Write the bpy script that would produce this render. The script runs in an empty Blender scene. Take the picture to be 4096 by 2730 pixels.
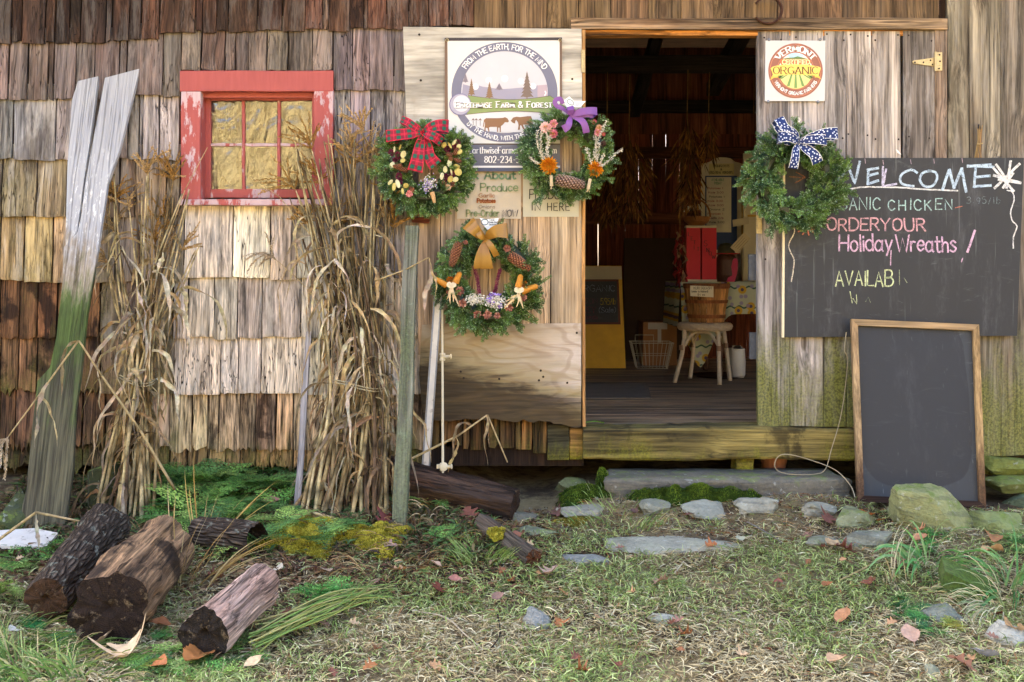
import bpy, math, random
import numpy as np
from mathutils import Vector, Matrix, Euler

SC = bpy.context.scene
COL = SC.collection
R = math.radians

# ------------------------------------------------------------------ camera
cam_d = bpy.data.cameras.new('camera')
cam = bpy.data.objects.new('camera', cam_d)
COL.objects.link(cam)
cam.location = (0.0, -5.0, 1.2)
cam.rotation_euler = (R(90), 0, 0)
cam_d.sensor_width = 36.0
cam_d.lens = 36.0 * 1000 / 1024
cam_d.shift_y = -71.2 / 1024
cam_d.clip_start = 0.05
cam_d.clip_end = 500
SC.camera = cam

# ------------------------------------------------------------------ world, sun, exposure
SUN_EL = R(33)
SUN_DIR = Vector((-0.62, 0.70, 0)).normalized() * math.cos(SUN_EL) + Vector((0, 0, math.sin(SUN_EL)))
world = bpy.data.worlds.new('World')
SC.world = world
world.use_nodes = True
wn = world.node_tree.nodes
wl = world.node_tree.links
sky = wn.new('ShaderNodeTexSky')
sky.sky_type = 'NISHITA'
sky.sun_disc = False
sky.sun_elevation = SUN_EL
sky.sun_rotation = math.atan2(SUN_DIR.x, SUN_DIR.y)
sky.air_density = 0.7
sky.dust_density = 5.0
sky.ozone_density = 0.4
bg = wn.get('Background') or wn.new('ShaderNodeBackground')
wl.new(sky.outputs[0], bg.inputs[0])
bg.inputs[1].default_value = 0.13
sun_d = bpy.data.lights.new('sun', 'SUN')
sun_d.energy = 3.8
sun_d.angle = R(0.6)
sun_d.color = (1.0, 0.90, 0.76)
sun = bpy.data.objects.new('sun', sun_d)
COL.objects.link(sun)
sun.rotation_euler = SUN_DIR.to_track_quat('Z', 'Y').to_euler()
sun.location = SUN_DIR * 30
SC.view_settings.view_transform = 'Standard'
SC.view_settings.look = 'None'
SC.view_settings.gamma = 1.0
SC.view_settings.use_curve_mapping = False
SC.view_settings.exposure = 3.6
SC.cycles.max_bounces = 6
SC.cycles.diffuse_bounces = 3
SC.cycles.glossy_bounces = 3
SC.cycles.use_adaptive_sampling = True
SC.cycles.adaptive_threshold = 0.015
SC.cycles.transparent_max_bounces = 12
SC.cycles.sample_clamp_indirect = 6.0

# ------------------------------------------------------------------ photograph measures -> metres
# 4000 units of focal length; the wall plane Y=0 stands 5 m from the lens
def W(sx, sy, Y=0.0):
    d = Y + 5.0
    return ((sx - 2048) * d / 4000.0, Y, 1.2 - (sy - 1080) * d / 4000.0)

def LP(sx, sy, Y0, z0, k):
    """point on the leaning plane Y = Y0 + k (z - z0)"""
    d = (5.0 + Y0 + k * (1.2 - z0)) / (1 + k * (sy - 1080) / 4000.0)
    return ((sx - 2048) * d / 4000.0, d - 5.0, 1.2 - (sy - 1080) * d / 4000.0)

def lin(c):
    return c / 12.92 if c <= 0.04045 else ((c + 0.055) / 1.055) ** 2.4

def C(h, k=1.0):
    """hex sRGB colour -> linear rgb"""
    return tuple(lin(int(h[i:i + 2], 16) / 255.0) * k for i in (0, 2, 4))

def smooth(a, b, x):
    t = min(1.0, max(0.0, (x - a) / (b - a)))
    return t * t * (3 - 2 * t)

def gz(x, y):
    """height of the ground"""
    h = -0.03 + 0.10 * smooth(-1.7, -0.25, y)
    h += 0.09 * smooth(-0.55, -0.05, y) * smooth(0.05, -0.35, x)
    h += 0.055 * smooth(-0.52, -0.33, y) * smooth(0.15, 0.4, x) * smooth(1.75, 1.5, x)
    h += 0.03 * math.exp(-((x + 0.75) ** 2 / 0.25 + (y + 0.62) ** 2 / 0.06))
    h += 0.012 * math.sin(x * 2.3 + 1.0) * math.sin(y * 3.1) + 0.006 * math.sin(x * 7.1 + y * 5.3)
    if y < -6:
        t = -6 - y
        h += 0.012 * t * t / (1 + 0.02 * t)
    if y > 5:
        h -= 0.02 * (y - 5)
    return h

def ground_px(sx, sy):
    """where the line of sight through a photograph point meets the ground"""
    lo, hi = 2.3, 6.0
    for _ in range(40):
        d = (lo + hi) / 2
        x, y, z = W(sx, sy, d - 5)
        if z > gz(x, y):
            lo = d
        else:
            hi = d
    x, y, z = W(sx, sy, lo - 5)
    return Vector((x, y, gz(x, y)))

# ------------------------------------------------------------------ mesh helpers
class MB:
    def __init__(s):
        s.v = []; s.f = []; s.c = []; s.uv = []; s.hascol = False; s.hasuv = False; s.mi = []
    def add(s, verts, faces, col=None, uv=None, mi=0):
        b = len(s.v)
        s.v.extend([tuple(p) for p in verts])
        s.f.extend([[i + b for i in f] for f in faces])
        s.mi.extend([mi] * len(faces))
        n = len(verts)
        if col is None:
            s.c.extend([(1, 1, 1)] * n)
        else:
            s.hascol = True
            if len(col) == n and not isinstance(col[0], (int, float)):
                s.c.extend([tuple(q) for q in col])
            else:
                s.c.extend([tuple(col)] * n)
        if uv is None:
            s.uv.extend([(0, 0)] * n)
        else:
            s.hasuv = True; s.uv.extend(uv)
        return b
    def box(s, a, b, col=None, mi=0):
        x0, y0, z0 = a; x1, y1, z1 = b
        v = [(x0, y0, z0), (x1, y0, z0), (x1, y1, z0), (x0, y1, z0), (x0, y0, z1), (x1, y0, z1), (x1, y1, z1), (x0, y1, z1)]
        f = [(0, 3, 2, 1), (4, 5, 6, 7), (0, 1, 5, 4), (1, 2, 6, 5), (2, 3, 7, 6), (3, 0, 4, 7)]
        s.add(v, f, col, mi=mi)
    def prism(s, front, off, col=None):
        """polygon (3-D points, seen from the front counter-clockwise) extruded by off"""
        n = len(front)
        v = [tuple(p) for p in front] + [tuple(Vector(p) + Vector(off)) for p in front]
        f = [tuple(range(n)), tuple(range(2 * n - 1, n - 1, -1))]
        for i in range(n):
            j = (i + 1) % n
            f.append((i, i + n, j + n, j))
        s.add(v, f, col)
    def tube(s, pts, rad, n=8, col=None, cap=True, squash=1.0):
        pts = [Vector(p) for p in pts]
        m = len(pts)
        if not hasattr(rad, '__len__'):
            rad = [rad] * m
        t0 = (pts[1] - pts[0]).normalized()
        up = Vector((0, 0, 1)) if abs(t0.z) < 0.9 else Vector((0, 1, 0))
        u = t0.cross(up).normalized()
        V = []; F = []; CC = []
        for i in range(m):
            t = (pts[min(i + 1, m - 1)] - pts[max(i - 1, 0)])
            if t.length < 1e-9: t = t0
            t.normalize()
            u = (u - t * u.dot(t))
            if u.length < 1e-6: u = t.orthogonal()
            u.normalize()
            w = t.cross(u)
            for k in range(n):
                a = 2 * math.pi * k / n
                V.append(pts[i] + u * (math.cos(a) * rad[i]) + w * (math.sin(a) * rad[i] * squash))
                if col is not None:
                    CC.append(col[i] if not isinstance(col[0], (int, float)) else col)
        for i in range(m - 1):
            for k in range(n):
                k2 = (k + 1) % n
                F.append((i * n + k, i * n + k2, (i + 1) * n + k2, (i + 1) * n + k))
        if cap:
            F.append(tuple(range(n - 1, -1, -1)))
            F.append(tuple(range((m - 1) * n, m * n)))
        s.add(V, F, CC if col is not None else None)
    def ribbon(s, pts, wid, nrm, col=None, crease=0.0, cols=2):
        """strip along pts; wid: half width (number or list); nrm: face normal (vector or list)"""
        pts = [Vector(p) for p in pts]
        m = len(pts)
        V = []; F = []; CC = []; UV = []
        L = 0
        for i in range(m):
            t = (pts[min(i + 1, m - 1)] - pts[max(i - 1, 0)]).normalized()
            nn = Vector(nrm[i] if isinstance(nrm, list) else nrm)
            b = t.cross(nn)
            if b.length < 1e-5: b = t.orthogonal()
            b.normalize()
            nn = b.cross(t).normalized()
            w = wid[i] if hasattr(wid, '__len__') else wid
            if i: L += (pts[i] - pts[i - 1]).length
            for k in range(cols + 1):
                q = 2 * k / cols - 1
                V.append(pts[i] + b * (w * q) + nn * (crease * w * abs(q)))
                UV.append((L, k / cols))
                if col is not None: CC.append(col[i] if not isinstance(col[0], (int, float)) else col)
        for i in range(m - 1):
            for k in range(cols):
                a = i * (cols + 1) + k
                F.append((a, a + 1, a + cols + 2, a + cols + 1))
        s.add(V, F, CC if col is not None else None, UV)
    def lathe(s, base, prof, n=20, col=None, axis=(0, 0, 1), cap=True):
        """prof: list of (radius, height) along axis from base"""
        q = Vector((0, 0, 1)).rotation_difference(Vector(axis))
        V = []; F = []; m = len(prof); CC = []
        for i, (r, h) in enumerate(prof):
            for k in range(n):
                a = 2 * math.pi * k / n
                V.append(Vector(base) + q @ Vector((r * math.cos(a), r * math.sin(a), h)))
                if col is not None: CC.append(col[i] if not isinstance(col[0], (int, float)) else col)
        for i in range(m - 1):
            for k in range(n):
                k2 = (k + 1) % n
                F.append((i * n + k, i * n + k2, (i + 1) * n + k2, (i + 1) * n + k))
        if cap:
            F.append(tuple(range(n - 1, -1, -1)))
            F.append(tuple(range((m - 1) * n, m * n)))
        s.add(V, F, CC if col is not None else None)
    def mesh(s, name, off=(0, 0, 0), sm=False):
        me = bpy.data.meshes.new(name)
        o = Vector(off)
        me.from_pydata([(p[0] - o.x, p[1] - o.y, p[2] - o.z) for p in s.v], [], s.f)
        if s.hascol:
            a = me.color_attributes.new('Col', 'FLOAT_COLOR', 'POINT')
            a.data.foreach_set('color', np.array([(c[0], c[1], c[2], 1.0) for c in s.c], dtype=np.float32).ravel())
        if s.hasuv:
            l = me.uv_layers.new(name='UVMap')
            idx = np.empty(len(me.loops), dtype=np.int32)
            me.loops.foreach_get('vertex_index', idx)
            l.data.foreach_set('uv', np.array(s.uv, dtype=np.float32)[idx].ravel())
        if sm:
            me.polygons.foreach_set('use_smooth', [True] * len(me.polygons))
        if any(s.mi):
            me.polygons.foreach_set('material_index', s.mi)
        me.update()
        return me

def wloc(o):
    l = Vector((0, 0, 0))
    while o is not None:
        l = l + o.location
        o = o.parent
    return l

def tag(o, label=None, cat=None, group=None, kind=None):
    if label: o['label'] = label
    if cat: o['category'] = cat
    if group: o['group'] = group
    if kind: o['kind'] = kind
    return o

def put(name, me, mat, parent=None, loc=(0, 0, 0), rot=None, color=None):
    o = bpy.data.objects.new(name, me)
    COL.objects.link(o)
    if mat is not None and len(me.materials) == 0:
        for m in (mat if isinstance(mat, (list, tuple)) else [mat]):
            me.materials.append(m)
    o.location = Vector(loc)
    if parent is not None:
        o.parent = parent
        o.location = Vector(loc) - wloc(parent)
    if rot is not None: o.rotation_euler = rot
    if color is not None: o.color = (color[0], color[1], color[2], 1)
    return o

def build(name, mb, mat, parent=None, origin=None, sm=False, color=None):
    """world-space mesh builder -> object whose origin is at `origin` (default: parent's place or the mesh centre)"""
    if origin is None:
        if parent is not None:
            origin = wloc(parent)
        else:
            a = np.array(mb.v); origin = ((a[:, 0].min() + a[:, 0].max()) / 2, (a[:, 1].min() + a[:, 1].max()) / 2, a[:, 2].min())
    return put(name, mb.mesh(name, origin, sm), mat, parent, origin, color=color)

def empty(name, loc, label=None, cat=None, group=None, kind=None, parent=None):
    o = bpy.data.objects.new(name, None)
    COL.objects.link(o)
    o.empty_display_size = 0.05
    o.location = Vector(loc)
    if parent is not None:
        o.parent = parent; o.location = Vector(loc) - wloc(parent)
    return tag(o, label, cat, group, kind)

def catmull(pts, n=6):
    pts = [Vector(p) for p in pts]
    out = []
    for i in range(len(pts) - 1):
        p0 = pts[max(i - 1, 0)]; p1 = pts[i]; p2 = pts[i + 1]; p3 = pts[min(i + 2, len(pts) - 1)]
        for k in range(n):
            t = k / n
            out.append(0.5 * ((2 * p1) + (p2 - p0) * t + (2 * p0 - 5 * p1 + 4 * p2 - p3) * t * t + (3 * p1 - p0 - 3 * p2 + p3) * t ** 3))
    out.append(pts[-1])
    return out

def tri_mesh(name, V, T, col=None, mat=None, parent=None, sm=False):
    me = bpy.data.meshes.new(name)
    nv, nt_ = len(V), len(T)
    me.vertices.add(nv); me.vertices.foreach_set('co', np.asarray(V, dtype=np.float32).ravel())
    me.loops.add(nt_ * 3); me.loops.foreach_set('vertex_index', np.asarray(T, dtype=np.int32).ravel())
    me.polygons.add(nt_)
    me.polygons.foreach_set('loop_start', np.arange(0, nt_ * 3, 3, dtype=np.int32))
    if sm: me.polygons.foreach_set('use_smooth', np.ones(nt_, dtype=bool))
    if col is not None:
        a = me.color_attributes.new('Col', 'FLOAT_COLOR', 'POINT')
        c4 = np.ones((nv, 4), dtype=np.float32); c4[:, :3] = col
        a.data.foreach_set('color', c4.ravel())
    me.update(calc_edges=True)
    me.validate()
    return put(name, me, mat, parent, wloc(parent) if parent is not None else (0, 0, 0))

# ------------------------------------------------------------------ materials
class G:
    def __init__(s, name):
        s.m = bpy.data.materials.new(name)
        s.m.use_nodes = True
        s.nt = s.m.node_tree
        s.nt.nodes.clear()
        s.out_n = s.nt.nodes.new('ShaderNodeOutputMaterial')
    def node(s, typ, ins=None, **at):
        n = s.nt.nodes.new(typ)
        for k, v in at.items(): setattr(n, k, v)
        for k, v in (ins or {}).items(): s.set(n.inputs[k], v)
        return n
    def set(s, sock, v):
        if isinstance(v, bpy.types.NodeSocket): s.nt.links.new(v, sock)
        else:
            if isinstance(v, tuple) and len(v) == 3 and sock.type == 'RGBA': v = v + (1.0,)
            sock.default_value = v
    def math(s, op, a, b=0.0, clamp=False):
        n = s.node('ShaderNodeMath', {0: a, 1: b}, operation=op, use_clamp=clamp); return n.outputs[0]
    def mix(s, f, a, b, blend='MIX'):
        n = s.node('ShaderNodeMix', data_type='RGBA', blend_type=blend)
        s.set(n.inputs[0], f); s.set(n.inputs[6], a); s.set(n.inputs[7], b); return n.outputs[2]
    def ramp(s, f, stops):
        n = s.node('ShaderNodeValToRGB', {0: f})
        e = n.color_ramp.elements
        while len(e) < len(stops): e.new(0.5)
        for q, (p, c) in zip(e, stops): q.position = p; q.color = (c[0], c[1], c[2], 1)
        return n.outputs[0]
    def noise(s, vec, scale, detail=4.0, rough=0.55, dist=0.0):
        n = s.node('ShaderNodeTexNoise', {'Scale': scale, 'Detail': detail, 'Roughness': rough, 'Distortion': dist})
        if vec is not None: s.set(n.inputs['Vector'], vec)
        return n.outputs[0]
    def vor(s, vec, scale, out=0, **at):
        n = s.node('ShaderNodeTexVoronoi', {'Scale': scale}, **at)
        if vec is not None: s.set(n.inputs['Vector'], vec)
        return n.outputs[out]
    def mapping(s, vec, scale=(1, 1, 1), loc=(0, 0, 0)):
        return s.node('ShaderNodeMapping', {0: vec, 1: loc, 3: scale}).outputs[0]
    def vadd(s, a, b):
        return s.node('ShaderNodeVectorMath', {0: a, 1: b}, operation='ADD').outputs[0]
    def comb(s, x, y, z):
        return s.node('ShaderNodeCombineXYZ', {0: x, 1: y, 2: z}).outputs[0]
    def sep(s, v):
        return s.node('ShaderNodeSeparateXYZ', {0: v}).outputs
    def ss(s, v, a, b, lo=0.0, hi=1.0):
        n = s.node('ShaderNodeMapRange', {0: v, 1: a, 2: b, 3: lo, 4: hi}, interpolation_type='SMOOTHSTEP'); return n.outputs[0]
    def lr(s, v, a, b, lo=0.0, hi=1.0):
        return s.node('ShaderNodeMapRange', {0: v, 1: a, 2: b, 3: lo, 4: hi}).outputs[0]
    def obj(s): return s.node('ShaderNodeTexCoord').outputs['Object']
    def uvc(s): return s.node('ShaderNodeTexCoord').outputs['UV']
    def pos(s): return s.node('ShaderNodeNewGeometry').outputs['Position']
    def info(s): return s.node('ShaderNodeObjectInfo').outputs
    def attr(s): return s.node('ShaderNodeVertexColor', layer_name='Col').outputs[0]
    def fin(s, col, rough=0.8, bump=None, bs=0.5, bd=0.004, spec=0.3, metal=0.0, trans=0.0, **kw):
        p = s.node('ShaderNodeBsdfPrincipled', {'Base Color': col, 'Roughness': rough, 'Metallic': metal, 'Specular IOR Level': spec})
        for k, v in kw.items(): s.set(p.inputs[k.replace('_', ' ')], v)
        if bump is not None:
            b = s.node('ShaderNodeBump', {'Strength': bs, 'Distance': bd, 'Height': bump})
            s.nt.links.new(b.outputs[0], p.inputs['Normal'])
        o = p.outputs[0]
        if trans:
            t = s.node('ShaderNodeBsdfTranslucent', {0: col})
            x = s.node('ShaderNodeMixShader', {0: trans}); s.nt.links.new(o, x.inputs[1]); s.nt.links.new(t.outputs[0], x.inputs[2]); o = x.outputs[0]
        s.nt.links.new(o, s.out_n.inputs[0])
        return s.m

def wood(name, axis='Z', fine=38.0, contrast=1.0, knots=0.6, alt=None, altamt=0.0, algae=None, stain=None, rough=0.85, tint_var=0.25, bump=0.6, usecol=True, base=(0.3, 0.25, 0.2), cracks=0.7, sil=None):
    """weathered timber; the grain runs along `axis` of the object; obj.color gives the timber's own colour.
    algae: (z_full, z_none, colour, amount)   stain: (scale, threshold, colour, amount)   sil: silvery bleached patches (colour, amount)"""
    g = G(name)
    co = g.obj(); inf = g.info()
    rnd = inf['Random']
    off = g.comb(g.math('MULTIPLY', rnd, 71.3), g.math('MULTIPLY', rnd, 33.7), g.math('MULTIPLY', rnd, 53.1))
    v0 = g.vadd(co, off)
    ai = 'XYZ'.index(axis)
    def sc(across, along):
        q = [across] * 3; q[ai] = along; return tuple(q)
    # knots bend the grain
    kv = g.vor(g.mapping(v0, sc(5.0, 1.9)), 1.0)
    kb = g.ss(kv, 0.42, 0.02)
    wob = g.noise(g.mapping(v0, sc(4, 0.9)), 1.0, 2.0, 0.5)
    bend = g.math('ADD', g.math('MULTIPLY', kb, 0.035 * knots), g.math('MULTIPLY', wob, 0.05))
    vb = g.vadd(v0, g.comb(*[bend if i != ai else 0.0 for i in range(3)]))
    n1 = g.noise(g.mapping(vb, sc(fine * 3.2, 2.2)), 1.0, 5.0, 0.65)
    n2 = g.noise(g.mapping(vb, sc(fine * 0.75, 0.9)), 1.0, 3.0, 0.55)
    n3 = g.noise(g.mapping(v0, sc(5.0, 1.8)), 1.0, 4.0, 0.6)
    crk = g.noise(g.mapping(vb, sc(fine * 1.6, 0.75)), 1.0, 2.0, 0.5)
    crk = g.ss(g.math('ABSOLUTE', g.math('SUBTRACT', crk, 0.5)), 0.018, 0.0)
    crk = g.math('MULTIPLY', crk, g.ss(n3, 0.42, 0.62))
    crk = g.math('MULTIPLY', crk, cracks)
    col = inf['Color'] if usecol else base
    k = g.math('ADD', g.math('MULTIPLY', g.math('SUBTRACT', n1, 0.5), 2.3 * contrast), g.math('MULTIPLY', g.math('SUBTRACT', n2, 0.5), 1.9 * contrast))
    k = g.math('ADD', k, g.math('MULTIPLY', g.math('SUBTRACT', n3, 0.5), 1.1))
    k = g.math('ADD', k, 1.0)
    k = g.math('MULTIPLY', k, g.lr(rnd, 0, 1, 1 - tint_var, 1 + tint_var))
    kk = g.math('POWER', g.node('ShaderNodeClamp', {0: k, 1: 0.25, 2: 1.6}).outputs[0], 1.7)
    cc = g.mix(1.0, col, g.comb(kk, kk, kk), 'MULTIPLY')
    if alt is not None:
        m = g.ss(g.noise(g.mapping(v0, sc(7, 1.3), (3, 9, 5)), 1.0, 4.0, 0.65), 0.45, 0.68)
        cc = g.mix(g.math('MULTIPLY', m, altamt), cc, g.mix(1.0, alt, g.comb(kk, kk, kk), 'MULTIPLY'))
    if sil is not None:
        m = g.ss(g.noise(g.mapping(v0, sc(16, 2.0), (13, 2, 8)), 1.0, 5.0, 0.7), 0.48, 0.62)
        cc = g.mix(g.math('MULTIPLY', m, sil[1]), cc, sil[0])
    if stain is not None:
        m = g.ss(g.noise(g.mapping(g.pos(), (1, 1, 0.7)), stain[0], 5.0, 0.6, 0.4), stain[1], stain[1] + 0.10)
        cc = g.mix(g.math('MULTIPLY', m, stain[3]), cc, g.mix(0.35, stain[2], cc, 'MULTIPLY'))
    if knots:
        ring = g.ss(kv, 0.10, 0.055)
        cc = g.mix(g.math('MULTIPLY', ring, 0.75 * knots), cc, (0.05, 0.028, 0.016))
    cc = g.mix(g.math('MULTIPLY', crk, 0.9), cc, (0.02, 0.014, 0.01))
    if algae is not None:
        z = g.sep(g.pos())[2]
        am = g.noise(g.mapping(g.pos(), (3.2, 3.2, 1.0)), 1.6, 6.0, 0.7)
        am = g.math('ADD', am, g.lr(z, algae[0], algae[1], 0.30, -0.35))
        am = g.math('MULTIPLY', g.ss(am, 0.40, 0.72), algae[3])
        fine_n = g.noise(g.pos(), 90, 3.0, 0.7)
        gc = g.mix(g.ss(fine_n, 0.35, 0.65), tuple(0.45 * q for q in algae[2]), tuple(1.25 * q for q in algae[2]))
        cc = g.mix(am, cc, gc)
    h = g.math('ADD', g.math('MULTIPLY', n1, 0.55), g.math('MULTIPLY', n2, 0.8))
    h = g.math('SUBTRACT', h, g.math('MULTIPLY', crk, 1.3))
    return g.fin(cc, rough, h, min(1.0, bump * 1.25), 0.009, 0.2)

def plain(name, col, rough=0.6, var=0.12, nscale=12.0, bump=0.0, bscale=80.0, spec=0.35, metal=0.0, trans=0.0, usecol=False, attr=False, speck=None, **kw):
    g = G(name)
    co = g.obj(); inf = g.info()
    v = g.vadd(co, g.comb(g.math('MULTIPLY', inf['Random'], 31.7), 0.0, 0.0))
    n = g.noise(v, nscale, 5.0, 0.6)
    k = g.lr(n, 0.25, 0.75, 1 - var, 1 + var)
    base = inf['Color'] if usecol else (g.attr() if attr else col)
    c = g.mix(1.0, base, g.comb(k, k, k), 'MULTIPLY')
    if speck is not None:   # (scale, threshold, colour, amount)
        m = g.ss(g.noise(v, speck[0], 4.0, 0.65), speck[1], speck[1] + 0.06)
        c = g.mix(g.math('MULTIPLY', m, speck[3]), c, speck[2])
    b = g.noise(v, bscale, 4.0, 0.6) if bump else None
    return g.fin(c, rough, b, bump, 0.004, spec, metal, trans, **kw)

# ------------------------------------------------------------------ timber materials
M = {}
M['shingle'] = wood('shingle_wood', 'Z', 34, 1.0, 0.55, alt=C('7d6250'), altamt=0.3, algae=(0.1, 2.6, C('6f6a3a'), 0.5), sil=(C('c0b8ac'), 0.42), stain=(3.2, 0.55, C('4a3c34'), 0.45), cracks=1.1, bump=0.9)
M['shingle_pale'] = wood('bleached_shingle_wood', 'Z', 36, 0.95, 0.6, alt=C('9a8468'), altamt=0.3, sil=(C('d2cabe'), 0.4), cracks=1.2, bump=0.9, tint_var=0.16)
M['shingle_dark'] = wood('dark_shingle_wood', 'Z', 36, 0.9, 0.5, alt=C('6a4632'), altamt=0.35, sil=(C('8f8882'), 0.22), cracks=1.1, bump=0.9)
M['shingle_low'] = wood('rotting_shingle_wood', 'Z', 30, 1.5, 0.2, alt=C('8f6238'), altamt=0.45, algae=(-0.05, 0.75, C('565c24'), 0.8), stain=(7, 0.56, C('2c1d14'), 0.8), cracks=1.2, bump=1.0)
M['shingle_wet'] = wood('stained_shingle_wood', 'Z', 34, 1.2, 0.2, alt=C('7a5a3e'), altamt=0.5, algae=(0.0, 1.6, C('6b6a2c'), 0.6), stain=(5.5, 0.50, C('2f2016'), 0.9), cracks=0.9, bump=0.8)
M['board'] = wood('brown_board_wood', 'Z', 30, 0.9, 0.8, alt=C('574332'), altamt=0.55, sil=(C('a39a90'), 0.25), algae=(0.2, 1.5, C('7f7f3c'), 0.75), tint_var=0.14)
M['board_top'] = wood('brown_wall_wood', 'Z', 32, 0.9, 0.8, alt=C('4a3526'), altamt=0.5, sil=(C('7d7064'), 0.15), tint_var=0.14)
M['door_board'] = wood('grey_door_wood', 'Z', 26, 1.0, 0.85, alt=C('5c5048'), altamt=0.65, sil=(C('b5aea8'), 0.45), algae=(0.32, 1.35, C('6a6a2a'), 0.9), tint_var=0.14)
M['inner_board'] = wood('tan_board_wood', 'Z', 24, 0.8, 0.8, alt=C('8d6f4c'), altamt=0.5, tint_var=0.10)
M['beam_x'] = wood('beam_wood', 'X', 26, 1.2, 0.8, alt=C('5a3a22'), altamt=0.6, tint_var=0.05)
M['sill_beam'] = wood('mossy_sill_wood', 'X', 22, 1.0, 0.5, alt=C('3a3323'), altamt=0.7, algae=(0.0, 0.62, C('7d7a1e'), 0.85), stain=(6, 0.55, C('241d14'), 0.7), tint_var=0.03)
M['floor'] = wood('floor_wood', 'X', 22, 0.9, 0.4, alt=C('5c4c42'), altamt=0.5, rough=0.6, tint_var=0.18, sil=(C('8f8580'), 0.25))
M['ply'] = wood('plywood', 'X', 9, 0.55, 0.35, alt=C('c4beb2'), altamt=0.6, tint_var=0.0, stain=(3.0, 0.62, C('8f806a'), 0.4), cracks=0.25, bump=0.25)
M['ply_low'] = wood('stained_plywood', 'X', 9, 0.7, 0.35, alt=C('a78f6c'), altamt=0.6, tint_var=0.0, cracks=0.3, bump=0.4)
M['dark'] = wood('dark_barn_wood', 'Z', 20, 0.8, 0.5, tint_var=0.2)
M['dark_x'] = wood('dark_beam_wood', 'X', 20, 0.8, 0.5, tint_var=0.2)
M['grey_plank'] = wood('grey_split_plank_wood', 'Z', 24, 0.45, 0.35, tint_var=0.0, cracks=0.3, bump=0.3)
M['lath'] = wood('grey_lath_wood', 'Z', 40, 0.8, 0.2, tint_var=0.0)

# plywood of the open door's foot: the dark wet rot that climbs its hinge-less corner
def ply_foot():
    g = G('plywood_with_rot')
    P = g.pos(); x, y, z = g.sep(P)
    n1 = g.noise(g.mapping(P, (3, 3, 40)), 1.0, 5, 0.6, 0.8)
    n2 = g.noise(g.mapping(P, (1.3, 1, 5)), 1.6, 4, 0.6, 1.2)
    rings = g.math('SINE', g.math('MULTIPLY', g.noise(g.mapping(P, (1.2, 1, 3.4)), 1.3, 2.0, 0.4), 95.0))
    base = g.mix(g.ss(n2, 0.35, 0.65), C('a18c6e'), C('b3a694'))
    base = g.mix(g.ss(x, 0.0, 0.32), base, g.mix(g.ss(n2, 0.3, 0.7), C('c4b4a4'), C('a8977f')))
    base = g.mix(g.math('MULTIPLY', g.ss(rings, 0.2, 1.0), 0.28), base, C('75573a'))
    base = g.mix(g.math('MULTIPLY', g.ss(n1, 0.45, 0.75), 0.45), base, C('8d6d48'))
    # rot line: high at the post side, low toward the doorway
    line = g.math('ADD', g.math('MULTIPLY', g.math('ADD', x, 0.45), -0.30), 0.80)
    d = g.math('SUBTRACT', g.math('ADD', z, g.math('ADD', g.math('MULTIPLY', g.math('SUBTRACT', n2, 0.5), 0.26), g.math('MULTIPLY', g.math('SUBTRACT', n1, 0.5), 0.2))), line)
    m = g.ss(d, 0.05, -0.07)
    m2 = g.math('MULTIPLY', g.ss(d, 0.20, 0.0), g.ss(n2, 0.3, 0.6))
    base = g.mix(g.math('MULTIPLY', m2, 0.55), base, C('857430'))
    rotc = g.mix(g.ss(n1, 0.35, 0.7), C('1c150f'), C('4a3a26'))
    base = g.mix(g.math('MULTIPLY', m, 0.9), base, rotc)
    return g.fin(base, 0.85, g.math('ADD', n1, g.math('MULTIPLY', rings, 0.15)), 0.5, 0.005, 0.2)
M['ply_rot'] = ply_foot()

def red_paint():
    g = G('flaking_red_paint')
    co = g.obj(); rnd = g.info()['Random']; inf = g.info()
    v = g.vadd(co, g.comb(g.math('MULTIPLY', rnd, 9.0), 0.0, g.math('MULTIPLY', rnd, 5.0)))
    fl = g.noise(g.mapping(v, (26, 26, 7)), 1.0, 6, 0.7)
    fl = g.math('ADD', fl, g.math('MULTIPLY', g.math('SUBTRACT', g.noise(v, 5, 2), 0.5), 0.5))
    amt = g.sep(inf['Color'])[0]            # how much of the paint has gone
    m = g.ss(g.math('ADD', fl, amt), 0.98, 1.04)
    n = g.noise(g.mapping(v, (60, 60, 6)), 1.0, 4, 0.6)
    red = g.mix(n, C('8f403c'), C('aa544e'))
    bare = g.mix(n, C('a07f80'), C('c9b2b4'))
    c = g.mix(m, red, bare)
    h = g.math('SUBTRACT', g.math('MULTIPLY', n, 0.4), g.math('MULTIPLY', m, 0.6))
    return g.fin(c, 0.6, h, 0.5, 0.003, 0.35)
M['red'] = red_paint()

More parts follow.
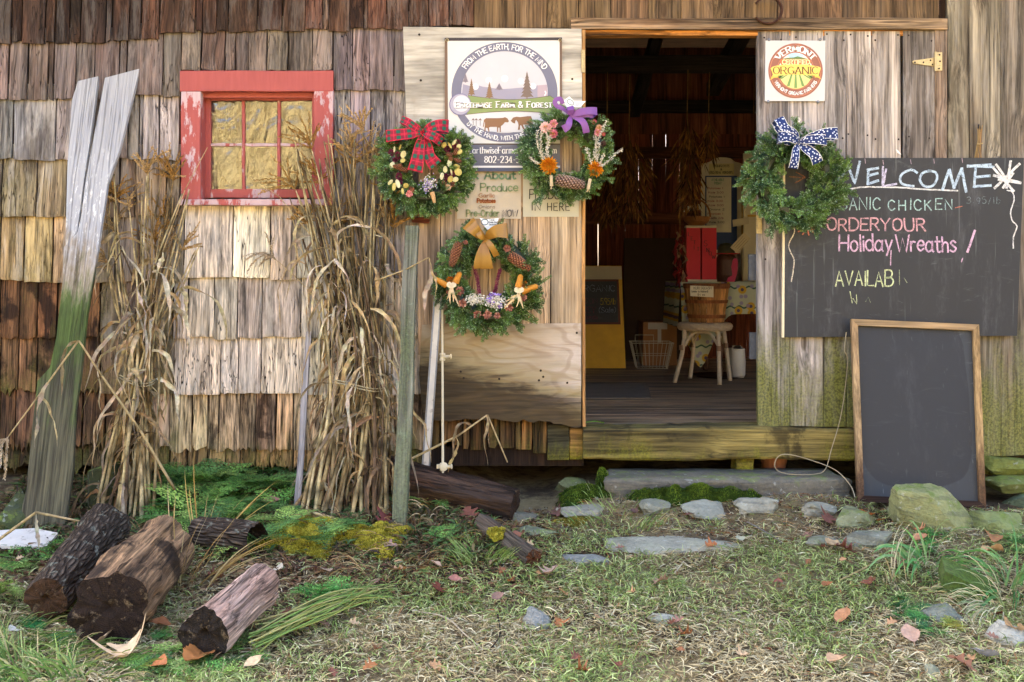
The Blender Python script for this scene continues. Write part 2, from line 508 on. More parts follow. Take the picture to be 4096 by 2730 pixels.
# ------------------------------------------------------------------ plank builders
def plank_mb(w, h, t, seed=0, nseg=5, ej=0.0015, ch=0.0025, jb=0.0, jt=0.0, ncol=4, taper=0.0, bow=0.0, axis='Z'):
    """local: x across, y from -t (front) to 0, z from 0 to h"""
    rr = random.Random(seed)
    ch = min(ch, w * 0.2, t * 0.4)
    xs = [(-w / 2, 0.0), (-w / 2, -t + ch)] + [(-w / 2 + ch + (w - 2 * ch) * k / ncol, -t) for k in range(ncol + 1)] + [(w / 2, -t + ch), (w / 2, 0.0)]
    n = len(xs)
    ph = [rr.uniform(0, 6.28) for _ in range(4)]
    V = []
    jbv = [rr.uniform(0, 1) ** 2 * jb for _ in range(n)]
    jtv = [rr.uniform(0, 1) * jt for _ in range(n)]
    for q in (jbv, jtv):
        q[0] = q[1] = q[2]; q[-1] = q[-2] = q[-3]
    for i in range(nseg + 1):
        u = i / nseg
        z = u * h
        eL = ej * math.sin(u * 9 + ph[0]) + rr.uniform(-ej, ej) * 0.6
        eR = ej * math.sin(u * 8 + ph[1]) + rr.uniform(-ej, ej) * 0.6
        for k, (x, y) in enumerate(xs):
            f = (x + w / 2) / w
            xx = x + eL * (1 - f) + eR * f
            zz = z
            if i == 0: zz += jbv[k]
            if i == nseg: zz -= jtv[k]
            V.append((xx, y - bow * math.sin(u * 3.14) + taper * u, zz))
    F = []
    for i in range(nseg):
        for k in range(n):
            k2 = (k + 1) % n
            F.append((i * n + k, i * n + k2, (i + 1) * n + k2, (i + 1) * n + k))
    F.append(tuple(range(n - 1, -1, -1)))
    F.append(tuple(range(nseg * n, nseg * n + n)))
    if axis == 'X':
        V = [(p[2], p[1], p[0]) for p in V]
        F = [tuple(reversed(f)) for f in F]
    mb = MB(); mb.add(V, F)
    return mb

_seed = [100]
def board(name, parent, x0, x1, y0, y1, Y, t, mat, color=(0.3, 0.25, 0.2), axis='Z', rotz=0.0, **kw):
    """a board whose front face (plane Y) covers the photograph rectangle x0..x1, y0..y1"""
    _seed[0] += 1
    a = W(x0, y1, Y); b = W(x1, y0, Y)
    w, h = b[0] - a[0], b[2] - a[2]
    if axis == 'Z':
        mb = plank_mb(w, h, t, _seed[0], **kw)
        org = ((a[0] + b[0]) / 2, Y + t, a[2])
    else:
        mb = plank_mb(h, w, t, _seed[0], axis='X', **kw)
        org = (a[0], Y + t, (a[2] + b[2]) / 2)
    me = mb.mesh(name)
    o = put(name, me, mat, parent, org, color=color)
    if rotz: o.rotation_euler = (0, rotz, 0)
    return o

def jit(c, a, rr=random):
    k = 1 + rr.uniform(-a, a)
    return tuple(max(0.0, q * k * (1 + rr.uniform(-a, a) * 0.25)) for q in c)

# ------------------------------------------------------------------ the barn
random.seed(7)
barn = empty('barn', (0, 0, 0), 'old wooden barn with cedar shingles, red window and open plank doorway', 'barn')
DARKW = C('3a2a20')

# shell -------------------------------------------------------------
sh = MB()
xl, xr = -9.0, 6.5
dx0, dx1 = W(2335, 0)[0], W(3760, 0)[0]       # the doorway hole
dzt = W(0, 130)[2]
wx0, wx1 = W(800, 0)[0], W(1258, 0)[0]
wz0, wz1 = W(0, 795)[2], W(0, 360)[2]
mid = (wx1 + dx0) / 2
zb = 0.22
sh.box((xl, 0, zb), (wx0, 0.03, 3.2)); sh.box((wx0, 0, zb), (wx1, 0.03, wz0)); sh.box((wx0, 0, wz1), (wx1, 0.03, 3.2))
sh.box((wx1, 0, zb), (dx0, 0.03, 3.2)); sh.box((dx0, 0, dzt), (dx1, 0.03, 3.2)); sh.box((dx1, 0, 0.3), (3.1, 0.03, 3.2)); sh.box((3.1, 0, 2.0), (4.9, 0.03, 3.2)); sh.box((4.9, 0, 0.3), (xr, 0.03, 3.2))  # gap at far right: added unseen opening that lets daylight brighten the interior
swall = build('shingle_wall', sh, M['dark'], barn, color=C('2e2016'))
bk = MB()
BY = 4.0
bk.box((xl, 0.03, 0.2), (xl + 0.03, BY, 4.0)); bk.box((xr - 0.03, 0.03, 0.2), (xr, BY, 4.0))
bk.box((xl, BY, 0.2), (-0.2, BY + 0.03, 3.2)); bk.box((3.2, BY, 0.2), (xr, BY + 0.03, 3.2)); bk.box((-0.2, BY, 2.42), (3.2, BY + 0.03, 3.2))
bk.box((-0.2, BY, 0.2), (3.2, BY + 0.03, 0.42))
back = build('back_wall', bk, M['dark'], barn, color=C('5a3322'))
rf = MB()
for s_ in (0, 1):
    if s_ == 0:
        a, b = (-0.42, 3.02), (2.0, 4.6)
    else:
        a, b = (2.0, 4.6), (4.5, 3.02)
    v = [(xl - 0.3, a[0], a[1]), (xr + 0.3, a[0], a[1]), (xr + 0.3, b[0], b[1]), (xl - 0.3, b[0], b[1])]
    v += [(p[0], p[1], p[2] + 0.06) for p in v]
    rf.add(v, [(0, 3, 2, 1), (4, 5, 6, 7), (0, 1, 5, 4), (1, 2, 6, 5), (2, 3, 7, 6), (3, 0, 4, 7)])
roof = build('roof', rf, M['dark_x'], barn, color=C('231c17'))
gb = MB()
for x_ in (xl, xr - 0.03):
    gb.prism([(x_, 0.03, 3.2), (x_, BY, 3.2), (x_, 2.0, 4.55)], (0.03, 0, 0))
build('gable', gb, M['dark'], roof, color=C('4a372a'))
# back wall boards with daylight between them
bx = -0.2
k = 0
while bx < 3.2:
    w = 0.122 + random.uniform(-0.004, 0.004)
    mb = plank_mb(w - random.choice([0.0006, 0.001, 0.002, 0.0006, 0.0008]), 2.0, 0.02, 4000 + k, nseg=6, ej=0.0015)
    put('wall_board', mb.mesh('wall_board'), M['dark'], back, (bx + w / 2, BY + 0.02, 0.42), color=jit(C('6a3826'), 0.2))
    bx += w; k += 1
for zz in (1.66, 2.25):
    put('girt', plank_mb(0.10, 3.4, 0.05, 4400, axis='X').mesh('girt'), M['dark_x'], back, (-0.2, BY - 0.005, zz), color=C('54301f'))

# shingles -----------------------------------------------------------
def shingle(x0, x1, yt, yb, color, mat, jag=0.004, seed=0, skew=0.0, lift=0.0):
    """front face covers the photograph rectangle; hidden head 0.08 m above"""
    rr = random.Random(seed)
    a = W(x0, yb, -0.026); b = W(x1, yt, -0.014)
    w = b[0] - a[0] - rr.uniform(0.0015, 0.005)
    zb_, zt = a[2], b[2] + 0.075
    xc = (a[0] + b[0]) / 2
    h = zt - zb_
    ncol = 5 if jag < 0.015 else 9
    t = 0.013
    V = []; rows = [0.0, 0.04, 0.35, 0.7, 1.0]
    jb = [rr.uniform(-1, 1) * jag for _ in range(ncol + 1)]
    if jag >= 0.015:
        jb = [q + jag * 1.2 * abs(math.sin(i * 1.7 + seed)) for i, q in enumerate(jb)]
    eL = [rr.uniform(-1, 1) * 0.0022 for _ in rows]; eR = [rr.uniform(-1, 1) * 0.0022 for _ in rows]
    cup = rr.uniform(-0.004, 0.006)
    for i, u in enumerate(rows):
        z = u * h
        yf = -0.028 - lift + (0.023 + lift) * u
        for k in range(ncol + 1):
            f = k / ncol
            x = -w / 2 + w * f + eL[i] * (1 - f) + eR[i] * f
            zz = z + (jb[k] if i == 0 else (jb[k] * 0.5 if i == 1 else 0)) + skew * (f - 0.5) * (1 - u)
            yy = yf - cup * (1 - u) * (4 * (f - 0.5) ** 2)
            if k in (0, ncol): yy += 0.002
            if i == 0: yy += 0.0025
            V.append((x, yy, zz))
    nf = len(V)
    for i, u in enumerate(rows):
        for k in range(ncol + 1):
            p = V[i * (ncol + 1) + k]
            V.append((p[0], p[1] + t * (1 - 0.7 * u), p[2]))
    F = []
    c1 = ncol + 1
    for i in range(len(rows) - 1):
        for k in range(ncol):
            a0 = i * c1 + k
            F.append((a0, a0 + 1, a0 + c1 + 1, a0 + c1))
        for k, fl in ((0, 1), (ncol, 0)):
            a0 = i * c1 + k
            q = (a0, a0 + c1, a0 + c1 + nf, a0 + nf)
            F.append(q if fl else tuple(reversed(q)))
    for k in range(ncol):
        F.append((k + 1, k, k + nf, k + 1 + nf))
    mb = MB(); mb.add(V, F)
    o = put('shingle', mb.mesh('shingle'), mat, swall, (xc, 0, zb_), color=color)
    return o

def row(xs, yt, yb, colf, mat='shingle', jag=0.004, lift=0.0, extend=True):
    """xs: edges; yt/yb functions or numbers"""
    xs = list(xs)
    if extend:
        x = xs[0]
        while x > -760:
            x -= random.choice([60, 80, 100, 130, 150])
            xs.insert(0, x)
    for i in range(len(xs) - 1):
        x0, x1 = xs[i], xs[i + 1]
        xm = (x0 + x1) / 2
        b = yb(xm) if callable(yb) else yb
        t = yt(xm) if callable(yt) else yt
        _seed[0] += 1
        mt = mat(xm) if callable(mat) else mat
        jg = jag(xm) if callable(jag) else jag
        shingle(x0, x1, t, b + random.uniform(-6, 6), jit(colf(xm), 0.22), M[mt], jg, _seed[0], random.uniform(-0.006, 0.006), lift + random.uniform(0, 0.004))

def lerp3(a, b, f): return tuple(p + (q - p) * f for p, q in zip(a, b))
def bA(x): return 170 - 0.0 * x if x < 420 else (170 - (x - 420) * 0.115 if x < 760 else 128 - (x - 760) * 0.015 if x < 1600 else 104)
def bB(x): return 395 if x < 470 else (384 if x < 723 else (284 if x < 1330 else 365))
SIL = C('9c8f89'); SILB = C('8a7a70'); DKB = C('4d3a32'); PINK = C('c4b7a4')
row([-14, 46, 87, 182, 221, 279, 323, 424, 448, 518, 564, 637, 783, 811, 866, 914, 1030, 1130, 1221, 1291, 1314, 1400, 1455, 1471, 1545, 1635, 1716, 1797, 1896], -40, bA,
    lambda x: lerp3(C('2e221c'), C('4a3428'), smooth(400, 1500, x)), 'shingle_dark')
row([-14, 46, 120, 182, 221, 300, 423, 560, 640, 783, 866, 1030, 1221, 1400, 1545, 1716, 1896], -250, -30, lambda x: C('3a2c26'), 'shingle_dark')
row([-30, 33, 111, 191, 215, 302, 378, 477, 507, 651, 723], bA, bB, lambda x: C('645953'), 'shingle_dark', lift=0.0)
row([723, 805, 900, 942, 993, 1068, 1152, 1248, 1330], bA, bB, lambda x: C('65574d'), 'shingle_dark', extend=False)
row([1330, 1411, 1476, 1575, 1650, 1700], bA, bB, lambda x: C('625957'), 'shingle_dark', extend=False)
row([-20, 52, 222, 302, 400, 510, 556, 570, 636, 716], bB, 636, lambda x: C('908a88') if x < 330 or x > 560 else C('756a62'))
row([1336, 1400, 1482, 1545, 1640, 1700], bB, 632, lambda x: C('726a6a'), extend=False)
row([-10, 6, 146, 268, 350, 420, 476, 540, 665, 722], 636, 868, lambda x: C('85765f') if x < 360 else C('7b6a58'))
row([1336, 1390, 1470, 1540, 1615, 1700], 632, 868, lambda x: C('7d7472'), extend=False)
row([0, 96, 210, 290, 380, 460, 560, 640, 735], 868, 1127, lambda x: C('8c7a58') if x < 360 else C('7e7166'))
row([735, 930, 1080, 1186, 1290, 1400, 1500, 1620, 1700], lambda x: 884 if x < 1336 else 868, 1116, lambda x: PINK if x < 1340 else C('8f837c'), 'shingle_pale', extend=False)
wetmat = lambda x: 'shingle_wet' if x < 420 else ('shingle' if x < 690 else 'shingle_pale')
row([0, 77, 150, 230, 320, 400, 480, 570, 690, 752, 856, 949, 1048, 1203, 1320, 1400, 1500, 1600, 1700], 1122, 1352, lambda x: C('66472c') if x < 420 else (C('73635a') if x < 690 else PINK), wetmat, lambda x: 0.012 if x < 420 else 0.004)
row([0, 72, 147, 220, 300, 400, 500, 600, 695, 882, 954, 1044, 1224, 1320, 1420, 1520, 1620, 1700], 1352, 1578, lambda x: C('644a32') if x < 420 else (C('655243') if x < 690 else C('beb09c')), wetmat, lambda x: 0.022 if x < 420 else 0.004)
row([0, 60, 150, 240, 330, 420, 520, 600, 678, 768, 831, 873, 960, 1023, 1104, 1173, 1290, 1400, 1500, 1600, 1700], 1578, 1800, lambda x: C('5a4431') if x < 600 else C('a48e72'), 'shingle_low', lambda x: 0.03 if x < 600 else 0.014)
row([0, 80, 170, 240, 330, 420, 520, 600, 678, 750, 831, 900, 960, 1023, 1080, 1173, 1290, 1400, 1500, 1600, 1700], 1795, 1885, lambda x: C('4a3828') if x < 600 else C('7f6848'), 'shingle_low', 0.035)
# weathered nail heads
# ------------------------------------------------------------------ window
winE = empty('window', W(1025, 805), parent=barn)
board('header_trim', winE, 720, 1332, 283, 366, -0.046, 0.046, M['red'], (0.13, 0, 0), 'X', ej=0.001)
board('side_trim', winE, 723, 801, 367, 808, -0.044, 0.044, M['red'], (0.45, 0, 0))
board('side_trim', winE, 1256, 1332, 360, 796, -0.044, 0.044, M['red'], (0.46, 0, 0))
board('sill', winE, 716, 1340, 797, 822, -0.066, 0.10, M['red'], (0.54, 0, 0), 'X')
YS = 0.045
def wb(name, x0, x1, y0, y1, Y, t, amt, axis='Z', par=None): return board(name, par or winE, x0, x1, y0, y1, Y, t, M['red'], (amt, 0, 0), axis)
jb = MB()
a = W(801, 800, 0); b = W(1258, 366, 0)
jb.box((a[0] - 0.012, 0.0, a[2]), (a[0] + 0.012, 0.10, b[2])); jb.box((b[0] - 0.012, 0.0, a[2]), (b[0] + 0.012, 0.10, b[2]))
jb.box((a[0], 0.0, b[2] - 0.012), (b[0], 0.10, b[2] + 0.012))
build('jamb', jb, M['red'], winE, color=(0.05, 0, 0))
stop = MB(); stop.box((a[0] + 0.013, 0.0, b[2] - 0.032), (b[0] - 0.013, 0.014, b[2] - 0.013))
build('stop_bead', stop, M['red'], winE, color=(0.0, 0, 0))
sash = empty('sash', W(1045, 760, YS), parent=winE)
wb('stile', 812, 842, 380, 792, YS, 0.03, 0.12, par=sash)
wb('stile', 1250, 1278, 380, 792, YS, 0.03, 0.5, par=sash)
wb('top_rail', 843, 1249, 378, 402, YS, 0.03, 0.0, 'X', sash)
wb('bottom_rail', 843, 1249, 757, 793, YS, 0.03, 0.46, 'X', sash)
wb('muntin', 967, 979, 403, 756, YS + 0.004, 0.022, 0.4, par=sash)
wb('muntin', 1109, 1121, 403, 756, YS + 0.004, 0.022, 0.38, par=sash)
for (q0, q1) in ((843, 966), (980, 1108), (1122, 1249)):
    wb('muntin', q0, q1, 574, 586, YS + 0.005, 0.02, 0.56, 'X', sash)

def glass_mat():
    g = G('old_wavy_glass')
    P = g.obj(); rnd = g.info()['Random']
    v = g.vadd(P, g.comb(g.math('MULTIPLY', rnd, 7.0), 0.0, g.math('MULTIPLY', rnd, 3.0)))
    h = g.math('ADD', g.noise(g.mapping(v, (1, 1, 0.7)), 7.0, 2.0, 0.5, 2.2), g.math('MULTIPLY', g.noise(v, 38.0, 2.0, 0.5, 1.2), 0.16))
    b = g.node('ShaderNodeBump', {'Strength': 1.0, 'Distance': 0.006, 'Height': h})
    gl = g.node('ShaderNodeBsdfGlossy', {'Color': (0.95, 0.93, 0.88, 1), 'Roughness': 0.04}); g.nt.links.new(b.outputs[0], gl.inputs['Normal'])
    tr = g.node('ShaderNodeBsdfTransparent', {0: (0.85, 0.86, 0.82, 1)})
    fr = g.node('ShaderNodeFresnel', {0: 2.15}); g.nt.links.new(b.outputs[0], fr.inputs['Normal'])
    x = g.node('ShaderNodeMixShader', {0: fr.outputs[0]}); g.nt.links.new(tr.outputs[0], x.inputs[1]); g.nt.links.new(gl.outputs[0], x.inputs[2])
    df = g.node('ShaderNodeBsdfDiffuse', {0: (0.5, 0.47, 0.42, 1)})
    dirt = g.math('MULTIPLY', g.ss(g.noise(v, 11.0, 5, 0.7), 0.45, 0.8), 0.12)
    y = g.node('ShaderNodeMixShader', {0: dirt}); g.nt.links.new(x.outputs[0], y.inputs[1]); g.nt.links.new(df.outputs[0], y.inputs[2])
    g.nt.links.new(y.outputs[0], g.out_n.inputs[0])
    return g.m
M['glass'] = glass_mat()
for (q0, q1) in ((842, 967), (979, 1109), (1121, 1250)):
    for (r0, r1) in ((402, 575), (585, 757)):
        p = MB(); a = W(q0, r1, YS + 0.014); b = W(q1, r0, YS + 0.014)
        p.box((a[0], a[1], a[2]), (b[0], a[1] + 0.003, b[2]))
        build('pane', p, M['glass'], sash, origin=((a[0] + b[0]) / 2, a[1], a[2]))
# torn plastic film hanging behind the panes
fm = MB()
random.seed(5)
pts = [(852, 770), (858, 590), (905, 560), (960, 590), (942, 640), (950, 690), (915, 735), (890, 700), (878, 740)]
fm.prism([W(x, y, 0.09 + random.uniform(-0.006, 0.006)) for x, y in pts], (0, 0.002, 0))
M['film'] = plain('plastic_film', C('8f8f98'), 0.25, 0.25, 20, 0.6, 25, 0.6)
build('plastic_film', fm, M['film'], winE)

# ------------------------------------------------------------------ board wall right of the shingles
bw = empty('board_wall', W(3900, 1800), parent=barn)
BR = C('7d6550')
ex = [1897, 2061, 2187, 2314, 2444, 2595, 2724, 2853, 2982, 3110, 3240, 3369, 3498, 3630, 3757]
for i in range(len(ex) - 1):
    board('wall_board', bw, ex[i] + 1, ex[i + 1] - 1, -420, 112, -0.024 + random.uniform(-0.001, 0.001), 0.022, M['board_top'], jit(C('6a543c'), 0.14))
exr = [3790, 3879, 4005, 4122, 4250, 4370, 4500]
for i in range(len(exr) - 1):
    yb_ = 1828 if i < 3 else 1840
    board('wall_board', bw, exr[i] + 1, exr[i + 1] - 1, -420, yb_ + random.uniform(-8, 8), -0.024 + random.uniform(-0.002, 0.001), 0.022, M['board'], jit(C('7d7262') if i < 6 else C('756a5c'), 0.10), nseg=10, jb=0.01)
board('wall_board', bw, 3630, 3757, -420, 60, -0.0225, 0.02, M['board'], C('7d6550'))
# header over the doorway and doorway frame
board('door_header', bw, 2284, 3790, 72, 118, -0.058, 0.058, M['beam_x'], C('7d6850'), 'X', nseg=10, ej=0.002)
board('door_header', bw, 2336, 3740, 119, 143, -0.034, 0.06, M['beam_x'], C('a8713a'), 'X')
board('door_post', bw, 3742, 3790, 118, 1712, -0.046, 0.06, M['board'], C('84705e'), nseg=10)

# ------------------------------------------------------------------ closed plank door
cd = empty('closed_door', W(3380, 1713, -0.03), parent=barn)
ed = [(3030, 3159), (3160, 3296), (3297, 3384), (3385, 3486), (3487, 3604), (3612, 3741)]
GD = [C('8f8780'), C('8f867e'), C('857c74'), C('968b80'), C('988c80'), C('7d736a')]
for (x0, x1), c in zip(ed, GD):
    board('door_board', cd, x0 + 0.7, x1 - 0.7, 122 + random.uniform(0, 4), 1708 + random.uniform(-4, 6), -0.036 + random.uniform(-0.002, 0.002), 0.03, M['door_board'], jit(c, 0.06), nseg=14, ej=0.002, jb=0.006)
M['brass'] = plain('weathered_brass', C('b9a578'), 0.5, 0.2, 60, 0.3, 120, 0.5, 0.5, speck=(60, 0.6, C('5a4a33'), 0.6))
M['iron'] = plain('rusty_iron', C('4e3428'), 0.75, 0.35, 40, 0.6, 90, 0.4, 0.5)
M['steel'] = plain('dull_steel', C('7d8086'), 0.45, 0.2, 30, 0.2, 90, 0.5, 0.7)
M['iron2'] = plain('grey_iron', C('55585e'), 0.6, 0.3, 30, 0.3, 90, 0.4, 0.3)
M['screw'] = plain('dark_screw', C('2a211b'), 0.5, 0.1, 40, metal=0.4)
hg = MB()
hg.prism([W(x, y, -0.043) for x, y in ((3652, 250), (3650, 246), (3654, 243), (3738, 231), (3738, 266), (3654, 254))], (0, 0.006, 0))
hg.prism([W(x, y, -0.052) for x, y in ((3746, 210), (3769, 210), (3769, 283), (3746, 283))][::-1], (0, 0.006, 0))
a = W(3742, 285, -0.05); b = W(3742, 208, -0.05)
hg.tube([a, b], 0.006, 10)
hinge = build('hinge', hg, M['brass'], cd)
sc_ = MB()
for x, y, Yq in ((3660, 250, -0.044), (3694, 250, -0.044), (3722, 242, -0.044), (3730, 259, -0.044), (3758, 220, -0.053), (3760, 246, -0.053), (3756, 275, -0.053)):
    p = Vector(W(x, y, Yq)); sc_.lathe(p, [(0.0045, 0), (0.004, 0.002), (0.0005, 0.0025)], 8, axis=(0, -1, 0))
build('screw', sc_, M['screw'], hinge)
lt = MB()
lt.box(W(3026, 935, -0.046), tuple(Vector(W(3046, 862, -0.036)) + Vector((0, 0.001, 0))))
lt.box(W(3031, 915, -0.058), tuple(Vector(W(3042, 880, -0.046)) + Vector((0, 0.001, 0))))
build('latch', lt, M['brass'], cd)
for (x0, x1, y0, y1) in ((2992, 3030, 1018, 1122), (2996, 3030, 1330, 1436)):
    pl = MB(); a = W(x0, y1, 0.05); b = W(x1, y0, 0.05)
    pl.box((a[0], 0.03, a[2]), (b[0], 0.05, b[2]))
    build('strap', pl, M['iron2'], cd)
nl = MB()
random.seed(3)
for x in (3060, 3130, 3180, 3280, 3310, 3372, 3398, 3470, 3500, 3590, 3632, 3722):
    for y in (150, 545, 1050):
        p = Vector(W(x + random.uniform(-6, 6), y + random.uniform(-14, 14), -0.0385))
        nl.lathe(p, [(0.005, 0), (0.004, 0.001), (0.0005, 0.0012)], 7, axis=(0, -1, 0))
build('nail_head', nl, M['screw'], cd)

# ------------------------------------------------------------------ open plank door, folded back against the shingles
od = empty('open_door', W(1990, 1716, -0.06), parent=barn)
YD = -0.066
for x0, x1, c in ((1672, 1760, 'a08c74'), (1762, 1877, 'a69078'), (1879, 2072, 'a08768'), (2074, 2201, '9c8266'), (2203, 2328, '938068')):
    board('door_board', od, x0, x1, 240, 1420, YD + random.uniform(-0.0015, 0.0015), 0.026, M['inner_board'], jit(C(c), 0.05), nseg=12, ej=0.0015)
board('edge_board', od, 2329, 2342, 120, 1708, YD - 0.012, 0.05, M['inner_board'], C('a87b4a'), nseg=12)
ply = MB()
pts = [(1612, 108), (1760, 109), (2000, 113), (2326, 116), (2328, 300), (2328, 535), (2060, 538), (1800, 536), (1640, 534), (1626, 500), (1618, 300)]
ply.prism([W(x, y, YD - 0.014) for x, y in pts][::-1], (0, 0.013, 0))
build('plywood_panel', ply, M['ply'], od, origin=W(1990, 320, YD), color=C('aaa396'))
pl2 = MB()
random.seed(11)
bot = [(2324 - i * 21, 1698 - 16 * smooth(0, 14, i) + 0 * i + random.uniform(-7, 7) + (random.uniform(4, 14) if i < 4 else 0)) for i in range(31)]
pts = [(1688, 1300), (1800, 1297), (2100, 1296), (2324, 1294), (2325, 1500)] + bot + [(1676, 1500)]
pl2.prism([W(x, y, YD - 0.016) for x, y in pts][::-1], (0, 0.015, 0))
build('plywood_panel', pl2, M['ply_rot'], od, origin=W(1990, 1500, YD))
hb = MB(); hb.prism([W(x, y, YD - 0.03) for x, y in ((1644, 872), (1712, 868), (1718, 884), (1714, 894), (1648, 890))][::-1], (0, 0.03, 0))
build('handle', hb, M['beam_x'], od, color=C('6e3526'))
nl = MB()
for x, y in ((1677, 139), (1683, 322), (2289, 317), (2307, 1332), (1855, 1513), (1997, 1516), (2163, 1483), (2173, 1508), (2156, 1522), (2269, 1532), (1843, 1487)):
    p = Vector(W(x, y, YD - 0.0165)); nl.lathe(p, [(0.006, 0), (0.005, 0.001), (0.0005, 0.0012)], 8, axis=(0, -1, 0))
build('nail_head', nl, M['screw'], od)
hk = MB()
for y0, y1 in ((200, 290),):
    a = W(2330, y1, YD - 0.02); b = W(2330, y0, YD - 0.02); hk.tube([a, b], 0.006, 8)
    hk.box((a[0] - 0.004, a[1], a[2]), (a[0] + 0.012, a[1] + 0.02, b[2]))
build('hinge', hk, M['brass'], od)

# skirting of broken boards below the open door, corner post, sill beam
sk = empty('broken_skirting', W(1950, 1830, -0.01), parent=barn)
xs = [1690, 1760, 1850, 1880, 1950, 1998, 2060, 2085, 2130, 2188]
for i in range(len(xs) - 1):
    board('skirting_board', sk, xs[i] + 2, xs[i + 1] - 3, 1600, 1790 + random.uniform(-5, 28), -0.02 + random.uniform(-0.006, 0.004), 0.018, M['shingle_low'], jit(C('4a3a22'), 0.25), ncol=8, jb=0.05)
board('corner_post', barn, 2190, 2278, 1700, 1840, -0.03, 0.10, M['sill_beam'], C('3d3a2a'))
board('corner_post', barn, 2279, 2331, 1715, 1838, -0.022, 0.09, M['sill_beam'], C('8a6a3e'))
sb = board('sill_beam', barn, 2333, 3425, 1713, 1842, -0.075, 0.16, M['sill_beam'], C('6f6136'), 'X', nseg=30, ej=0.005, ch=0.012, ncol=6)
board('sill_beam', barn, 3430, 4520, 1735, 1815, -0.004, 0.12, M['sill_beam'], C('5f5434'), 'X', nseg=10, ej=0.003)
for x0, x1 in ((2945, 3015), (3950, 4010)):
    board('support_block', barn, x0, x1, 1835, 1900, -0.03, 0.12, M['sill_beam'], C('7d6c3a'))
# floor
fl = empty('floor', (0.8, 0.1, 0.4), parent=barn)
fz = 0.404
yy = -0.03
k = 0
while yy < BY:
    w = [0.075, 0.15, 0.17, 0.14, 0.16][k % 5] if k < 14 else 0.2
    fx0, fx1 = (dx0 + 0.003, dx1 - 0.01) if yy < 0.04 else (-0.6, 3.6)
    mb = plank_mb(w - 0.004, fx1 - fx0, 0.03, 7000 + k, nseg=8, ej=0.0012, axis='X')
    o = put('floor_board', mb.mesh('floor_board'), M['floor'], fl, (fx0, yy + w / 2, fz - 0.03), color=jit(C('94785a') if k > 1 else C('9c8a6a'), 0.12))
    o.rotation_euler = (R(-90), 0, 0)
    yy += w; k += 1
# beams and braces overhead
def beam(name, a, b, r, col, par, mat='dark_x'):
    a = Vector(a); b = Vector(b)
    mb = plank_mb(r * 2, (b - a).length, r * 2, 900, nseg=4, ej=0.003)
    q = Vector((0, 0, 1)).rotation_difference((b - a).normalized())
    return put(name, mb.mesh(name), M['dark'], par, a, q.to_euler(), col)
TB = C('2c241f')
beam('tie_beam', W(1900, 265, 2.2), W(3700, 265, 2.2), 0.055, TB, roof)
beam('tie_beam', W(1900, 432, 3.85), W(3700, 432, 3.85), 0.05, TB, roof)
beam('brace', W(2638, 130, 1.9), W(2540, 470, 2.9), 0.04, TB, roof)
beam('brace', W(2985, 130, 1.7), W(2850, 385, 2.9), 0.05, TB, roof)
for x in (2100, 2400, 2750, 3100, 3450):
    xx = W(x, 0, 1)[0]
    beam('rafter', (xx, 0.05, 3.2), (xx, 2.0, 4.5), 0.04, TB, roof)

# ------------------------------------------------------------------ the ground
def ground_mat():
    g = G('trodden_earth')
    P = g.pos(); x, y, z = g.sep(P)
    n = g.noise(P, 2.2, 6, 0.65); f = g.noise(P, 60, 5, 0.7); m_ = g.noise(P, 14, 5, 0.7)
    dirt = g.mix(f, C('2c241c'), C('5c4c3a'))
    straw = g.mix(f, C('6a5c42'), C('9c8c66'))
    near = g.mix(g.ss(g.math('ADD', g.math('MULTIPLY', n, 0.6), g.math('MULTIPLY', m_, 0.4)), 0.42, 0.6), dirt, straw)
    field = g.mix(g.ss(g.noise(P, 0.9, 7, 0.75), 0.38, 0.62), C('4e452c'), C('b3a274'))
    c = g.mix(g.ss(y, -3.2, -6.0), near, field)
    return g.fin(c, 0.95, g.math('ADD', m_, f), 0.7, 0.02, 0.1)
M['ground'] = ground_mat()
gv = []; gf = []
def axis_vals(lo, a, b, hi, fine):
    o = list(np.arange(a, b + 1e-6, fine)); s = fine
    q = []
    v = a
    while v > lo: s *= 1.35; v -= s; q.append(max(v, lo))
    o = q[::-1] + o; s = fine; v = b
    while v < hi: s *= 1.35; v += s; o.append(min(v, hi))
    return o
gxs = axis_vals(-90, -3.6, 3.6, 90, 0.06); gys = axis_vals(-70, -2.7, 0.3, 60, 0.06)
for yq in gys:
    for xq in gxs:
        gv.append((xq, yq, gz(xq, yq) + (random.uniform(-0.004, 0.004) if -3 < yq < 0.3 and abs(xq) < 4 else 0)))
nx = len(gxs)
for j in range(len(gys) - 1):
    for i in range(nx - 1):
        a = j * nx + i
        gf.append((a, a + 1, a + nx + 1, a + nx))
gm = MB(); gm.add(gv, gf)
gnd = build('ground', gm, M['ground'], origin=(0, 0, 0), sm=True)
gnd['kind'] = 'structure'

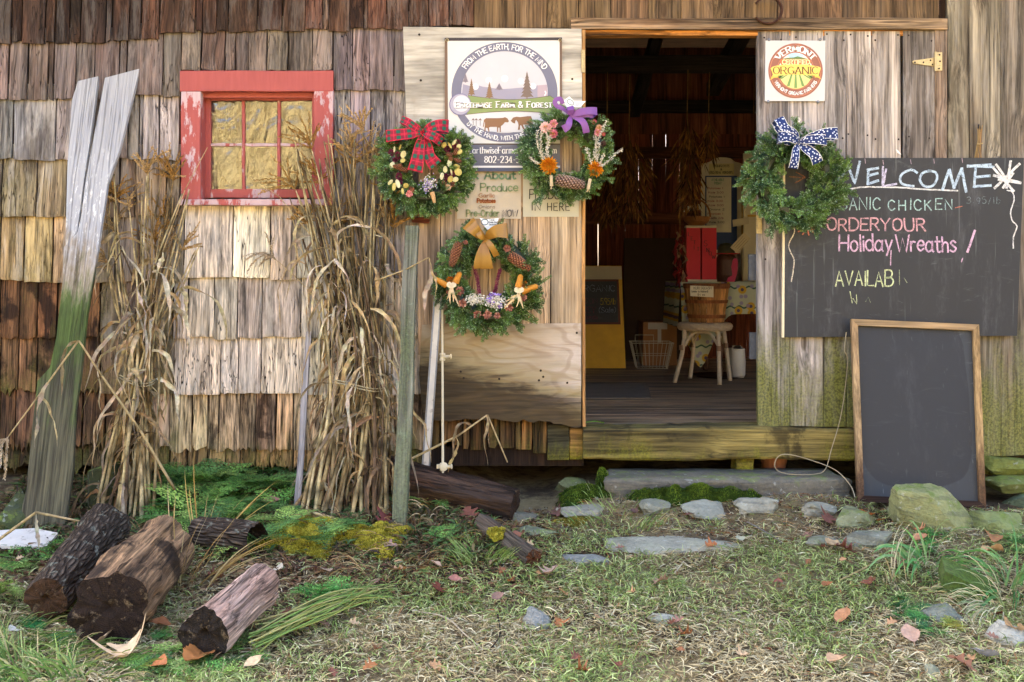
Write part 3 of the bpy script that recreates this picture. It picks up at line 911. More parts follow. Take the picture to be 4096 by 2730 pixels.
# ------------------------------------------------------------------ lettering
# every glyph: strokes on a grid 0-4 wide, 0-6 high; '~' = curved stroke
GL = {
'A': '0,0 2,6 4,0|0.8,2.2 3.2,2.2', 'B': '0,0 0,6|~0,6 2.6,6 3.4,4.6 2.4,3.2 0,3.1|~0,3.1 2.9,3.1 4,1.6 2.7,0 0,0',
'C': '~3.8,5 2.2,6.1 0.5,5 0,3 0.6,0.9 2.3,-0.1 3.9,1', 'D': '0,0 0,6|~0,6 2.4,5.9 4,4.3 4,1.8 2.4,0.1 0,0',
'E': '3.4,6 0,6 0,0 3.5,0|0,3.1 2.8,3.1', 'F': '3.4,6 0,6 0,0|0,3.1 2.7,3.1',
'G': '~3.8,5 2.2,6.1 0.5,5 0,3 0.6,0.9 2.3,-0.1 3.9,0.8|3.9,0.8 3.9,2.7 2.5,2.7', 'H': '0,0 0,6|4,0 4,6|0,3 4,3',
'I': '0.5,0 0.5,6', 'J': '~2.6,6 2.6,1.6 1.5,0 0,1', 'K': '0,0 0,6|3.6,6 0.1,2.7|1.2,3.6 3.8,0', 'L': '0,6 0,0 3.2,0',
'M': '0,0 0.5,6 2.5,1 4.5,6 5,0', 'N': '0,0 0,6 4,0 4,6', 'O': '~2,6 0.5,5.2 0,3 0.6,0.8 2,0 3.5,0.8 4.1,3 3.5,5.2 2,6',
'P': '0,0 0,6|~0,6 2.6,6 3.6,4.5 2.5,3 0,2.9', 'Q': '~2,6 0.5,5.2 0,3 0.6,0.8 2,0 3.5,0.8 4.1,3 3.5,5.2 2,6|2.4,1.4 4.2,-0.6',
'R': '0,0 0,6|~0,6 2.6,6 3.5,4.6 2.5,3.2 0,3.1|1.7,3.1 3.8,0', 'S': '~3.4,5.2 2,6.1 0.4,5.2 0.6,3.7 2.6,2.7 3.5,1.4 2.4,0 1,-0.1 0,0.9',
'T': '-0.2,6 3.9,6|1.8,6 1.8,0', 'U': '~0,6 0,2 0.8,0.2 2,-0.1 3.3,0.3 4,2 4,6', 'V': '0,6 2,0 4,6', 'W': '0,6 1.4,0 2.8,5 4.2,0 5.6,6',
'X': '0,0 4,6|0,6 4,0', 'Y': '0,6 2,3 4,6|2,3 2,0', 'Z': '0,6 3.8,6 0,0 3.9,0',
'a': '~2.8,3 1.4,3.9 0.2,2.9 0.1,1.1 1.2,0 2.4,0.6 2.9,2|2.9,3.8 2.9,0.4 3.4,0', 'b': '0,6 0,0|~0,2.8 1.2,3.9 2.6,3.2 2.9,1.7 2,0.1 0.7,0 0,1',
'c': '~2.6,3.2 1.3,3.9 0.2,2.8 0.1,1.3 1.2,0 2.7,0.7', 'd': '2.9,6 2.9,0|~2.9,2.8 1.6,3.9 0.2,3 0.1,1.2 1.2,0 2.4,0.4 2.9,1.2',
'e': '~0.2,2.1 2.8,2.1 2.5,3.5 1.3,3.9 0.2,2.9 0.1,1.2 1.3,0 2.8,0.7', 'f': '~2.2,5.6 1.2,6 0.8,4.8 0.8,0|0,3.7 2,3.7',
'g': '~2.8,3 1.4,3.9 0.2,2.9 0.2,1.2 1.3,0.1 2.8,1.2|~2.9,3.8 2.9,-0.6 2,-1.9 0.3,-1.6', 'h': '0,6 0,0|~0,2.6 1.2,3.9 2.4,3.4 2.6,2 2.6,0',
'i': '0.4,3.8 0.4,0|0.4,5 0.4,5.5', 'j': '~1,3.8 1,-1 0,-1.8|1,5 1,5.5', 'k': '0,6 0,0|2.3,3.8 0.1,1.7|0.9,2.3 2.5,0', 'l': '0.4,6 0.4,0',
'm': '0,3.8 0,0|~0,2.7 1,3.9 1.9,3.2 2,0|~2,2.7 3,3.9 3.9,3.2 4,0', 'n': '0,3.8 0,0|~0,2.6 1.2,3.9 2.4,3.4 2.6,2 2.6,0',
'o': '~1.4,3.9 0.3,3.1 0,1.9 0.4,0.6 1.5,0 2.6,0.7 2.9,2 2.5,3.3 1.4,3.9', 'p': '0,3.8 0,-1.9|~0,2.8 1.2,3.9 2.6,3.2 2.9,1.7 2,0.1 0.7,0 0,1',
'q': '2.9,3.8 2.9,-1.9|~2.9,2.8 1.6,3.9 0.2,3 0.1,1.2 1.2,0 2.4,0.4 2.9,1.2', 'r': '0,3.8 0,0|~0,2.4 0.9,3.7 2,3.6', 's': '~2.2,3.3 1.2,3.9 0.2,3.1 1.2,2.1 2.4,1.2 1.5,0 0,0.5',
't': '~0.9,5.4 0.9,1 1.4,0 2.2,0.3|0,3.8 2,3.8', 'u': '~0,3.8 0,1.2 0.9,0 2.1,0.5 2.6,1.6|2.6,3.8 2.6,0', 'v': '0,3.8 1.3,0 2.6,3.8', 'w': '0,3.8 1,0 2,3.4 3,0 4,3.8',
'x': '0,0 2.6,3.8|0,3.8 2.6,0', 'y': '0,3.8 1.4,0.3|2.8,3.8 0.8,-1.9', 'z': '0,3.8 2.6,3.8 0,0 2.7,0',
'0': '~1.8,6 0.4,5 0,3 0.5,0.9 1.8,0 3.1,0.9 3.6,3 3.2,5 1.8,6', '1': '0.3,4.8 1.5,6 1.5,0', '2': '~0.2,4.7 1,5.9 2.6,5.8 3.3,4.5 2.4,2.6 0.1,0|0.1,0 3.5,0',
'3': '~0.2,5.3 1.8,6 3.2,5 2.6,3.5 1.3,3.1|~1.3,3.1 3,2.8 3.4,1.2 2,-0.1 0.1,0.5', '4': '2.6,0 2.6,6 0,1.7 3.6,1.7', '5': '3.2,6 0.6,6 0.3,3.4|~0.3,3.4 1.9,3.8 3.3,2.8 3.2,1 1.7,-0.1 0,0.5',
'6': '~3,5.7 1.4,5.2 0.2,3 0.4,0.8 1.8,0 3.2,0.8 3.2,2.5 1.9,3.4 0.4,2.4', '7': '0,6 3.6,6 1.2,0', '8': '~1.8,6 0.5,5.2 0.8,3.7 2.6,2.8 3.4,1.4 1.8,0 0.2,1.2 1,2.9 2.7,3.7 3.1,5.1 1.8,6',
'9': '~3.2,3.4 1.8,2.6 0.4,3.6 0.4,5.2 1.8,6 3.1,5.2 3.3,3.4 2.4,0', '&': '~4,2.6 2.6,0.4 1.2,-0.1 0.1,1.2 0.8,2.8 2.4,4 2.4,5.6 1.3,6 0.8,4.8 2,2.6 4.1,0',
'-': '0.3,2.6 2.3,2.6', '/': '0,-0.4 2.2,6.2', '.': '0.3,0 0.35,0.35', ',': '0.5,0.5 0.1,-1', '!': '0.6,6 0.6,1.7|0.5,0 0.55,0.4', '$': '~3.2,5 2,5.6 0.4,4.9 0.8,3.5 2.8,2.6 3.3,1.2 2,0.3 0.1,1|1.8,6.4 1.8,-0.5',
'(': '~1.4,6.6 0.2,4.4 0.2,1.6 1.4,-0.6', ')': '~0,6.6 1.2,4.4 1.2,1.6 0,-0.6', "'": '0.3,6 0.3,4.9', '"': '0.2,6 0.2,5|0.9,6 0.9,5', ' ': '', '+': '0,3 3,3|1.5,1.5 1.5,4.5'}
_gc = {}
def glyph(c):
    if c in _gc: return _gc[c]
    st = []; mx = 0.0
    for s in GL.get(c, '').split('|'):
        if not s: continue
        sm_ = s[0] == '~'
        P = [tuple(float(q) for q in w_.split(',')) for w_ in s.lstrip('~').split(' ')]
        mx = max(mx, max(p[0] for p in P))
        if sm_: P = [(v.x, v.y) for v in catmull([(p[0], p[1], 0) for p in P], 4)]
        st.append((P, sm_))
    _gc[c] = (st, (mx if c != ' ' else 1.9))
    return _gc[c]

def strokes(text, size=1.0, gap=1.1, jitter=0.0, rr=None, smallcaps=False):
    """-> list of polylines (local units, cap height = size), total width"""
    u = size / 6.0; x = 0.0; out = []
    for c in text:
        k = 1.0
        if smallcaps and c.islower(): c = c.upper(); k = 0.78
        st, w = glyph(c)
        jy = rr.uniform(-jitter, jitter) * size if rr else 0
        js = 1 + (rr.uniform(-jitter, jitter) if rr else 0)
        sl = rr.uniform(-jitter, jitter) if rr else 0
        for P, s_ in st:
            out.append(([(x + (p[0] * k + p[1] * sl * k) * u * js, p[1] * u * js * k + jy) for p in P], s_))
        x += (w * k + gap) * u
    return out, x - gap * u

def pen(mb, polys, f3, wid, off, serif=False, thin=0.45, col=None):
    """draw polylines as flat ribbons; f3 maps local (x, y) -> 3-D point on the surface; off: shift toward the viewer"""
    off = Vector(off)
    for P, curved in polys:
        n = len(P)
        if n < 2: continue
        L = []; Rr = []
        pts = [Vector((p[0], p[1])) for p in P]
        segs = [(pts, False)] if (curved or not serif) else [([pts[i], pts[i + 1]], True) for i in range(n - 1)]
        for sp, _ in segs:
            V = []; F = []
            m = len(sp)
            for i in range(m):
                t = (sp[min(i + 1, m - 1)] - sp[max(i - 1, 0)])
                if t.length < 1e-9: continue
                t.normalize()
                nn = Vector((-t.y, t.x))
                w = wid
                if serif: w = wid * (thin + (1 - thin) * abs(t.y) ** 1.5)
                q = sp[i]
                if not serif:
                    if i == 0: q = q - t * wid * 0.4
                    if i == m - 1: q = q + t * wid * 0.4
                for sg in (-1, 1):
                    e = q + nn * (w * 0.5 * sg)
                    V.append(Vector(f3(e.x, e.y)) + off)
            for i in range(len(V) // 2 - 1):
                F.append((2 * i, 2 * i + 2, 2 * i + 3, 2 * i + 1))
            mb.add(V, F, col)
            if serif:
                for e, o_ in ((sp[0], sp[1]), (sp[-1], sp[-2])):
                    t = (o_ - e).normalized()
                    if abs(t.y) > 0.6 and not curved:
                        h = wid * 0.28; ww = wid * 1.15; sgn = 1 if t.y > 0 else -1
                        c4 = [(e.x - ww, e.y), (e.x + ww, e.y), (e.x + ww, e.y + h * sgn), (e.x - ww, e.y + h * sgn)]
                        mb.add([Vector(f3(*c)) + off * 1.15 for c in c4], [(0, 1, 2, 3)], col)

def wall_map(x0, y0, Y, rot=0.0, sc=1.0):
    """local text space in photograph units (y up) -> wall plane"""
    c_, s_ = math.cos(rot), math.sin(rot)
    return lambda x, y: W(x0 + (x * c_ - y * s_) * sc, y0 - (x * s_ + y * c_) * sc, Y)

def write(mb, text, x0, y0, h, wid, Y=None, f3=None, off=(0, -0.0006, 0), gap=1.1, width=None, serif=False, jitter=0.0, seed=1, rot=0.0, smallcaps=False, thin=0.45, col=None):
    rr = random.Random(seed) if jitter else None
    P, w = strokes(text, h, gap, jitter, rr, smallcaps)
    k = width / w if width else 1.0
    P = [([(p[0] * k, p[1]) for p in q], s_) for q, s_ in P]
    if f3 is None: m = wall_map(x0, y0, Y, rot)
    else: m = lambda x, y: f3(x0 + x * math.cos(rot) - y * math.sin(rot), y0 - x * math.sin(rot) - y * math.cos(rot))
    pen(mb, P, m, wid, off, serif, thin, col)

def write_arc(mb, text, cx, cy, rad, a0, a1, h, wid, Y, inside=False, serif=False, off=(0, -0.0006, 0), gap=1.1, smallcaps=False, ky=1.0, col=(0.86, 0.84, 0.8)):
    """letters along a circle, angles in degrees clockwise from twelve o'clock; inside=True: reads along the bottom"""
    P, w = strokes(text, h, gap, smallcaps=smallcaps)
    def m(x, y):
        f = x / w
        a = R(a0 + (a1 - a0) * f)
        r = rad + (-y if inside else y)
        return W(cx + math.sin(a) * r, cy - math.cos(a) * r * ky, Y)
    pen(mb, P, m, wid, off, serif, col=col)

def poly(mb, pts, Y, off=0.0, col=None):
    mb.add([Vector(W(x, y, Y)) + Vector((0, -off, 0)) for x, y in pts], [tuple(range(len(pts)))[::-1]], col)
def disc(cx, cy, rx, ry=None, n=40, a0=0, a1=360):
    ry = ry or rx
    return [(cx + rx * math.sin(R(a0 + (a1 - a0) * i / n)), cy - ry * math.cos(R(a0 + (a1 - a0) * i / n))) for i in range(n + (0 if a1 - a0 == 360 else 1))]
def ringpoly(mb, cx, cy, r0, r1, Y, off, n=64, a0=0, a1=360, ky=1.0, col=None):
    V = []; F = []
    for i in range(n + 1):
        a = R(a0 + (a1 - a0) * i / n)
        for r in (r0, r1):
            V.append(Vector(W(cx + r * math.sin(a), cy - r * math.cos(a) * ky, Y)) + Vector((0, -off, 0)))
    for i in range(n): F.append((2 * i, 2 * i + 1, 2 * i + 3, 2 * i + 2))
    mb.add(V, F, col)

M['print'] = plain('printed_vinyl', (1, 1, 1), 0.42, 0.05, 6, 0.15, 5, 0.4, attr=True)
M['paper'] = plain('worn_paper', C('d9cfbd'), 0.7, 0.06, 6, 0.5, 14, 0.3, attr=True)
def chalk_mat():
    g = G('chalk')
    P = g.pos()
    n = g.noise(g.mapping(P, (1, 1, 1)), 420, 3, 0.6); b = g.noise(P, 45, 3, 0.6)
    m = g.ss(g.math('ADD', g.math('MULTIPLY', n, 0.75), g.math('MULTIPLY', b, 0.35)), 0.38, 0.60)
    p = g.node('ShaderNodeBsdfDiffuse', {0: g.attr()}); t = g.node('ShaderNodeBsdfTransparent')
    x = g.node('ShaderNodeMixShader', {0: g.math('MULTIPLY', m, 0.92)}); g.nt.links.new(t.outputs[0], x.inputs[1]); g.nt.links.new(p.outputs[0], x.inputs[2])
    g.nt.links.new(x.outputs[0], g.out_n.inputs[0])
    return g.m
M['chalk'] = chalk_mat()

# ------------------------------------------------------------------ farm banner
YB = YD - 0.024
ban = empty('banner', W(2010, 686, YB), 'white vinyl farm banner with ringed landscape emblem on the open door', 'banner')
WHT = C('cbc8c0'); BRN = C('7a5a40'); SLATE = C('6b6a7c'); SLB = C('5b5c6c')
V = []; F = []
nxb, nzb = 14, 16
for j in range(nzb + 1):
    for i in range(nxb + 1):
        x = 1779 + (2248 - 1779) * i / nxb; y = 153 + (688 - 153) * j / nzb
        p = Vector(W(x, y, YB)); p.y += 0.0015 * math.sin(i * 0.9 + j * 0.35)
        V.append(p)
for j in range(nzb):
    for i in range(nxb):
        a = j * (nxb + 1) + i; F.append((a, a + nxb + 1, a + nxb + 2, a + 1))
mb = MB(); mb.add(V, F, C('6d5442')); build('sheet', mb, M['print'], ban, sm=True)
O = 0.0035
mb = MB()
poly(mb, [(1790, 165), (2238, 163), (2240, 578), (1793, 578)], YB, O, WHT)
poly(mb, [(1779, 153), (2248, 151), (2248, 162), (1779, 164)], YB, O, C('33292a'))
ringpoly(mb, 2018, 370, 173, 212, YB, O + 0.0006, 72, col=SLATE, ky=0.945)
poly(mb, disc(2018, 370, 173, 163, 48), YB, O + 0.0005, C('bdb8bc'))
poly(mb, [(1800, 579), (2240, 579), (2240, 664), (1800, 664)], YB, O, SLB)
poly(mb, [(1800, 664), (2240, 664), (2240, 672), (1800, 672)], YB, O, C('d9d6d6'))
poly(mb, [(1800, 672), (2240, 672), (2240, 686), (1800, 686)], YB, O, C('3c4560'))
poly(mb, [(1793, 575), (2240, 575), (2240, 580), (1793, 580)], YB, O + 0.0008, C('4a3a30'))
build('print_field', mb, M['print'], ban)
mb = MB()
hill = [(1852, 338), (1880, 345), (1905, 340), (1930, 348), (1960, 352), (2000, 358), (2040, 356), (2080, 352), (2120, 350), (2150, 343), (2188, 340), (2190, 395), (2150, 402), (2080, 404), (1960, 398), (1880, 386), (1848, 380)]
poly(mb, hill, YB, O + 0.0012, C('8f8a9a'))
poly(mb, [(2150, 343), (2188, 340), (2190, 395), (2150, 402)], YB, O + 0.0014, C('a8959c'))
for x, y, r in ((1955, 323, 13), (2019, 316, 14), (2084, 326, 13), (1902, 348, 13), (2132, 346, 13)):
    poly(mb, disc(x, y, r, n=20), YB, O + 0.0016, C('cfcdd0'))
ringpoly(mb, 2172, 374, 9, 13, YB, O + 0.0018, 14, 40, 150, col=C('e6e4e6'))
build('landscape', mb, M['print'], ban)
def fir(mb, x, yb, h, w, col, off):
    L = [(x, yb - h)]; Rr = []
    n = 7
    for i in range(1, n + 1):
        f = i / n
        L.append((x - w * f * 0.5, yb - h * (1 - f * 0.93))); L.append((x - w * f * 0.28, yb - h * (1 - f * 0.93) - h * 0.02))
    L += [(x - 2, yb - h * 0.06), (x - 2, yb), (x + 2, yb), (x + 2, yb - h * 0.06)]
    for i in range(n, 0, -1):
        f = i / n
        L.append((x + w * f * 0.28, yb - h * (1 - f * 0.93) - h * 0.02)); L.append((x + w * f * 0.5, yb - h * (1 - f * 0.93)))
    poly(mb, L, YB, off, col)
mb = MB()
for x, yb, h, w, c in ((1862, 332, 38, 26, '7a7078'), (1886, 385, 70, 30, '7b5d42'), (1958, 397, 70, 34, '7b5d42'), (1997, 362, 28, 34, '726872'), (2108, 398, 112, 54, '6e5c52')):
    mb = MB(); fir(mb, x, yb, h, w, C(c), O + 0.002); build('tree_print', mb, M['print'], ban)
mb = MB()
up = [(1872, 384)] + [(1872 + (2215 - 1872) * i / 16, 384 + 17 * math.sin(math.pi * i / 16) ** 1 - 0.5 * i / 16) for i in range(1, 16)] + [(2200, 386), (2222, 400)]
lo = [(2235, 452)] + [(2235 - (2235 - 1868) * i / 16, 458 - 13 * math.sin(math.pi * i / 16)) for i in range(0, 17)]
poly(mb, [(x, y - 2) for x, y in up] + [(x, y + 2) for x, y in lo], YB, O + 0.0022, C('5c4a38'))
poly(mb, up + lo, YB, O + 0.0026, C('7d8c54'))
build('green_band', mb, M['print'], ban)
mb = MB()
poly(mb, disc(1841, 419, 44, n=36), YB, O + 0.003, C('70688a'))
poly(mb, disc(1842, 419, 41, n=36), YB, O + 0.0034, C('a29eac'))
poly(mb, disc(1846, 416, 33, n=36), YB, O + 0.0038, C('c6c4ca'))
build('moon_print', mb, M['print'], ban)
mb = MB()
poly(mb, [(1860, 462), (1930, 452), (2020, 450), (2120, 454), (2190, 466), (2176, 500), (2140, 525), (2080, 530), (2010, 530), (1950, 527), (1890, 500)], YB, O + 0.0012, C('c4c2c2'))
cow = [(1940, 478), (1944, 474), (1990, 474), (2012, 473), (2020, 470), (2030, 475), (2036, 486), (2032, 491), (2020, 490), (2012, 500), (2004, 506), (2003, 530), (1999, 530), (1998, 512), (1993, 512), (1992, 529), (1988, 529), (1988, 509), (1962, 509), (1956, 512), (1958, 528), (1954, 528), (1950, 514), (1943, 512), (1942, 527), (1938, 527), (1938, 512), (1940, 500), (1939, 486), (1935, 510), (1932, 508), (1936, 480)]
horse = [(2046, 480), (2052, 472), (2066, 468), (2080, 470), (2110, 466), (2124, 466), (2128, 476), (2132, 500), (2128, 500), (2126, 490), (2124, 500), (2130, 516), (2124, 517), (2118, 500), (2092, 500), (2096, 512), (2100, 518), (2092, 518), (2084, 502), (2080, 504), (2080, 520), (2071, 521), (2074, 504), (2072, 492), (2066, 482), (2062, 484), (2060, 496), (2050, 492), (2042, 484)]
poly(mb, cow, YB, O + 0.002, C('805a3c')); poly(mb, horse, YB, O + 0.002, C('805a3c'))
for x in (1893, 1905, 1921):
    poly(mb, [(x - 1, 505), (x + 1, 505), (x + 1, 478), (x - 1, 478)], YB, O + 0.002, C('5f5348'))
    poly(mb, [(x - 8, 484), (x, 474), (x + 8, 484), (x, 480)], YB, O + 0.0021, C('6b4a3a'))
build('animal_print', mb, M['print'], ban)
mb = MB()
TW = C('ece9e6')
for col_, dx_, dy_, o_ in ((C('5a4a3c'), 2, 2.5, O + 0.0042), (C('f2efe9'), 0, 0, O + 0.0048)):
    write(mb, 'Earthwise Farm & Forest', 1822 + dx_, 432 + dy_, 24, 5.2, YB, off=(0, -o_, 0), width=386, serif=True, smallcaps=True, col=col_)
build('lettering', mb, M['print'], ban); mb = MB()
write_arc(mb, 'FROM THE EARTH, FOR THE MIND', 2018, 370, 182, -57, 58, 21, 3.6, YB, off=(0, -(O + 0.002), 0), ky=0.945)
build('lettering', mb, M['print'], ban); mb = MB()
write_arc(mb, 'BY THE HAND, WITH THE HEART', 2018, 370, 203, 228, 135, 17, 3.2, YB, inside=True, off=(0, -(O + 0.002), 0), ky=0.945)
build('lettering', mb, M['print'], ban); mb = MB()
write(mb, 'www.EarthwiseFarmandForest.com', 1815, 615, 26, 3.6, YB, off=(0, -(O + 0.002), 0), width=410, serif=True, col=TW)
build('lettering', mb, M['print'], ban); mb = MB()
write(mb, '802-234-5524', 1938, 652, 26, 4.2, YB, off=(0, -(O + 0.002), 0), width=190, serif=True, col=TW)
build('lettering', mb, M['print'], ban)
for x in (1788, 2240):
    mb = MB(); p = Vector(W(x, 161, YB - 0.005))
    q = [(0.0045 + 0.0035 * (1 - math.cos(t)) / 2 * 1.0, 0.003 * math.sin(t)) for t in [0, 0.8, 1.57, 2.4, 3.14]]
    mb.lathe(p, q, 16, axis=(0, -1, 0), cap=False); build('grommet', mb, M['brass'], ban)

# ------------------------------------------------------------------ organic sign
YO = -0.0445
og = empty('organic_sign', W(3180, 405, YO), 'square white sign with round brown organic emblem on the plank door', 'sign')
mb = MB(); mb.prism([W(x, y, YO) for x, y in ((3059, 405), (3299, 405), (3302, 163), (3062, 163))], (0, 0.004, 0), C('c2c0bd'))
build('panel', mb, M['print'], og)
mb = MB(); cx, cy = 3182, 284
poly(mb, disc(cx, cy, 109, 110, 64), YO, 0.0006, C('915a46'))
for r in (101, 73): ringpoly(mb, cx, cy, r, r + 2.0, YO, 0.0012, 64, col=C('c97d5c'))
poly(mb, disc(cx, cy, 68, 72, 48), YO, 0.0014, C('d9d2c8'))
build('roundel', mb, M['print'], og)
mb = MB()
poly(mb, disc(cx, cy, 68, 72, 20, -30, 30) + [(cx, 262)], YO, 0.0018, C('a8c4d4'))
poly(mb, [(3128, 236), (3150, 232), (3175, 231), (3190, 226), (3205, 230), (3236, 238), (3240, 262), (3124, 262)], YO, 0.0022, C('5d7a45'))
fld = [(cx + 68 * math.sin(R(a)), cy - 72 * math.cos(R(a))) for a in range(90, 271, 8)]
poly(mb, fld, YO, 0.0022, C('dccf80'))
for i in range(-4, 5):
    x0 = cx + i * 15; x1 = cx + i * 30
    yb_ = cy + 72 * math.sqrt(max(0, 1 - min(1, abs(x1 - cx) / 69) ** 2)) - 1
    if abs(x1 - cx) > 66: x1 = cx + 64 * (1 if i > 0 else -1); yb_ = cy + 30
    poly(mb, [(x0 - 3.2, 298), (x0 + 3.2, 298), (x1 + 6, yb_ - 2), (x1 - 6, yb_ - 2)], YO, 0.0026, C('6f8f4e'))
build('field_print', mb, M['print'], og)
mb = MB()
rr_ = 12
pill = [(3120 + rr_ - rr_ * math.sin(R(a)), 249 - rr_ * math.cos(R(a))) for a in range(0, 181, 20)] + [(3243 - rr_ + rr_ * math.sin(R(a)), 249 + rr_ * math.cos(R(a))) for a in range(0, 181, 20)]
poly(mb, pill, YO, 0.003, C('c4683f'))
bn = [(3082, 275), (3090, 268), (3110, 263), (3150, 259), (3182, 258), (3216, 259), (3250, 263), (3274, 268), (3283, 273), (3272, 306), (3260, 304), (3220, 300), (3182, 299), (3145, 300), (3110, 304), (3094, 307)]
poly(mb, [(3090, 300), (3079, 322), (3096, 312), (3110, 312), (3112, 302)], YO, 0.0030, C('d9b54e'))
poly(mb, [(3272, 300), (3285, 319), (3268, 311), (3258, 311), (3258, 302)], YO, 0.0030, C('d9b54e'))
poly(mb, bn, YO, 0.0034, C('e6c65c'))
build('ribbon_print', mb, M['print'], og)
mb = MB()
write(mb, 'CERTIFIED', 3129, 258, 17, 3.6, YO, off=(0, -0.0038, 0), width=108, col=C('f0e6a8'))
build('lettering', mb, M['print'], og); mb = MB()
write(mb, 'ORGANIC', 3093, 297, 28, 4.4, YO, off=(0, -0.0042, 0), width=178, serif=True, thin=0.35, col=C('5c3420'))
build('lettering', mb, M['print'], og); mb = MB()
write_arc(mb, 'VERMONT', cx, cy, 77, -56, 57, 24, 5.0, YO, off=(0, -0.002, 0), serif=True)
build('lettering', mb, M['print'], og); mb = MB()
write_arc(mb, 'VERMONT ORGANIC FARMERS', cx, cy, 96.5, 242, 118, 12, 2.8, YO, inside=True, off=(0, -0.002, 0))
build('lettering', mb, M['print'], og)
for x, y in ((3076, 160), (3281, 159), (3073, 407), (3272, 408)):
    mb = MB(); mb.lathe(W(x, y, YO), [(0.0075, 0.0), (0.0075, 0.001), (0.003, 0.0035), (0.0005, 0.004)], 12, axis=(0, -1, 0)); build('washer', mb, M['steel'], og)

# ------------------------------------------------------------------ two paper notices on the open door
YP = YD - 0.004
def crumple(name, pts, Y, label, col, amp=0.004, seed=0):
    rr = random.Random(seed); ph = [rr.uniform(0, 6) for _ in range(6)]
    (x0, y0), (x1, y1) = pts
    V = []; F = []; nx_, ny_ = 12, 10
    for j in range(ny_ + 1):
        for i in range(nx_ + 1):
            x = x0 + (x1 - x0) * i / nx_; y = y0 + (y1 - y0) * j / ny_
            p = Vector(W(x, y, Y)); p.y -= amp * (0.6 + 0.4 * math.sin(i * 1.1 + ph[0] + j * 0.7) + 0.3 * math.sin(j * 1.7 + ph[1] - i * 0.5)) * (0.3 + 0.7 * math.sin(math.pi * i / nx_) * math.sin(math.pi * j / ny_))
            V.append(p)
    for j in range(ny_):
        for i in range(nx_):
            a = j * (nx_ + 1) + i; F.append((a, a + nx_ + 1, a + nx_ + 2, a + 1))
    e = empty(name, W((x0 + x1) / 2, y1, Y), label, 'notice')
    mb = MB(); mb.add(V, F, col); build('sheet', mb, M['paper'], e, sm=True)
    return e
n1 = crumple('paper_notice', ((1828, 684), (2084, 876)), YP, 'crinkled plastic-covered produce notice with green, orange and outlined lettering', C('b9ad9a'), 0.006, 3)
mb = MB(); yo = YP - 0.008
GRN = C('6a8468'); GN2 = C('80906a')
write(mb, 'Ask About', 1840, 716, 30, 7, yo, width=222, col=GRN, jitter=0.03, seed=2)
build('lettering', mb, M['paper'], n1); mb = MB()
write(mb, 'Our Produce', 1838, 765, 30, 5, yo, width=232, col=GN2, jitter=0.03, seed=3)
build('lettering', mb, M['paper'], n1); mb = MB()
write(mb, 'Garlic', 1916, 790, 15, 3, yo, width=62, col=C('a87c5c'))
build('lettering', mb, M['paper'], n1); mb = MB()
write(mb, 'Potatoes', 1909, 811, 15, 4.5, yo, width=72, col=C('9a5628'))
build('lettering', mb, M['paper'], n1); mb = MB()
write(mb, 'Onions', 1916, 834, 13, 1.8, yo, width=64, col=C('857660'))
build('lettering', mb, M['paper'], n1); mb = MB()
write(mb, 'Pre-Order', 1866, 866, 26, 5, yo, width=130, col=C('868e66'), jitter=0.03, seed=4)
build('lettering', mb, M['paper'], n1); mb = MB()
write(mb, 'NOW', 2012, 866, 26, 2.2, yo, width=60, col=C('4a4644')); write(mb, 'NOW', 2008, 868, 26, 1.6, yo, width=62, col=C('4a4644'))
build('lettering', mb, M['paper'], n1)
n2 = crumple('paper_notice', ((2092, 690), (2315, 868)), YP, 'cream hand-lettered notice reading produce in here beside the doorway', C('b8b39f'), 0.002, 5)
mb = MB(); yo = YP - 0.004
write(mb, 'PRODUCE', 2118, 796, 36, 3.6, yo, width=170, col=C('3e3a36'), jitter=0.04, seed=5)
build('lettering', mb, M['paper'], n2); mb = MB()
write(mb, 'IN', 2126, 842, 30, 3.6, yo, width=36, col=C('3e3a36'), gap=2.2, jitter=0.04, seed=6)
build('lettering', mb, M['paper'], n2); mb = MB()
write(mb, 'HERE', 2190, 842, 30, 3.6, yo, width=88, col=C('3e3a36'), gap=2.2, jitter=0.04, seed=7)
build('lettering', mb, M['paper'], n2)

# ------------------------------------------------------------------ big chalkboard
def slate_mat(name, c0, c1, damp=None):
    g = G(name)
    P = g.pos(); o = g.obj()
    n = g.noise(g.mapping(P, (1, 1, 0.6)), 3.5, 5, 0.65); sm_ = g.noise(g.mapping(P, (5, 5, 1.2)), 2.0, 6, 0.75)
    c = g.mix(n, c0, c1)
    c = g.mix(g.math('MULTIPLY', g.ss(sm_, 0.52, 0.85), 0.30), c, C('8a8688'))
    er = g.noise(g.mapping(P, (1.6, 1.6, 6)), 2.4, 6, 0.7, 1.5)
    c = g.mix(g.math('MULTIPLY', g.ss(er, 0.58, 0.74), 0.16), c, C('9a9a98'))
    sc2 = g.noise(g.mapping(P, (60, 60, 2.0)), 1.0, 3, 0.6)
    c = g.mix(g.math('MULTIPLY', g.ss(sc2, 0.66, 0.72), 0.14), c, C('a0a09c'))
    if damp is not None:
        x, y, z = g.sep(o)
        ex = g.math('DIVIDE', g.math('ABSOLUTE', x), damp[0]); ez = g.math('DIVIDE', g.math('ABSOLUTE', g.math('SUBTRACT', z, damp[1])), damp[2])
        r = g.math('ADD', g.math('POWER', ex, 4.0), g.math('POWER', ez, 4.0))
        r = g.math('ADD', r, g.math('MULTIPLY', g.math('SUBTRACT', g.noise(o, 6, 3), 0.5), 0.3))
        m = g.ss(r, 1.02, 0.94)
        c = g.mix(g.math('MULTIPLY', m, 0.6), c, C('222020'))
    return g.fin(c, 0.62, g.noise(P, 140, 3), 0.12, 0.002, 0.35)
M['slate'] = slate_mat('chalkboard_paint', C('2a2a2b'), C('343435'))
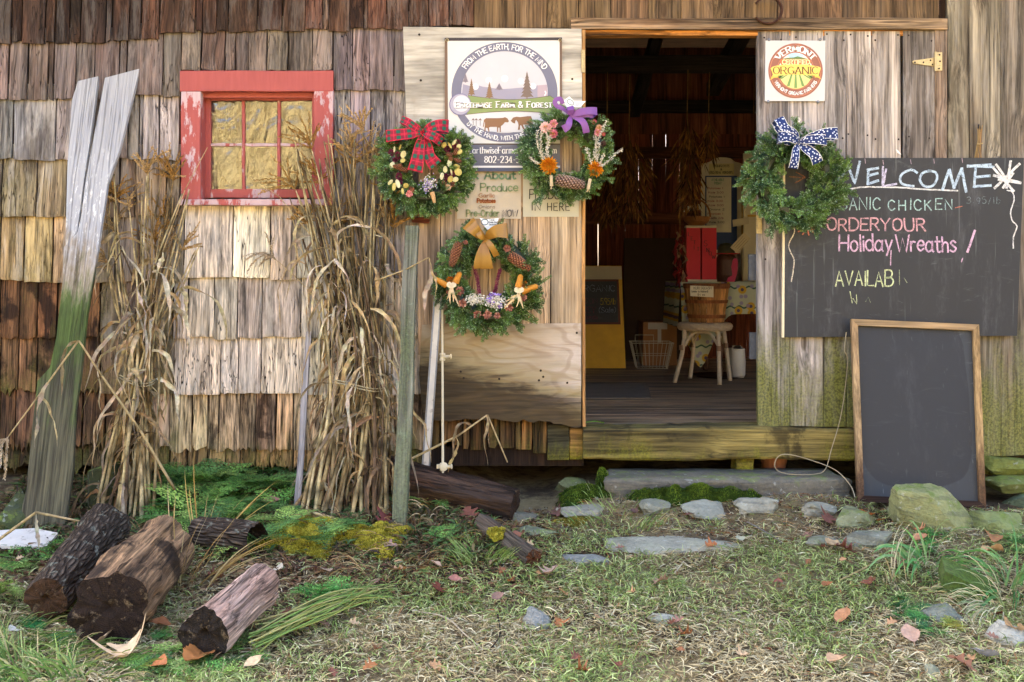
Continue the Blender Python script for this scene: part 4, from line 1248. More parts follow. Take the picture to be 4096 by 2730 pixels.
M['slate2'] = slate_mat('worn_chalkboard_paint', C('333435'), C('3c3d3e'), (0.275, 0.50, 0.42))
M['rawedge'] = plain('pale_raw_board_edge', C('dccba8'), 0.7, 0.1, 40, 0.3, 90)
YC = -0.062
cb = empty('chalkboard', W(3600, 1350, YC), 'large unframed chalkboard lettered WELCOME hanging on the barn wall', 'chalkboard')
mb = MB(); mb.prism([W(x, y, YC) for x, y in ((3138, 1350), (4068, 1344), (4096, 632), (3142, 633))], (0, 0.014, 0)); build('panel', mb, M['slate'], cb)
mb = MB(); mb.prism([W(x, y, YC - 0.001) for x, y in ((3128, 1351), (3137, 1351), (3141, 633), (3134, 633))], (0, 0.015, 0)); build('raw_edge', mb, M['rawedge'], cb)
mb = MB()
k_ = 1076 / 2353.0
def cq(pts, col, wid, curved=False):
    """chalk stroke; coordinates in the enlarged crop of the board"""
    P = [(3020 + x * k_, 600 + y * k_) for x, y in pts]
    if curved: P = [(v.x, v.y) for v in catmull([(p[0], p[1], 0) for p in P], 5)]
    rr = random.Random(len(pts) * 7 + int(pts[0][0]))
    Q = []
    for i in range(len(P) - 1):
        a, b = Vector(P[i]), Vector(P[i + 1]); n = max(1, int((b - a).length / 12))
        Q += [tuple(a + (b - a) * j / n + Vector((rr.uniform(-.6, .6), rr.uniform(-.6, .6)))) for j in range(n)]
    Q.append(P[-1])
    pen(mb, [(Q, True)], lambda x, y: W(x, y, YC), wid, (0, -0.0012 - rr.uniform(0, 0.0006), 0), col=col)
BLU = C('c2d4e2'); LIL = C('d2cade'); WH = C('e8e4de'); GRC = C('b4d0c8'); PNK = C('e0b8ce'); PEA = C('deaaae'); ORG = C('c97d66'); YGR = C('d5dba8')
for s in ([(700, 110), (740, 300), (805, 120)], [(805, 120), (872, 295), (915, 105)]): cq(s, BLU, 10)
for s in ([(1075, 160), (985, 175)], [(990, 178), (985, 300)], [(985, 300), (1075, 270)], [(1000, 225), (1070, 205)]): cq(s, BLU, 10)
for s in ([(1118, 148), (1115, 315)], [(1145, 170), (1120, 318), (1235, 298)]): cq(s, LIL, 8)
cq([(1415, 200), (1370, 175), (1300, 200), (1268, 250), (1290, 300), (1385, 318)], BLU, 9.5, True)
cq([(1540, 185), (1470, 200), (1440, 260), (1480, 318), (1550, 315), (1590, 255), (1580, 200), (1520, 182)], BLU, 9.5, True)
for s in ([(1640, 345), (1695, 180)], [(1700, 175), (1740, 330)], [(1740, 330), (1805, 170)], [(1808, 165), (1845, 365)]): cq(s, BLU, 11)
for s in ([(1860, 140), (2085, 150)], [(1860, 145), (2060, 130)], [(1930, 150), (1915, 325)], [(1925, 240), (2050, 228)], [(1920, 320), (2060, 312)]): cq(s, BLU, 10)
for s in ([(2085, 160), (2260, 360)], [(2110, 130), (2200, 260)], [(2235, 100), (2200, 330)], [(2310, 125), (2095, 335)], [(2090, 225), (2310, 285)], [(2255, 205), (2170, 330)], [(2130, 260), (2320, 290)]): cq(s, WH, 10)
build('chalk_lettering', mb, M['chalk'], cb); mb = MB()
cq([(700, 345), (850, 340), (960, 325), (1250, 330), (1480, 345), (1770, 358)], WH, 6, True)
build('chalk_lettering', mb, M['chalk'], cb); mb = MB()
cq([(2205, 355), (2250, 370), (2265, 440), (2235, 540), (2250, 620), (2290, 670), (2260, 760), (2258, 860)], WH, 5, True)
build('chalk_lettering', mb, M['chalk'], cb); mb = MB()
cq([(335, 650), (345, 720), (300, 810), (300, 870), (340, 960), (335, 1050), (318, 1150)], C('d0c4ae'), 4.5, True)
def cword(t, x, y, h, w, col, wid, jit_=0.05, seed=1, gap=1.6):
    P, ww = strokes(t, h * k_, gap, jit_, random.Random(seed)); kx = w * k_ / ww
    pen(mb, [([(3020 + x * k_ + p[0] * kx, -(600 + y * k_) + p[1]) for p in q], s_) for q, s_ in P], lambda a, b: W(a, -b, YC), wid, (0, -0.0014, 0), col=col)
build('chalk_lettering', mb, M['chalk'], cb); mb = MB()
cword('RGANIC', 660, 520, 100, 430, GRC, 4.8, 0.05, 3)
build('chalk_lettering', mb, M['chalk'], cb); mb = MB()
cword('CHICKEN', 1165, 525, 90, 560, GRC, 4.8, 0.06, 4, 2.2)
cq([(1750, 508), (1810, 494)], ORG, 3)
build('chalk_lettering', mb, M['chalk'], cb); mb = MB()
cword('3.95/lb', 1850, 470, 55, 290, C('7d8788'), 2.4, 0.08, 5, 2.4)
build('chalk_lettering', mb, M['chalk'], cb); mb = MB()
cword('ORDER', 632, 705, 105, 450, PEA, 6.5, 0.05, 6, 1.2)
build('chalk_lettering', mb, M['chalk'], cb); mb = MB()
cword('YOUR', 1100, 705, 105, 390, PEA, 6.5, 0.06, 16, 1.4)
build('chalk_lettering', mb, M['chalk'], cb); mb = MB()
cword('Holiday', 735, 880, 140, 460, PNK, 7, 0.05, 7, 0.9)
build('chalk_lettering', mb, M['chalk'], cb); mb = MB()
cword('Wreaths', 1235, 890, 140, 520, PNK, 7, 0.06, 8, 0.9)
build('chalk_lettering', mb, M['chalk'], cb); mb = MB()
cq([(1922, 708), (1858, 892)], PNK, 9); cq([(1815, 950), (1805, 980)], PNK, 4)
build('chalk_lettering', mb, M['chalk'], cb); mb = MB()
cq([(1190, 880), (1185, 1010)], PNK, 4)
build('chalk_lettering', mb, M['chalk'], cb); mb = MB()
cword('AVAILAB', 705, 1190, 130, 500, YGR, 6, 0.06, 9, 0.9)
for s in ([(1262, 1050), (1262, 1180)], [(1305, 1120), (1330, 1165)]): cq(s, C('9a9f80'), 3)
build('chalk_lettering', mb, M['chalk'], cb); mb = MB()
cq([(830, 1240), (850, 1340)], YGR, 3.5); cq([(855, 1300), (890, 1350), (885, 1260)], YGR, 2.5); cq([(965, 1330), (990, 1290), (1010, 1335)], C('8a8f74'), 2)
build('chalk_lettering', mb, M['chalk'], cb); mb = MB()
for a in range(0, 180, 36):
    ca, sa = math.cos(R(a + 10)) * 88, math.sin(R(a + 10)) * 55
    cq([(458 - ca, 690 - sa), (458 + ca, 690 + sa)], ORG, 6)
build('chalk_lettering', mb, M['chalk'], cb); mb = MB()
for s in ([(300, 235), (435, 245)], [(360, 195), (440, 240)], [(350, 290), (440, 240)]): cq(s, C('9a6a4e'), 4)
build('chalk_lettering', mb, M['chalk'], cb); mb = MB()
for x, y in ((960, 80), (1118, 90), (1360, 85), (1562, 80), (1810, 75)): cq([(x, y), (x + 5, y + 38)], C('b9a0a8'), 2.5)
build('chalk_lettering', mb, M['chalk'], cb)

# ------------------------------------------------------------------ framed chalkboard leaning on the wall
fk = (-0.30, 0.05, 0.21)
def FP(x, y): return Vector(LP(x, y, *fk))
fb = empty('framed_chalkboard', FP(3690, 2020), 'blank chalkboard in a pale wooden frame leaning against the barn foot', 'chalkboard')
TL, TR, BR_, BL = (3403, 1278), (3912, 1300), (3940, 2032), (3429, 2006)
def fpt(u, v):
    x = (TL[0] * (1 - u) + TR[0] * u) * (1 - v) + (BL[0] * (1 - u) + BR_[0] * u) * v
    y = (TL[1] * (1 - u) + TR[1] * u) * (1 - v) + (BL[1] * (1 - u) + BR_[1] * u) * v
    return FP(x, y)
nrm = (fpt(1, 0) - fpt(0, 0)).cross(fpt(0, 1) - fpt(0, 0)).normalized()
if nrm.y > 0: nrm = -nrm
fwu, fwv = 0.048, 0.034
ang = math.atan(fk[2])
mb = MB(); mb.prism([p - nrm * 0.006 for p in (fpt(.03, .98), fpt(.97, .98), fpt(.97, .02), fpt(.03, .02))], -nrm * 0.006)
pc = fpt(.5, 1.0)
o = build('slate', mb, M['slate2'], fb, origin=pc)
M['frame_z'] = wood('frame_wood', 'Z', 40, 0.5, 0.1, alt=C('6d5038'), altamt=0.5, tint_var=0.0, algae=(0.05, 0.75, C('4f3424'), 0.9), cracks=0.2, bump=0.2)
M['frame_x'] = wood('frame_wood_rail', 'X', 40, 0.5, 0.1, alt=C('7d6040'), altamt=0.4, tint_var=0.0, cracks=0.2, bump=0.2)
def stick(name, q, t, mat, color):
    mb = MB(); mb.prism([p + nrm * t for p in q], -nrm * (t + 0.012)); return build(name, mb, mat, fb, color=color)
FC = C('a08560')
stick('frame_stile', [fpt(0, 1), fpt(fwu, 1 - fwv), fpt(fwu, fwv), fpt(0, 0)], 0.012, M['frame_z'], FC)
stick('frame_stile', [fpt(1 - fwu, 1 - fwv), fpt(1, 1), fpt(1, 0), fpt(1 - fwu, fwv)], 0.012, M['frame_z'], C('977a52'))
stick('frame_rail', [fpt(fwu, fwv), fpt(1 - fwu, fwv), fpt(1, 0), fpt(0, 0)], 0.0125, M['frame_x'], FC)
stick('frame_rail', [fpt(0, 1), fpt(1, 1), fpt(1 - fwu, 1 - fwv), fpt(fwu, 1 - fwv)], 0.0125, M['frame_x'], C('33231a'))

# ------------------------------------------------------------------ horseshoe, twig bundle
mb = MB()
cen = Vector(W(3072, 42, -0.066)); pth = []
for i in range(25):
    a = R(-150 + 300 * i / 24)
    pth.append(cen + Vector((math.cos(a) * 0.068, 0, math.sin(a) * 0.066)))
mb.tube([p for p in pth], [0.009 + 0.004 * math.sin(math.pi * i / 24) for i in range(25)], 8, squash=0.55)
o = build('horseshoe', mb, M['iron']); tag(o, 'rusty iron horseshoe nailed above the doorway header', 'horseshoe')
M['straw'] = plain('dry_plant', (0.5, 0.4, 0.2), 0.75, 0.22, 30, 0.3, 90, 0.2, trans=0.15, attr=True)
tw = empty('twig_bundle', W(3918, 632, -0.06), 'small tied bundle of dry stems hanging on the boards above the chalkboard', 'twigs')
random.seed(8)
for k in range(16):
    mb = MB(); x = 3918 + random.uniform(-7, 7); xb = x + random.uniform(-14, 12)
    mb.tube([W(x + random.uniform(-3, 9), 500 + random.uniform(0, 30), -0.05), W(x, 560, -0.048), W(xb, 632, -0.05 - random.uniform(0, .008))], [0.0015, 0.002, 0.0015], 5, jit(C('8f744e'), 0.3)); build('stem', mb, M['straw'], tw)
mb = MB(); mb.tube([W(3908, 575, -0.06), W(3918, 577, -0.066), W(3930, 573, -0.06)], 0.003, 6, C('a89468')); build('tie', mb, M['straw'], tw)
mb = MB(); mb.tube([W(3916, 498, -0.03), W(3915, 500, -0.062), W(3913, 515, -0.062)], 0.003, 6); build('nail', mb, M['screw'], tw)

# ------------------------------------------------------------------ wreaths
M['needle'] = plain('fir_needle', (0.05, 0.1, 0.05), 0.45, 0.15, 30, 0, 80, 0.45, trans=0.12, attr=True)
M['petal'] = plain('dried_petal', (0.5, 0.3, 0.1), 0.7, 0.15, 60, 0, 80, 0.25, trans=0.15, attr=True)
M['cone'] = plain('pine_cone_scale', (0.3, 0.15, 0.08), 0.65, 0.25, 60, 0.3, 120, 0.3, attr=True)

def kites(B, D, L, Wd, Nn):
    """leaf-shaped two-triangle blades; B base, D direction, L length, Wd half width, Nn normal -> verts, tris"""
    S = np.cross(D, Nn); S /= (np.linalg.norm(S, axis=1, keepdims=True) + 1e-9)
    n = len(B)
    V = np.empty((n, 4, 3))
    V[:, 0] = B
    midp = B + D * (L * 0.55)[:, None]
    V[:, 1] = midp + S * Wd[:, None]; V[:, 3] = midp - S * Wd[:, None]
    V[:, 2] = B + D * L[:, None]
    i = np.arange(n)[:, None] * 4
    T = np.concatenate([i + np.array([[0, 1, 2]]), i + np.array([[0, 2, 3]])])
    return V.reshape(-1, 3), T

def unit(a): return a / (np.linalg.norm(a, axis=-1, keepdims=True) + 1e-9)

def sprigs(rng, bases, dirs, lens, facing, nl=0.017, nw=0.0019, step=0.0042):
    """fir twigs: bases (n,3), dirs, lengths, facing (n,3 flat side) -> needle arrays"""
    B = []; D = []; L = []; N = []; tone = []
    for b, d, ln, fc in zip(bases, dirs, lens, facing):
        d = d / np.linalg.norm(d)
        s = np.cross(d, fc); s /= (np.linalg.norm(s) + 1e-9); f = np.cross(s, d)
        twigs = [(b, d, ln)]
        for q in range(rng.integers(1, 4)):
            t = rng.uniform(0.25, 0.75); sg = rng.choice([-1, 1])
            twigs.append((b + d * ln * t, unit(d * 0.75 + s * sg * rng.uniform(0.5, 0.9) + f * rng.uniform(-0.1, 0.4)), ln * rng.uniform(0.3, 0.5)))
        tn = rng.uniform(0, 1)
        for (tb, td, tl) in twigs:
            m = max(4, int(tl / step))
            t = np.linspace(0.04, 1.0, m)
            ss_ = np.cross(td, f); ss_ /= (np.linalg.norm(ss_) + 1e-9)
            for sg, up in ((-1, 0.15), (1, 0.15), (-0.55, 0.75), (0.55, 0.75)):
                pb = tb + np.outer(t * tl, td)
                dd = td * 0.62 + ss_ * sg * 0.85 + f * up + rng.normal(0, 0.13, (m, 3))
                B.append(pb); D.append(unit(dd)); L.append(nl * (1.0 - 0.45 * t ** 3) * rng.uniform(0.8, 1.15, m)); N.append(np.tile(f, (m, 1)) + rng.normal(0, 0.25, (m, 3))); tone.append(np.full(m, tn) + 0.35 * (t - 0.5))
            B.append(tb[None]); D.append(td[None]); L.append(np.array([tl])); N.append(f[None]); tone.append(np.array([9.0]))
    B = np.concatenate(B); D = np.concatenate(D); L = np.concatenate(L); N = np.concatenate(N); tone = np.concatenate(tone)
    V, T = kites(B, D, L, np.where(tone > 5, 0.0016, nw), N)
    a = np.array(C('2c4c2c')); b = np.array(C('789a4c')); c = np.array(C('a4bc98'))
    tt = np.clip(tone, 0, 1)[:, None]
    col = a * (1 - tt) + b * tt
    pale = (rng.uniform(0, 1, len(B)) < 0.12)[:, None]
    col = np.where(pale, c, col) * rng.uniform(0.5, 1.45, (len(B), 1))
    col = np.where((tone > 5)[:, None], np.array(C('4b3a22')), col)
    return V, T, np.repeat(col, 4, axis=0)

def wreath(cx, cy, Yw, Rr, tr, seed, label, ns=240, hole=(0, 0), squash=1.0):
    rng = np.random.default_rng(seed)
    k = (5 + Yw) / 4000.0
    R0, t0 = Rr * k, tr * k
    ctr = Vector(W(cx, cy, Yw))
    e = empty('wreath', W(cx, cy + Rr + tr, Yw), label, 'wreath', 'evergreen wreaths hung about the doorway')
    th = rng.uniform(0, 2 * np.pi, ns); th = np.arange(ns) * 2.399963 % (2 * np.pi)
    ph = rng.uniform(-0.35 * np.pi, 1.35 * np.pi, ns)              # round the tube, front half favoured
    rad = np.stack([np.cos(th), np.zeros(ns), np.sin(th)], 1)
    tan = np.stack([-np.sin(th), np.zeros(ns), np.cos(th)], 1)
    fw = np.tile(np.array([0, -1.0, 0]), (ns, 1))
    outd = rad * np.cos(ph)[:, None] + fw * np.sin(ph)[:, None]
    core = np.array(ctr) + rad * R0
    base = core + outd * (t0 * rng.uniform(0.05, 0.45, ns))[:, None]
    dirs = tan * rng.uniform(0.35, 1.0, ns)[:, None] + outd * rng.uniform(0.35, 1.0, ns)[:, None] + rng.normal(0, 0.2, (ns, 3))
    inner = np.cos(ph) < -0.25
    lens = t0 * rng.uniform(0.75, 1.25, ns) * np.where(inner, 0.62, 1.0)
    V, T, c = sprigs(rng, base, dirs, lens, fw * 0.6 + outd * 0.6)
    c0 = np.array(ctr); V[:, 2] = c0[2] + (V[:, 2] - c0[2]) * squash
    V = V - np.array(wloc(e))
    V[:, 1] = np.minimum(V[:, 1], -0.098 - wloc(e).y) if Yw > -0.3 else V[:, 1]
    tri_mesh('foliage', V, T, c, M['needle'], e)
    mb = MB()
    mb.tube([ctr + Vector((math.cos(a) * R0, 0.0, math.sin(a) * R0 * squash)) for a in np.linspace(0, 2 * math.pi, 41)], t0 * 0.42, 10, C('26301c'), cap=False)
    build('ring_core', mb, M['needle'], e)
    return e

def spikes(mb, ctr, rad, n, ln, wd, cols, seed, axis=None, front=True, fan=1.0):
    """a shaggy head: n short blades radiating from an ellipsoid"""
    rng = np.random.default_rng(seed)
    d = unit(rng.normal(0, 1, (n, 3)))
    if front: d[:, 1] = -np.abs(d[:, 1])
    r = np.array(rad)
    B = np.array(ctr) + d * r * 0.55
    V, T = kites(B, unit(d + rng.normal(0, 0.25, (n, 3))), (np.linalg.norm(d * r, axis=1) * 0.45 + ln) * rng.uniform(0.7, 1.2, n), np.full(n, wd), unit(rng.normal(0, 1, (n, 3))))
    cc = np.array([cols[i] for i in rng.integers(0, len(cols), n)]) * rng.uniform(0.75, 1.2, (n, 1))
    mb.add(V.tolist(), T.tolist(), [tuple(q) for q in np.repeat(cc, 4, axis=0)])

def pinecone(mb, a, b, r, col, tip, n=90, seed=0):
    a = Vector(a); b = Vector(b); ax = (b - a); L = ax.length; ax.normalize()
    u = ax.orthogonal().normalized(); v = ax.cross(u)
    rr = random.Random(seed)
    m = 12
    prof = lambda t: r * (0.55 + 0.9 * t ** 0.6 * (1 - t) ** 0.35) * (1 if t < 0.97 else 0.8)
    mb.tube([a + ax * L * i / m for i in range(m + 1)], [prof(i / m) * 0.72 for i in range(m + 1)], 10, tuple(q * 0.35 for q in col))
    for i in range(n):
        t = (i + 0.5) / n; an = i * 2.39996
        p = a + ax * L * t; o = u * math.cos(an) + v * math.sin(an); rd = prof(t); s = ax.cross(o)
        sz = r * 0.42 * (0.7 + 0.5 * math.sin(math.pi * t))
        b0 = p + o * rd * 0.62
        tipp = p + o * rd * 1.1 + ax * sz * 0.75
        cl = [tuple(q * 0.5 for q in col), col, tip, col, tuple(q * 0.8 for q in col)]
        mb.add([b0 - ax * sz * 0.4, p + o * rd * 0.95 + s * sz * 0.62 + ax * sz * 0.1, tipp, p + o * rd * 0.95 - s * sz * 0.62 + ax * sz * 0.1, p + o * rd * 1.16 + ax * sz * 0.25], [(0, 1, 4), (1, 2, 4), (2, 3, 4), (3, 0, 4)], cl)

def rosette(mb, p, r, cols, layers=((8, 1.0, 0.25), (6, 0.62, 0.7)), axis=(0, -1, 0), w=0.32, seed=0):
    p = Vector(p); ax = Vector(axis).normalized(); u = ax.orthogonal().normalized(); v = ax.cross(u)
    rr = random.Random(seed)
    for n, f, lift in layers:
        ph = rr.uniform(0, 6)
        for i in range(n):
            a = ph + 6.283 * i / n + rr.uniform(-.12, .12); d = u * math.cos(a) + v * math.sin(a); s = ax.cross(d)
            L = r * f * rr.uniform(0.88, 1.1); c = cols[rr.randrange(len(cols))]
            k = rr.uniform(0.8, 1.2); c = tuple(q * k for q in c)
            mb.add([p + ax * r * 0.08, p + d * L * 0.6 + s * L * w + ax * (L * lift * 0.5), p + d * L + ax * (L * lift), p + d * L * 0.6 - s * L * w + ax * (L * lift * 0.5), p + d * L * 0.55 + ax * (L * lift * 0.5 + r * 0.1)],
                   [(0, 1, 4), (1, 2, 4), (2, 3, 4), (3, 0, 4)], [tuple(q * 0.6 for q in c), c, c, c, tuple(q * 0.85 for q in c)])

def crumbs(mb, pts, r, cols, seed=0):
    rr = random.Random(seed)
    for p in pts:
        p = Vector(p); c = cols[rr.randrange(len(cols))]; k = rr.uniform(0.8, 1.15); c = tuple(q * k for q in c); q = r * rr.uniform(0.7, 1.3)
        V = [p + Vector((rr.uniform(-.3, .3), rr.uniform(-.3, .3), rr.uniform(-.3, .3))) * q + Vector(d) * q for d in ((1, 0, 0), (-1, 0, 0), (0, 1, 0), (0, -1, 0), (0, 0, 1), (0, 0, -1))]
        mb.add(V, [(0, 2, 4), (2, 1, 4), (1, 3, 4), (3, 0, 4), (2, 0, 5), (1, 2, 5), (3, 1, 5), (0, 3, 5)], c)

def cob(mb, a, b, r, col):
    a = Vector(a); b = Vector(b); ax = (b - a); L = ax.length; ax.normalize(); u = ax.orthogonal().normalized(); v = ax.cross(u)
    n, m = 24, 30; V = []; F = []; CC = []
    for i in range(m + 1):
        t = i / m; rd = r * (1 - 0.35 * t) * (1 if 0 < i < m else 0.3) * (0.75 + 0.25 * math.sin(min(1, t * 6 + 0.3) * 1.57))
        if t > 0.93: rd *= 0.75
        for k in range(n):
            an = 6.283 * k / n; bm = 1 + 0.09 * (math.cos(an * 12) * 0.6 + math.cos(t * 6.283 * 15) * 0.6)
            V.append(a + ax * L * t + (u * math.cos(an) + v * math.sin(an)) * rd * bm)
            q = 0.62 + 0.38 * (bm - 0.89) / 0.22; CC.append(tuple(w_ * q for w_ in col))
    for i in range(m):
        for k in range(n): F.append((i * n + k, i * n + (k + 1) % n, (i + 1) * n + (k + 1) % n, (i + 1) * n + k))
    mb.add(V, F, CC)

def bowloop(mb, cr, pts, hw, Y, bulge=0.03, back=0.02, loop=True, col=None, sag=0.0):
    """one loop or tail of a bow; pts in crop units via cr(x, y)->photo px; hw half width in photo px"""
    P = catmull([(cr(*p)[0], cr(*p)[1], 0) for p in pts], 5)
    n = len(P); k = (5 + Y) / 4000
    hws = hw if hasattr(hw, '__len__') else [hw, hw]
    out = []; nr = []; wd = []
    for i, p in enumerate(P):
        f = i / (n - 1)
        q = Vector(W(p.x, p.y, Y)); q.y -= bulge * math.sin(math.pi * min(1, f * (0.9 if loop else 0.8))) + (0.006 if loop else 0)
        out.append(q); nr.append(Vector((0, -1, 0.0))); wd.append((hws[0] + (hws[1] - hws[0]) * f) * k * (0.45 + 0.55 * smooth(0, 0.3, f)))
    if loop:
        d = (out[-1] - out[-2]).normalized(); dxy = Vector((d.x, 0, d.z)).normalized()
        e = out[-1]
        for j, a in enumerate((30, 90, 150)):
            out.append(e + dxy * (0.008 * math.sin(R(a))) + Vector((0, back * (1 - math.cos(R(a))) / 2, 0))); nr.append(dxy * math.sin(R(a)) + Vector((0, -math.cos(R(a)), 0))); wd.append(wd[n - 1])
        for i in range(n - 1, -1, -2):
            q = out[i].copy(); q.y = max(out[i].y + back, -0.2); out.append(q); nr.append(Vector((0, 1, 0))); wd.append(wd[i])
    mb.ribbon(out, wd, nr, col, cols=4)

def ribbon_mat(name, kind, c0, c1=None, rough=0.5):
    g = G(name); uv = g.uvc(); u, v, _ = g.sep(uv)
    geo = g.node('ShaderNodeNewGeometry')
    if kind == 'plaid':
        fu = g.math('FRACT', g.math('MULTIPLY', u, 1 / 0.052))
        bu = g.math('MULTIPLY', g.ss(fu, 0.1, 0.14), g.ss(fu, 0.52, 0.48))
        fv = g.math('FRACT', g.math('MULTIPLY', v, 2.0))
        bv = g.math('MULTIPLY', g.ss(fv, 0.18, 0.24), g.ss(fv, 0.82, 0.76))
        c = g.mix(g.math('MULTIPLY', g.math('MAXIMUM', bu, bv), 0.55), C('b51d38'), C('3a1826'))
        c = g.mix(g.math('MULTIPLY', bu, bv), c, C('0c5a48'))
        ln = g.math('MULTIPLY', g.ss(g.math('ABSOLUTE', g.math('SUBTRACT', fu, 0.76)), 0.05, 0.02), 0.8)
        c = g.mix(ln, c, C('d42a48'))
        ed = g.ss(g.math('ABSOLUTE', g.math('SUBTRACT', v, 0.5)), 0.455, 0.475)
        c = g.mix(ed, c, C('d0283f'))
    elif kind == 'stars':
        vv = g.comb(g.math('MULTIPLY', u, 58.0), g.math('MULTIPLY', v, 3.2), 0.0)
        d = g.vor(vv, 1.0, voronoi_dimensions='2D'); 
        c = g.mix(g.noise(vv, 3.0, 3), C('12224f'), C('1c3672'))
        c = g.mix(g.ss(d, 0.26, 0.18), c, C('d9dcea'))
        ed = g.ss(g.math('ABSOLUTE', g.math('SUBTRACT', v, 0.5)), 0.445, 0.46)
        c = g.mix(ed, c, C('e6e2da'))
    else:
        c = g.mix(g.noise(uv, 30, 3), c0, c1)
    return g.fin(c, rough, None, 0, 0, 0.45, trans=0.12)
M['plaid'] = ribbon_mat('tartan_ribbon', 'plaid', None, None, 0.8)
M['stars'] = ribbon_mat('starry_navy_ribbon', 'stars', None, None, 0.7)
M['purple'] = ribbon_mat('purple_ribbon', 'p', C('764690'), C('865298'), 0.5)
M['gold'] = ribbon_mat('gold_satin_ribbon', 'p', C('8a6020'), C('a5782e'), 0.3)
CREAM = [C('cfc48a'), C('c9b86a'), C('d6d0a4'), C('b8a254')]
BURG = [C('7a1c44'), C('5c1434'), C('8f2a54')]
WHT3 = [C('e8e2d2'), C('d8d0bc'), C('c9bca4')]

def oval(mb, p, r1, r2, ang, col, seed=0):
    p = Vector(p); rr = random.Random(seed)
    a = Vector((math.cos(ang), 0, math.sin(ang))); b = Vector((-math.sin(ang), 0, math.cos(ang)))
    tl = Vector((rr.uniform(-.4, .4), -1, rr.uniform(-.4, .4))).normalized()
    V = [p + tl * 0.003]
    for i in range(14):
        t = 6.283 * i / 14; q = p + a * math.cos(t) * r1 + b * math.sin(t) * r2; q.y += (a * math.cos(t) * r1 + b * math.sin(t) * r2).dot(tl) * 0.6; V.append(q)
    mb.add(V, [(0, 1 + i, 1 + (i + 1) % 14) for i in range(14)], [tuple(q * 1.0 for q in col)] + [tuple(q * 0.85 for q in col)] * 14)

YW = -0.165
PXM = (5 + YW) / 4000.0
# --- tartan wreath
e = wreath(1702, 672, YW, 118, 74, 21, 'evergreen wreath with red and green tartan bow and burgundy flowers', 300)
c1 = lambda x, y: (1500 + 0.287 * x, 420 + 0.287 * y)
YF = YW - 0.075
def at1(x, y, dy=0.0): return W(*c1(x, y), YF - dy)
mb = MB()
K = (670, 385)
bowloop(mb, c1, [K, (480, 415), (300, 435), (178, 440)], (20, 24), YF - 0.02, 0.035)
bowloop(mb, c1, [K, (560, 320), (470, 255), (385, 215)], (16, 15), YF - 0.02, 0.03)
bowloop(mb, c1, [K, (790, 330), (900, 300), (1005, 300)], (18, 25), YF - 0.02, 0.035)
bowloop(mb, c1, [K, (760, 430), (850, 470), (915, 510)], (18, 20), YF - 0.02, 0.04)
bowloop(mb, c1, [K, (625, 590), (600, 760), (560, 930)], (16, 31), YF - 0.02, 0.02, loop=False)
bowloop(mb, c1, [K, (735, 590), (765, 730), (850, 850)], (16, 28), YF - 0.012, 0.018, loop=False)
spikes(mb, at1(670, 385, 0.03), (0.012, 0.01, 0.014), 40, 0.004, 0.006, [C('3a1020')], 1)
build('bow', mb, M['plaid'], e, sm=True)
for i, (x, y, rx, rz) in enumerate(((225, 668, 11, 14), (322, 705, 11, 17), (335, 1000, 12, 17), (355, 1060, 9, 14), (1010, 612, 14, 14), (1150, 530, 12, 15), (1105, 590, 9, 10), (990, 1005, 13, 14), (1080, 962, 12, 13), (280, 770, 9, 10))):
    mb = MB(); spikes(mb, at1(x, y), (rx * PXM, rx * PXM, rz * PXM), 240, 0.003, 0.0011, BURG, 40 + i); build('cockscomb', mb, M['petal'], e)
for i, (x, y, a, b, an) in enumerate(((395, 690, 15, 11, 1.3), (388, 775, 11, 9, 0.3), (238, 842, 15, 10, 1.2), (962, 558, 12, 10, 1), (1170, 578, 10, 9, .2), (1182, 655, 12, 9, .8), (1040, 812, 17, 9, 1.5), (1140, 855, 13, 8, 2.8), (978, 900, 14, 9, 1.6), (1158, 935, 16, 14, 2.4), (932, 995, 15, 8, 1.4), (1050, 1035, 14, 11, 1.2), (1122, 1040, 12, 10, .4), (265, 1142, 16, 8, 1.5), (318, 1100, 18, 9, 1.9), (430, 1125, 11, 10, .5), (215, 1078, 13, 7, .8), (385, 1205, 13, 6, 1.7), (270, 620, 12, 4, 1.5), (350, 590, 12, 4, 1.3), (1108, 520, 14, 6, .9), (1040, 560, 16, 5, 2.1), (1065, 940, 13, 4, 1.8))):
    mb = MB(); oval(mb, at1(x, y, 0.012), a * PXM, b * PXM, an, CREAM[i % 4], i); build('seed_disc', mb, M['petal'], e)
for i, (x0, y0, x1, y1, r) in enumerate(((1160, 600, 1100, 700, 9), (990, 690, 1080, 705, 9), (1100, 750, 1205, 800, 9), (330, 890, 465, 915, 10), (300, 860, 380, 850, 9), (1065, 720, 1050, 780, 8), (250, 850, 325, 870, 9))):
    mb = MB(); pinecone(mb, at1(x0, y0, 0.008), at1(x1, y1, 0.012), r * PXM, C('8a5030'), C('c08a60'), 50, i); build('pine_cone', mb, M['cone'], e)
for i, (x, y, r, cs) in enumerate(((480, 1240, 15, [C('c06a68'), C('d98f84')]), (520, 1190, 12, [C('b06a44'), C('8a5638')]), (1020, 1150, 14, [C('d9b48e'), C('c99a72')]), (965, 1090, 11, [C('5a3624'), C('7a4d36')]), (1085, 1110, 12, [C('5a3624'), C('7a4d36')]), (500, 1170, 11, [C('5a3624')]))):
    mb = MB(); rosette(mb, at1(x, y, 0.01), r * PXM, cs, ((10, 1, .2), (8, .7, .6), (6, .4, 1)), seed=i); build('flower', mb, M['petal'], e)
mb = MB(); rr = random.Random(4)
crumbs(mb, [at1(740 + rr.gauss(0, 48), 1105 + rr.gauss(0, 50), 0.012 + rr.uniform(0, .014)) for _ in range(150)], 0.0036, WHT3 + [C('b9a8d0'), C('a894c8')], 5)
build('statice_bunch', mb, M['petal'], e)
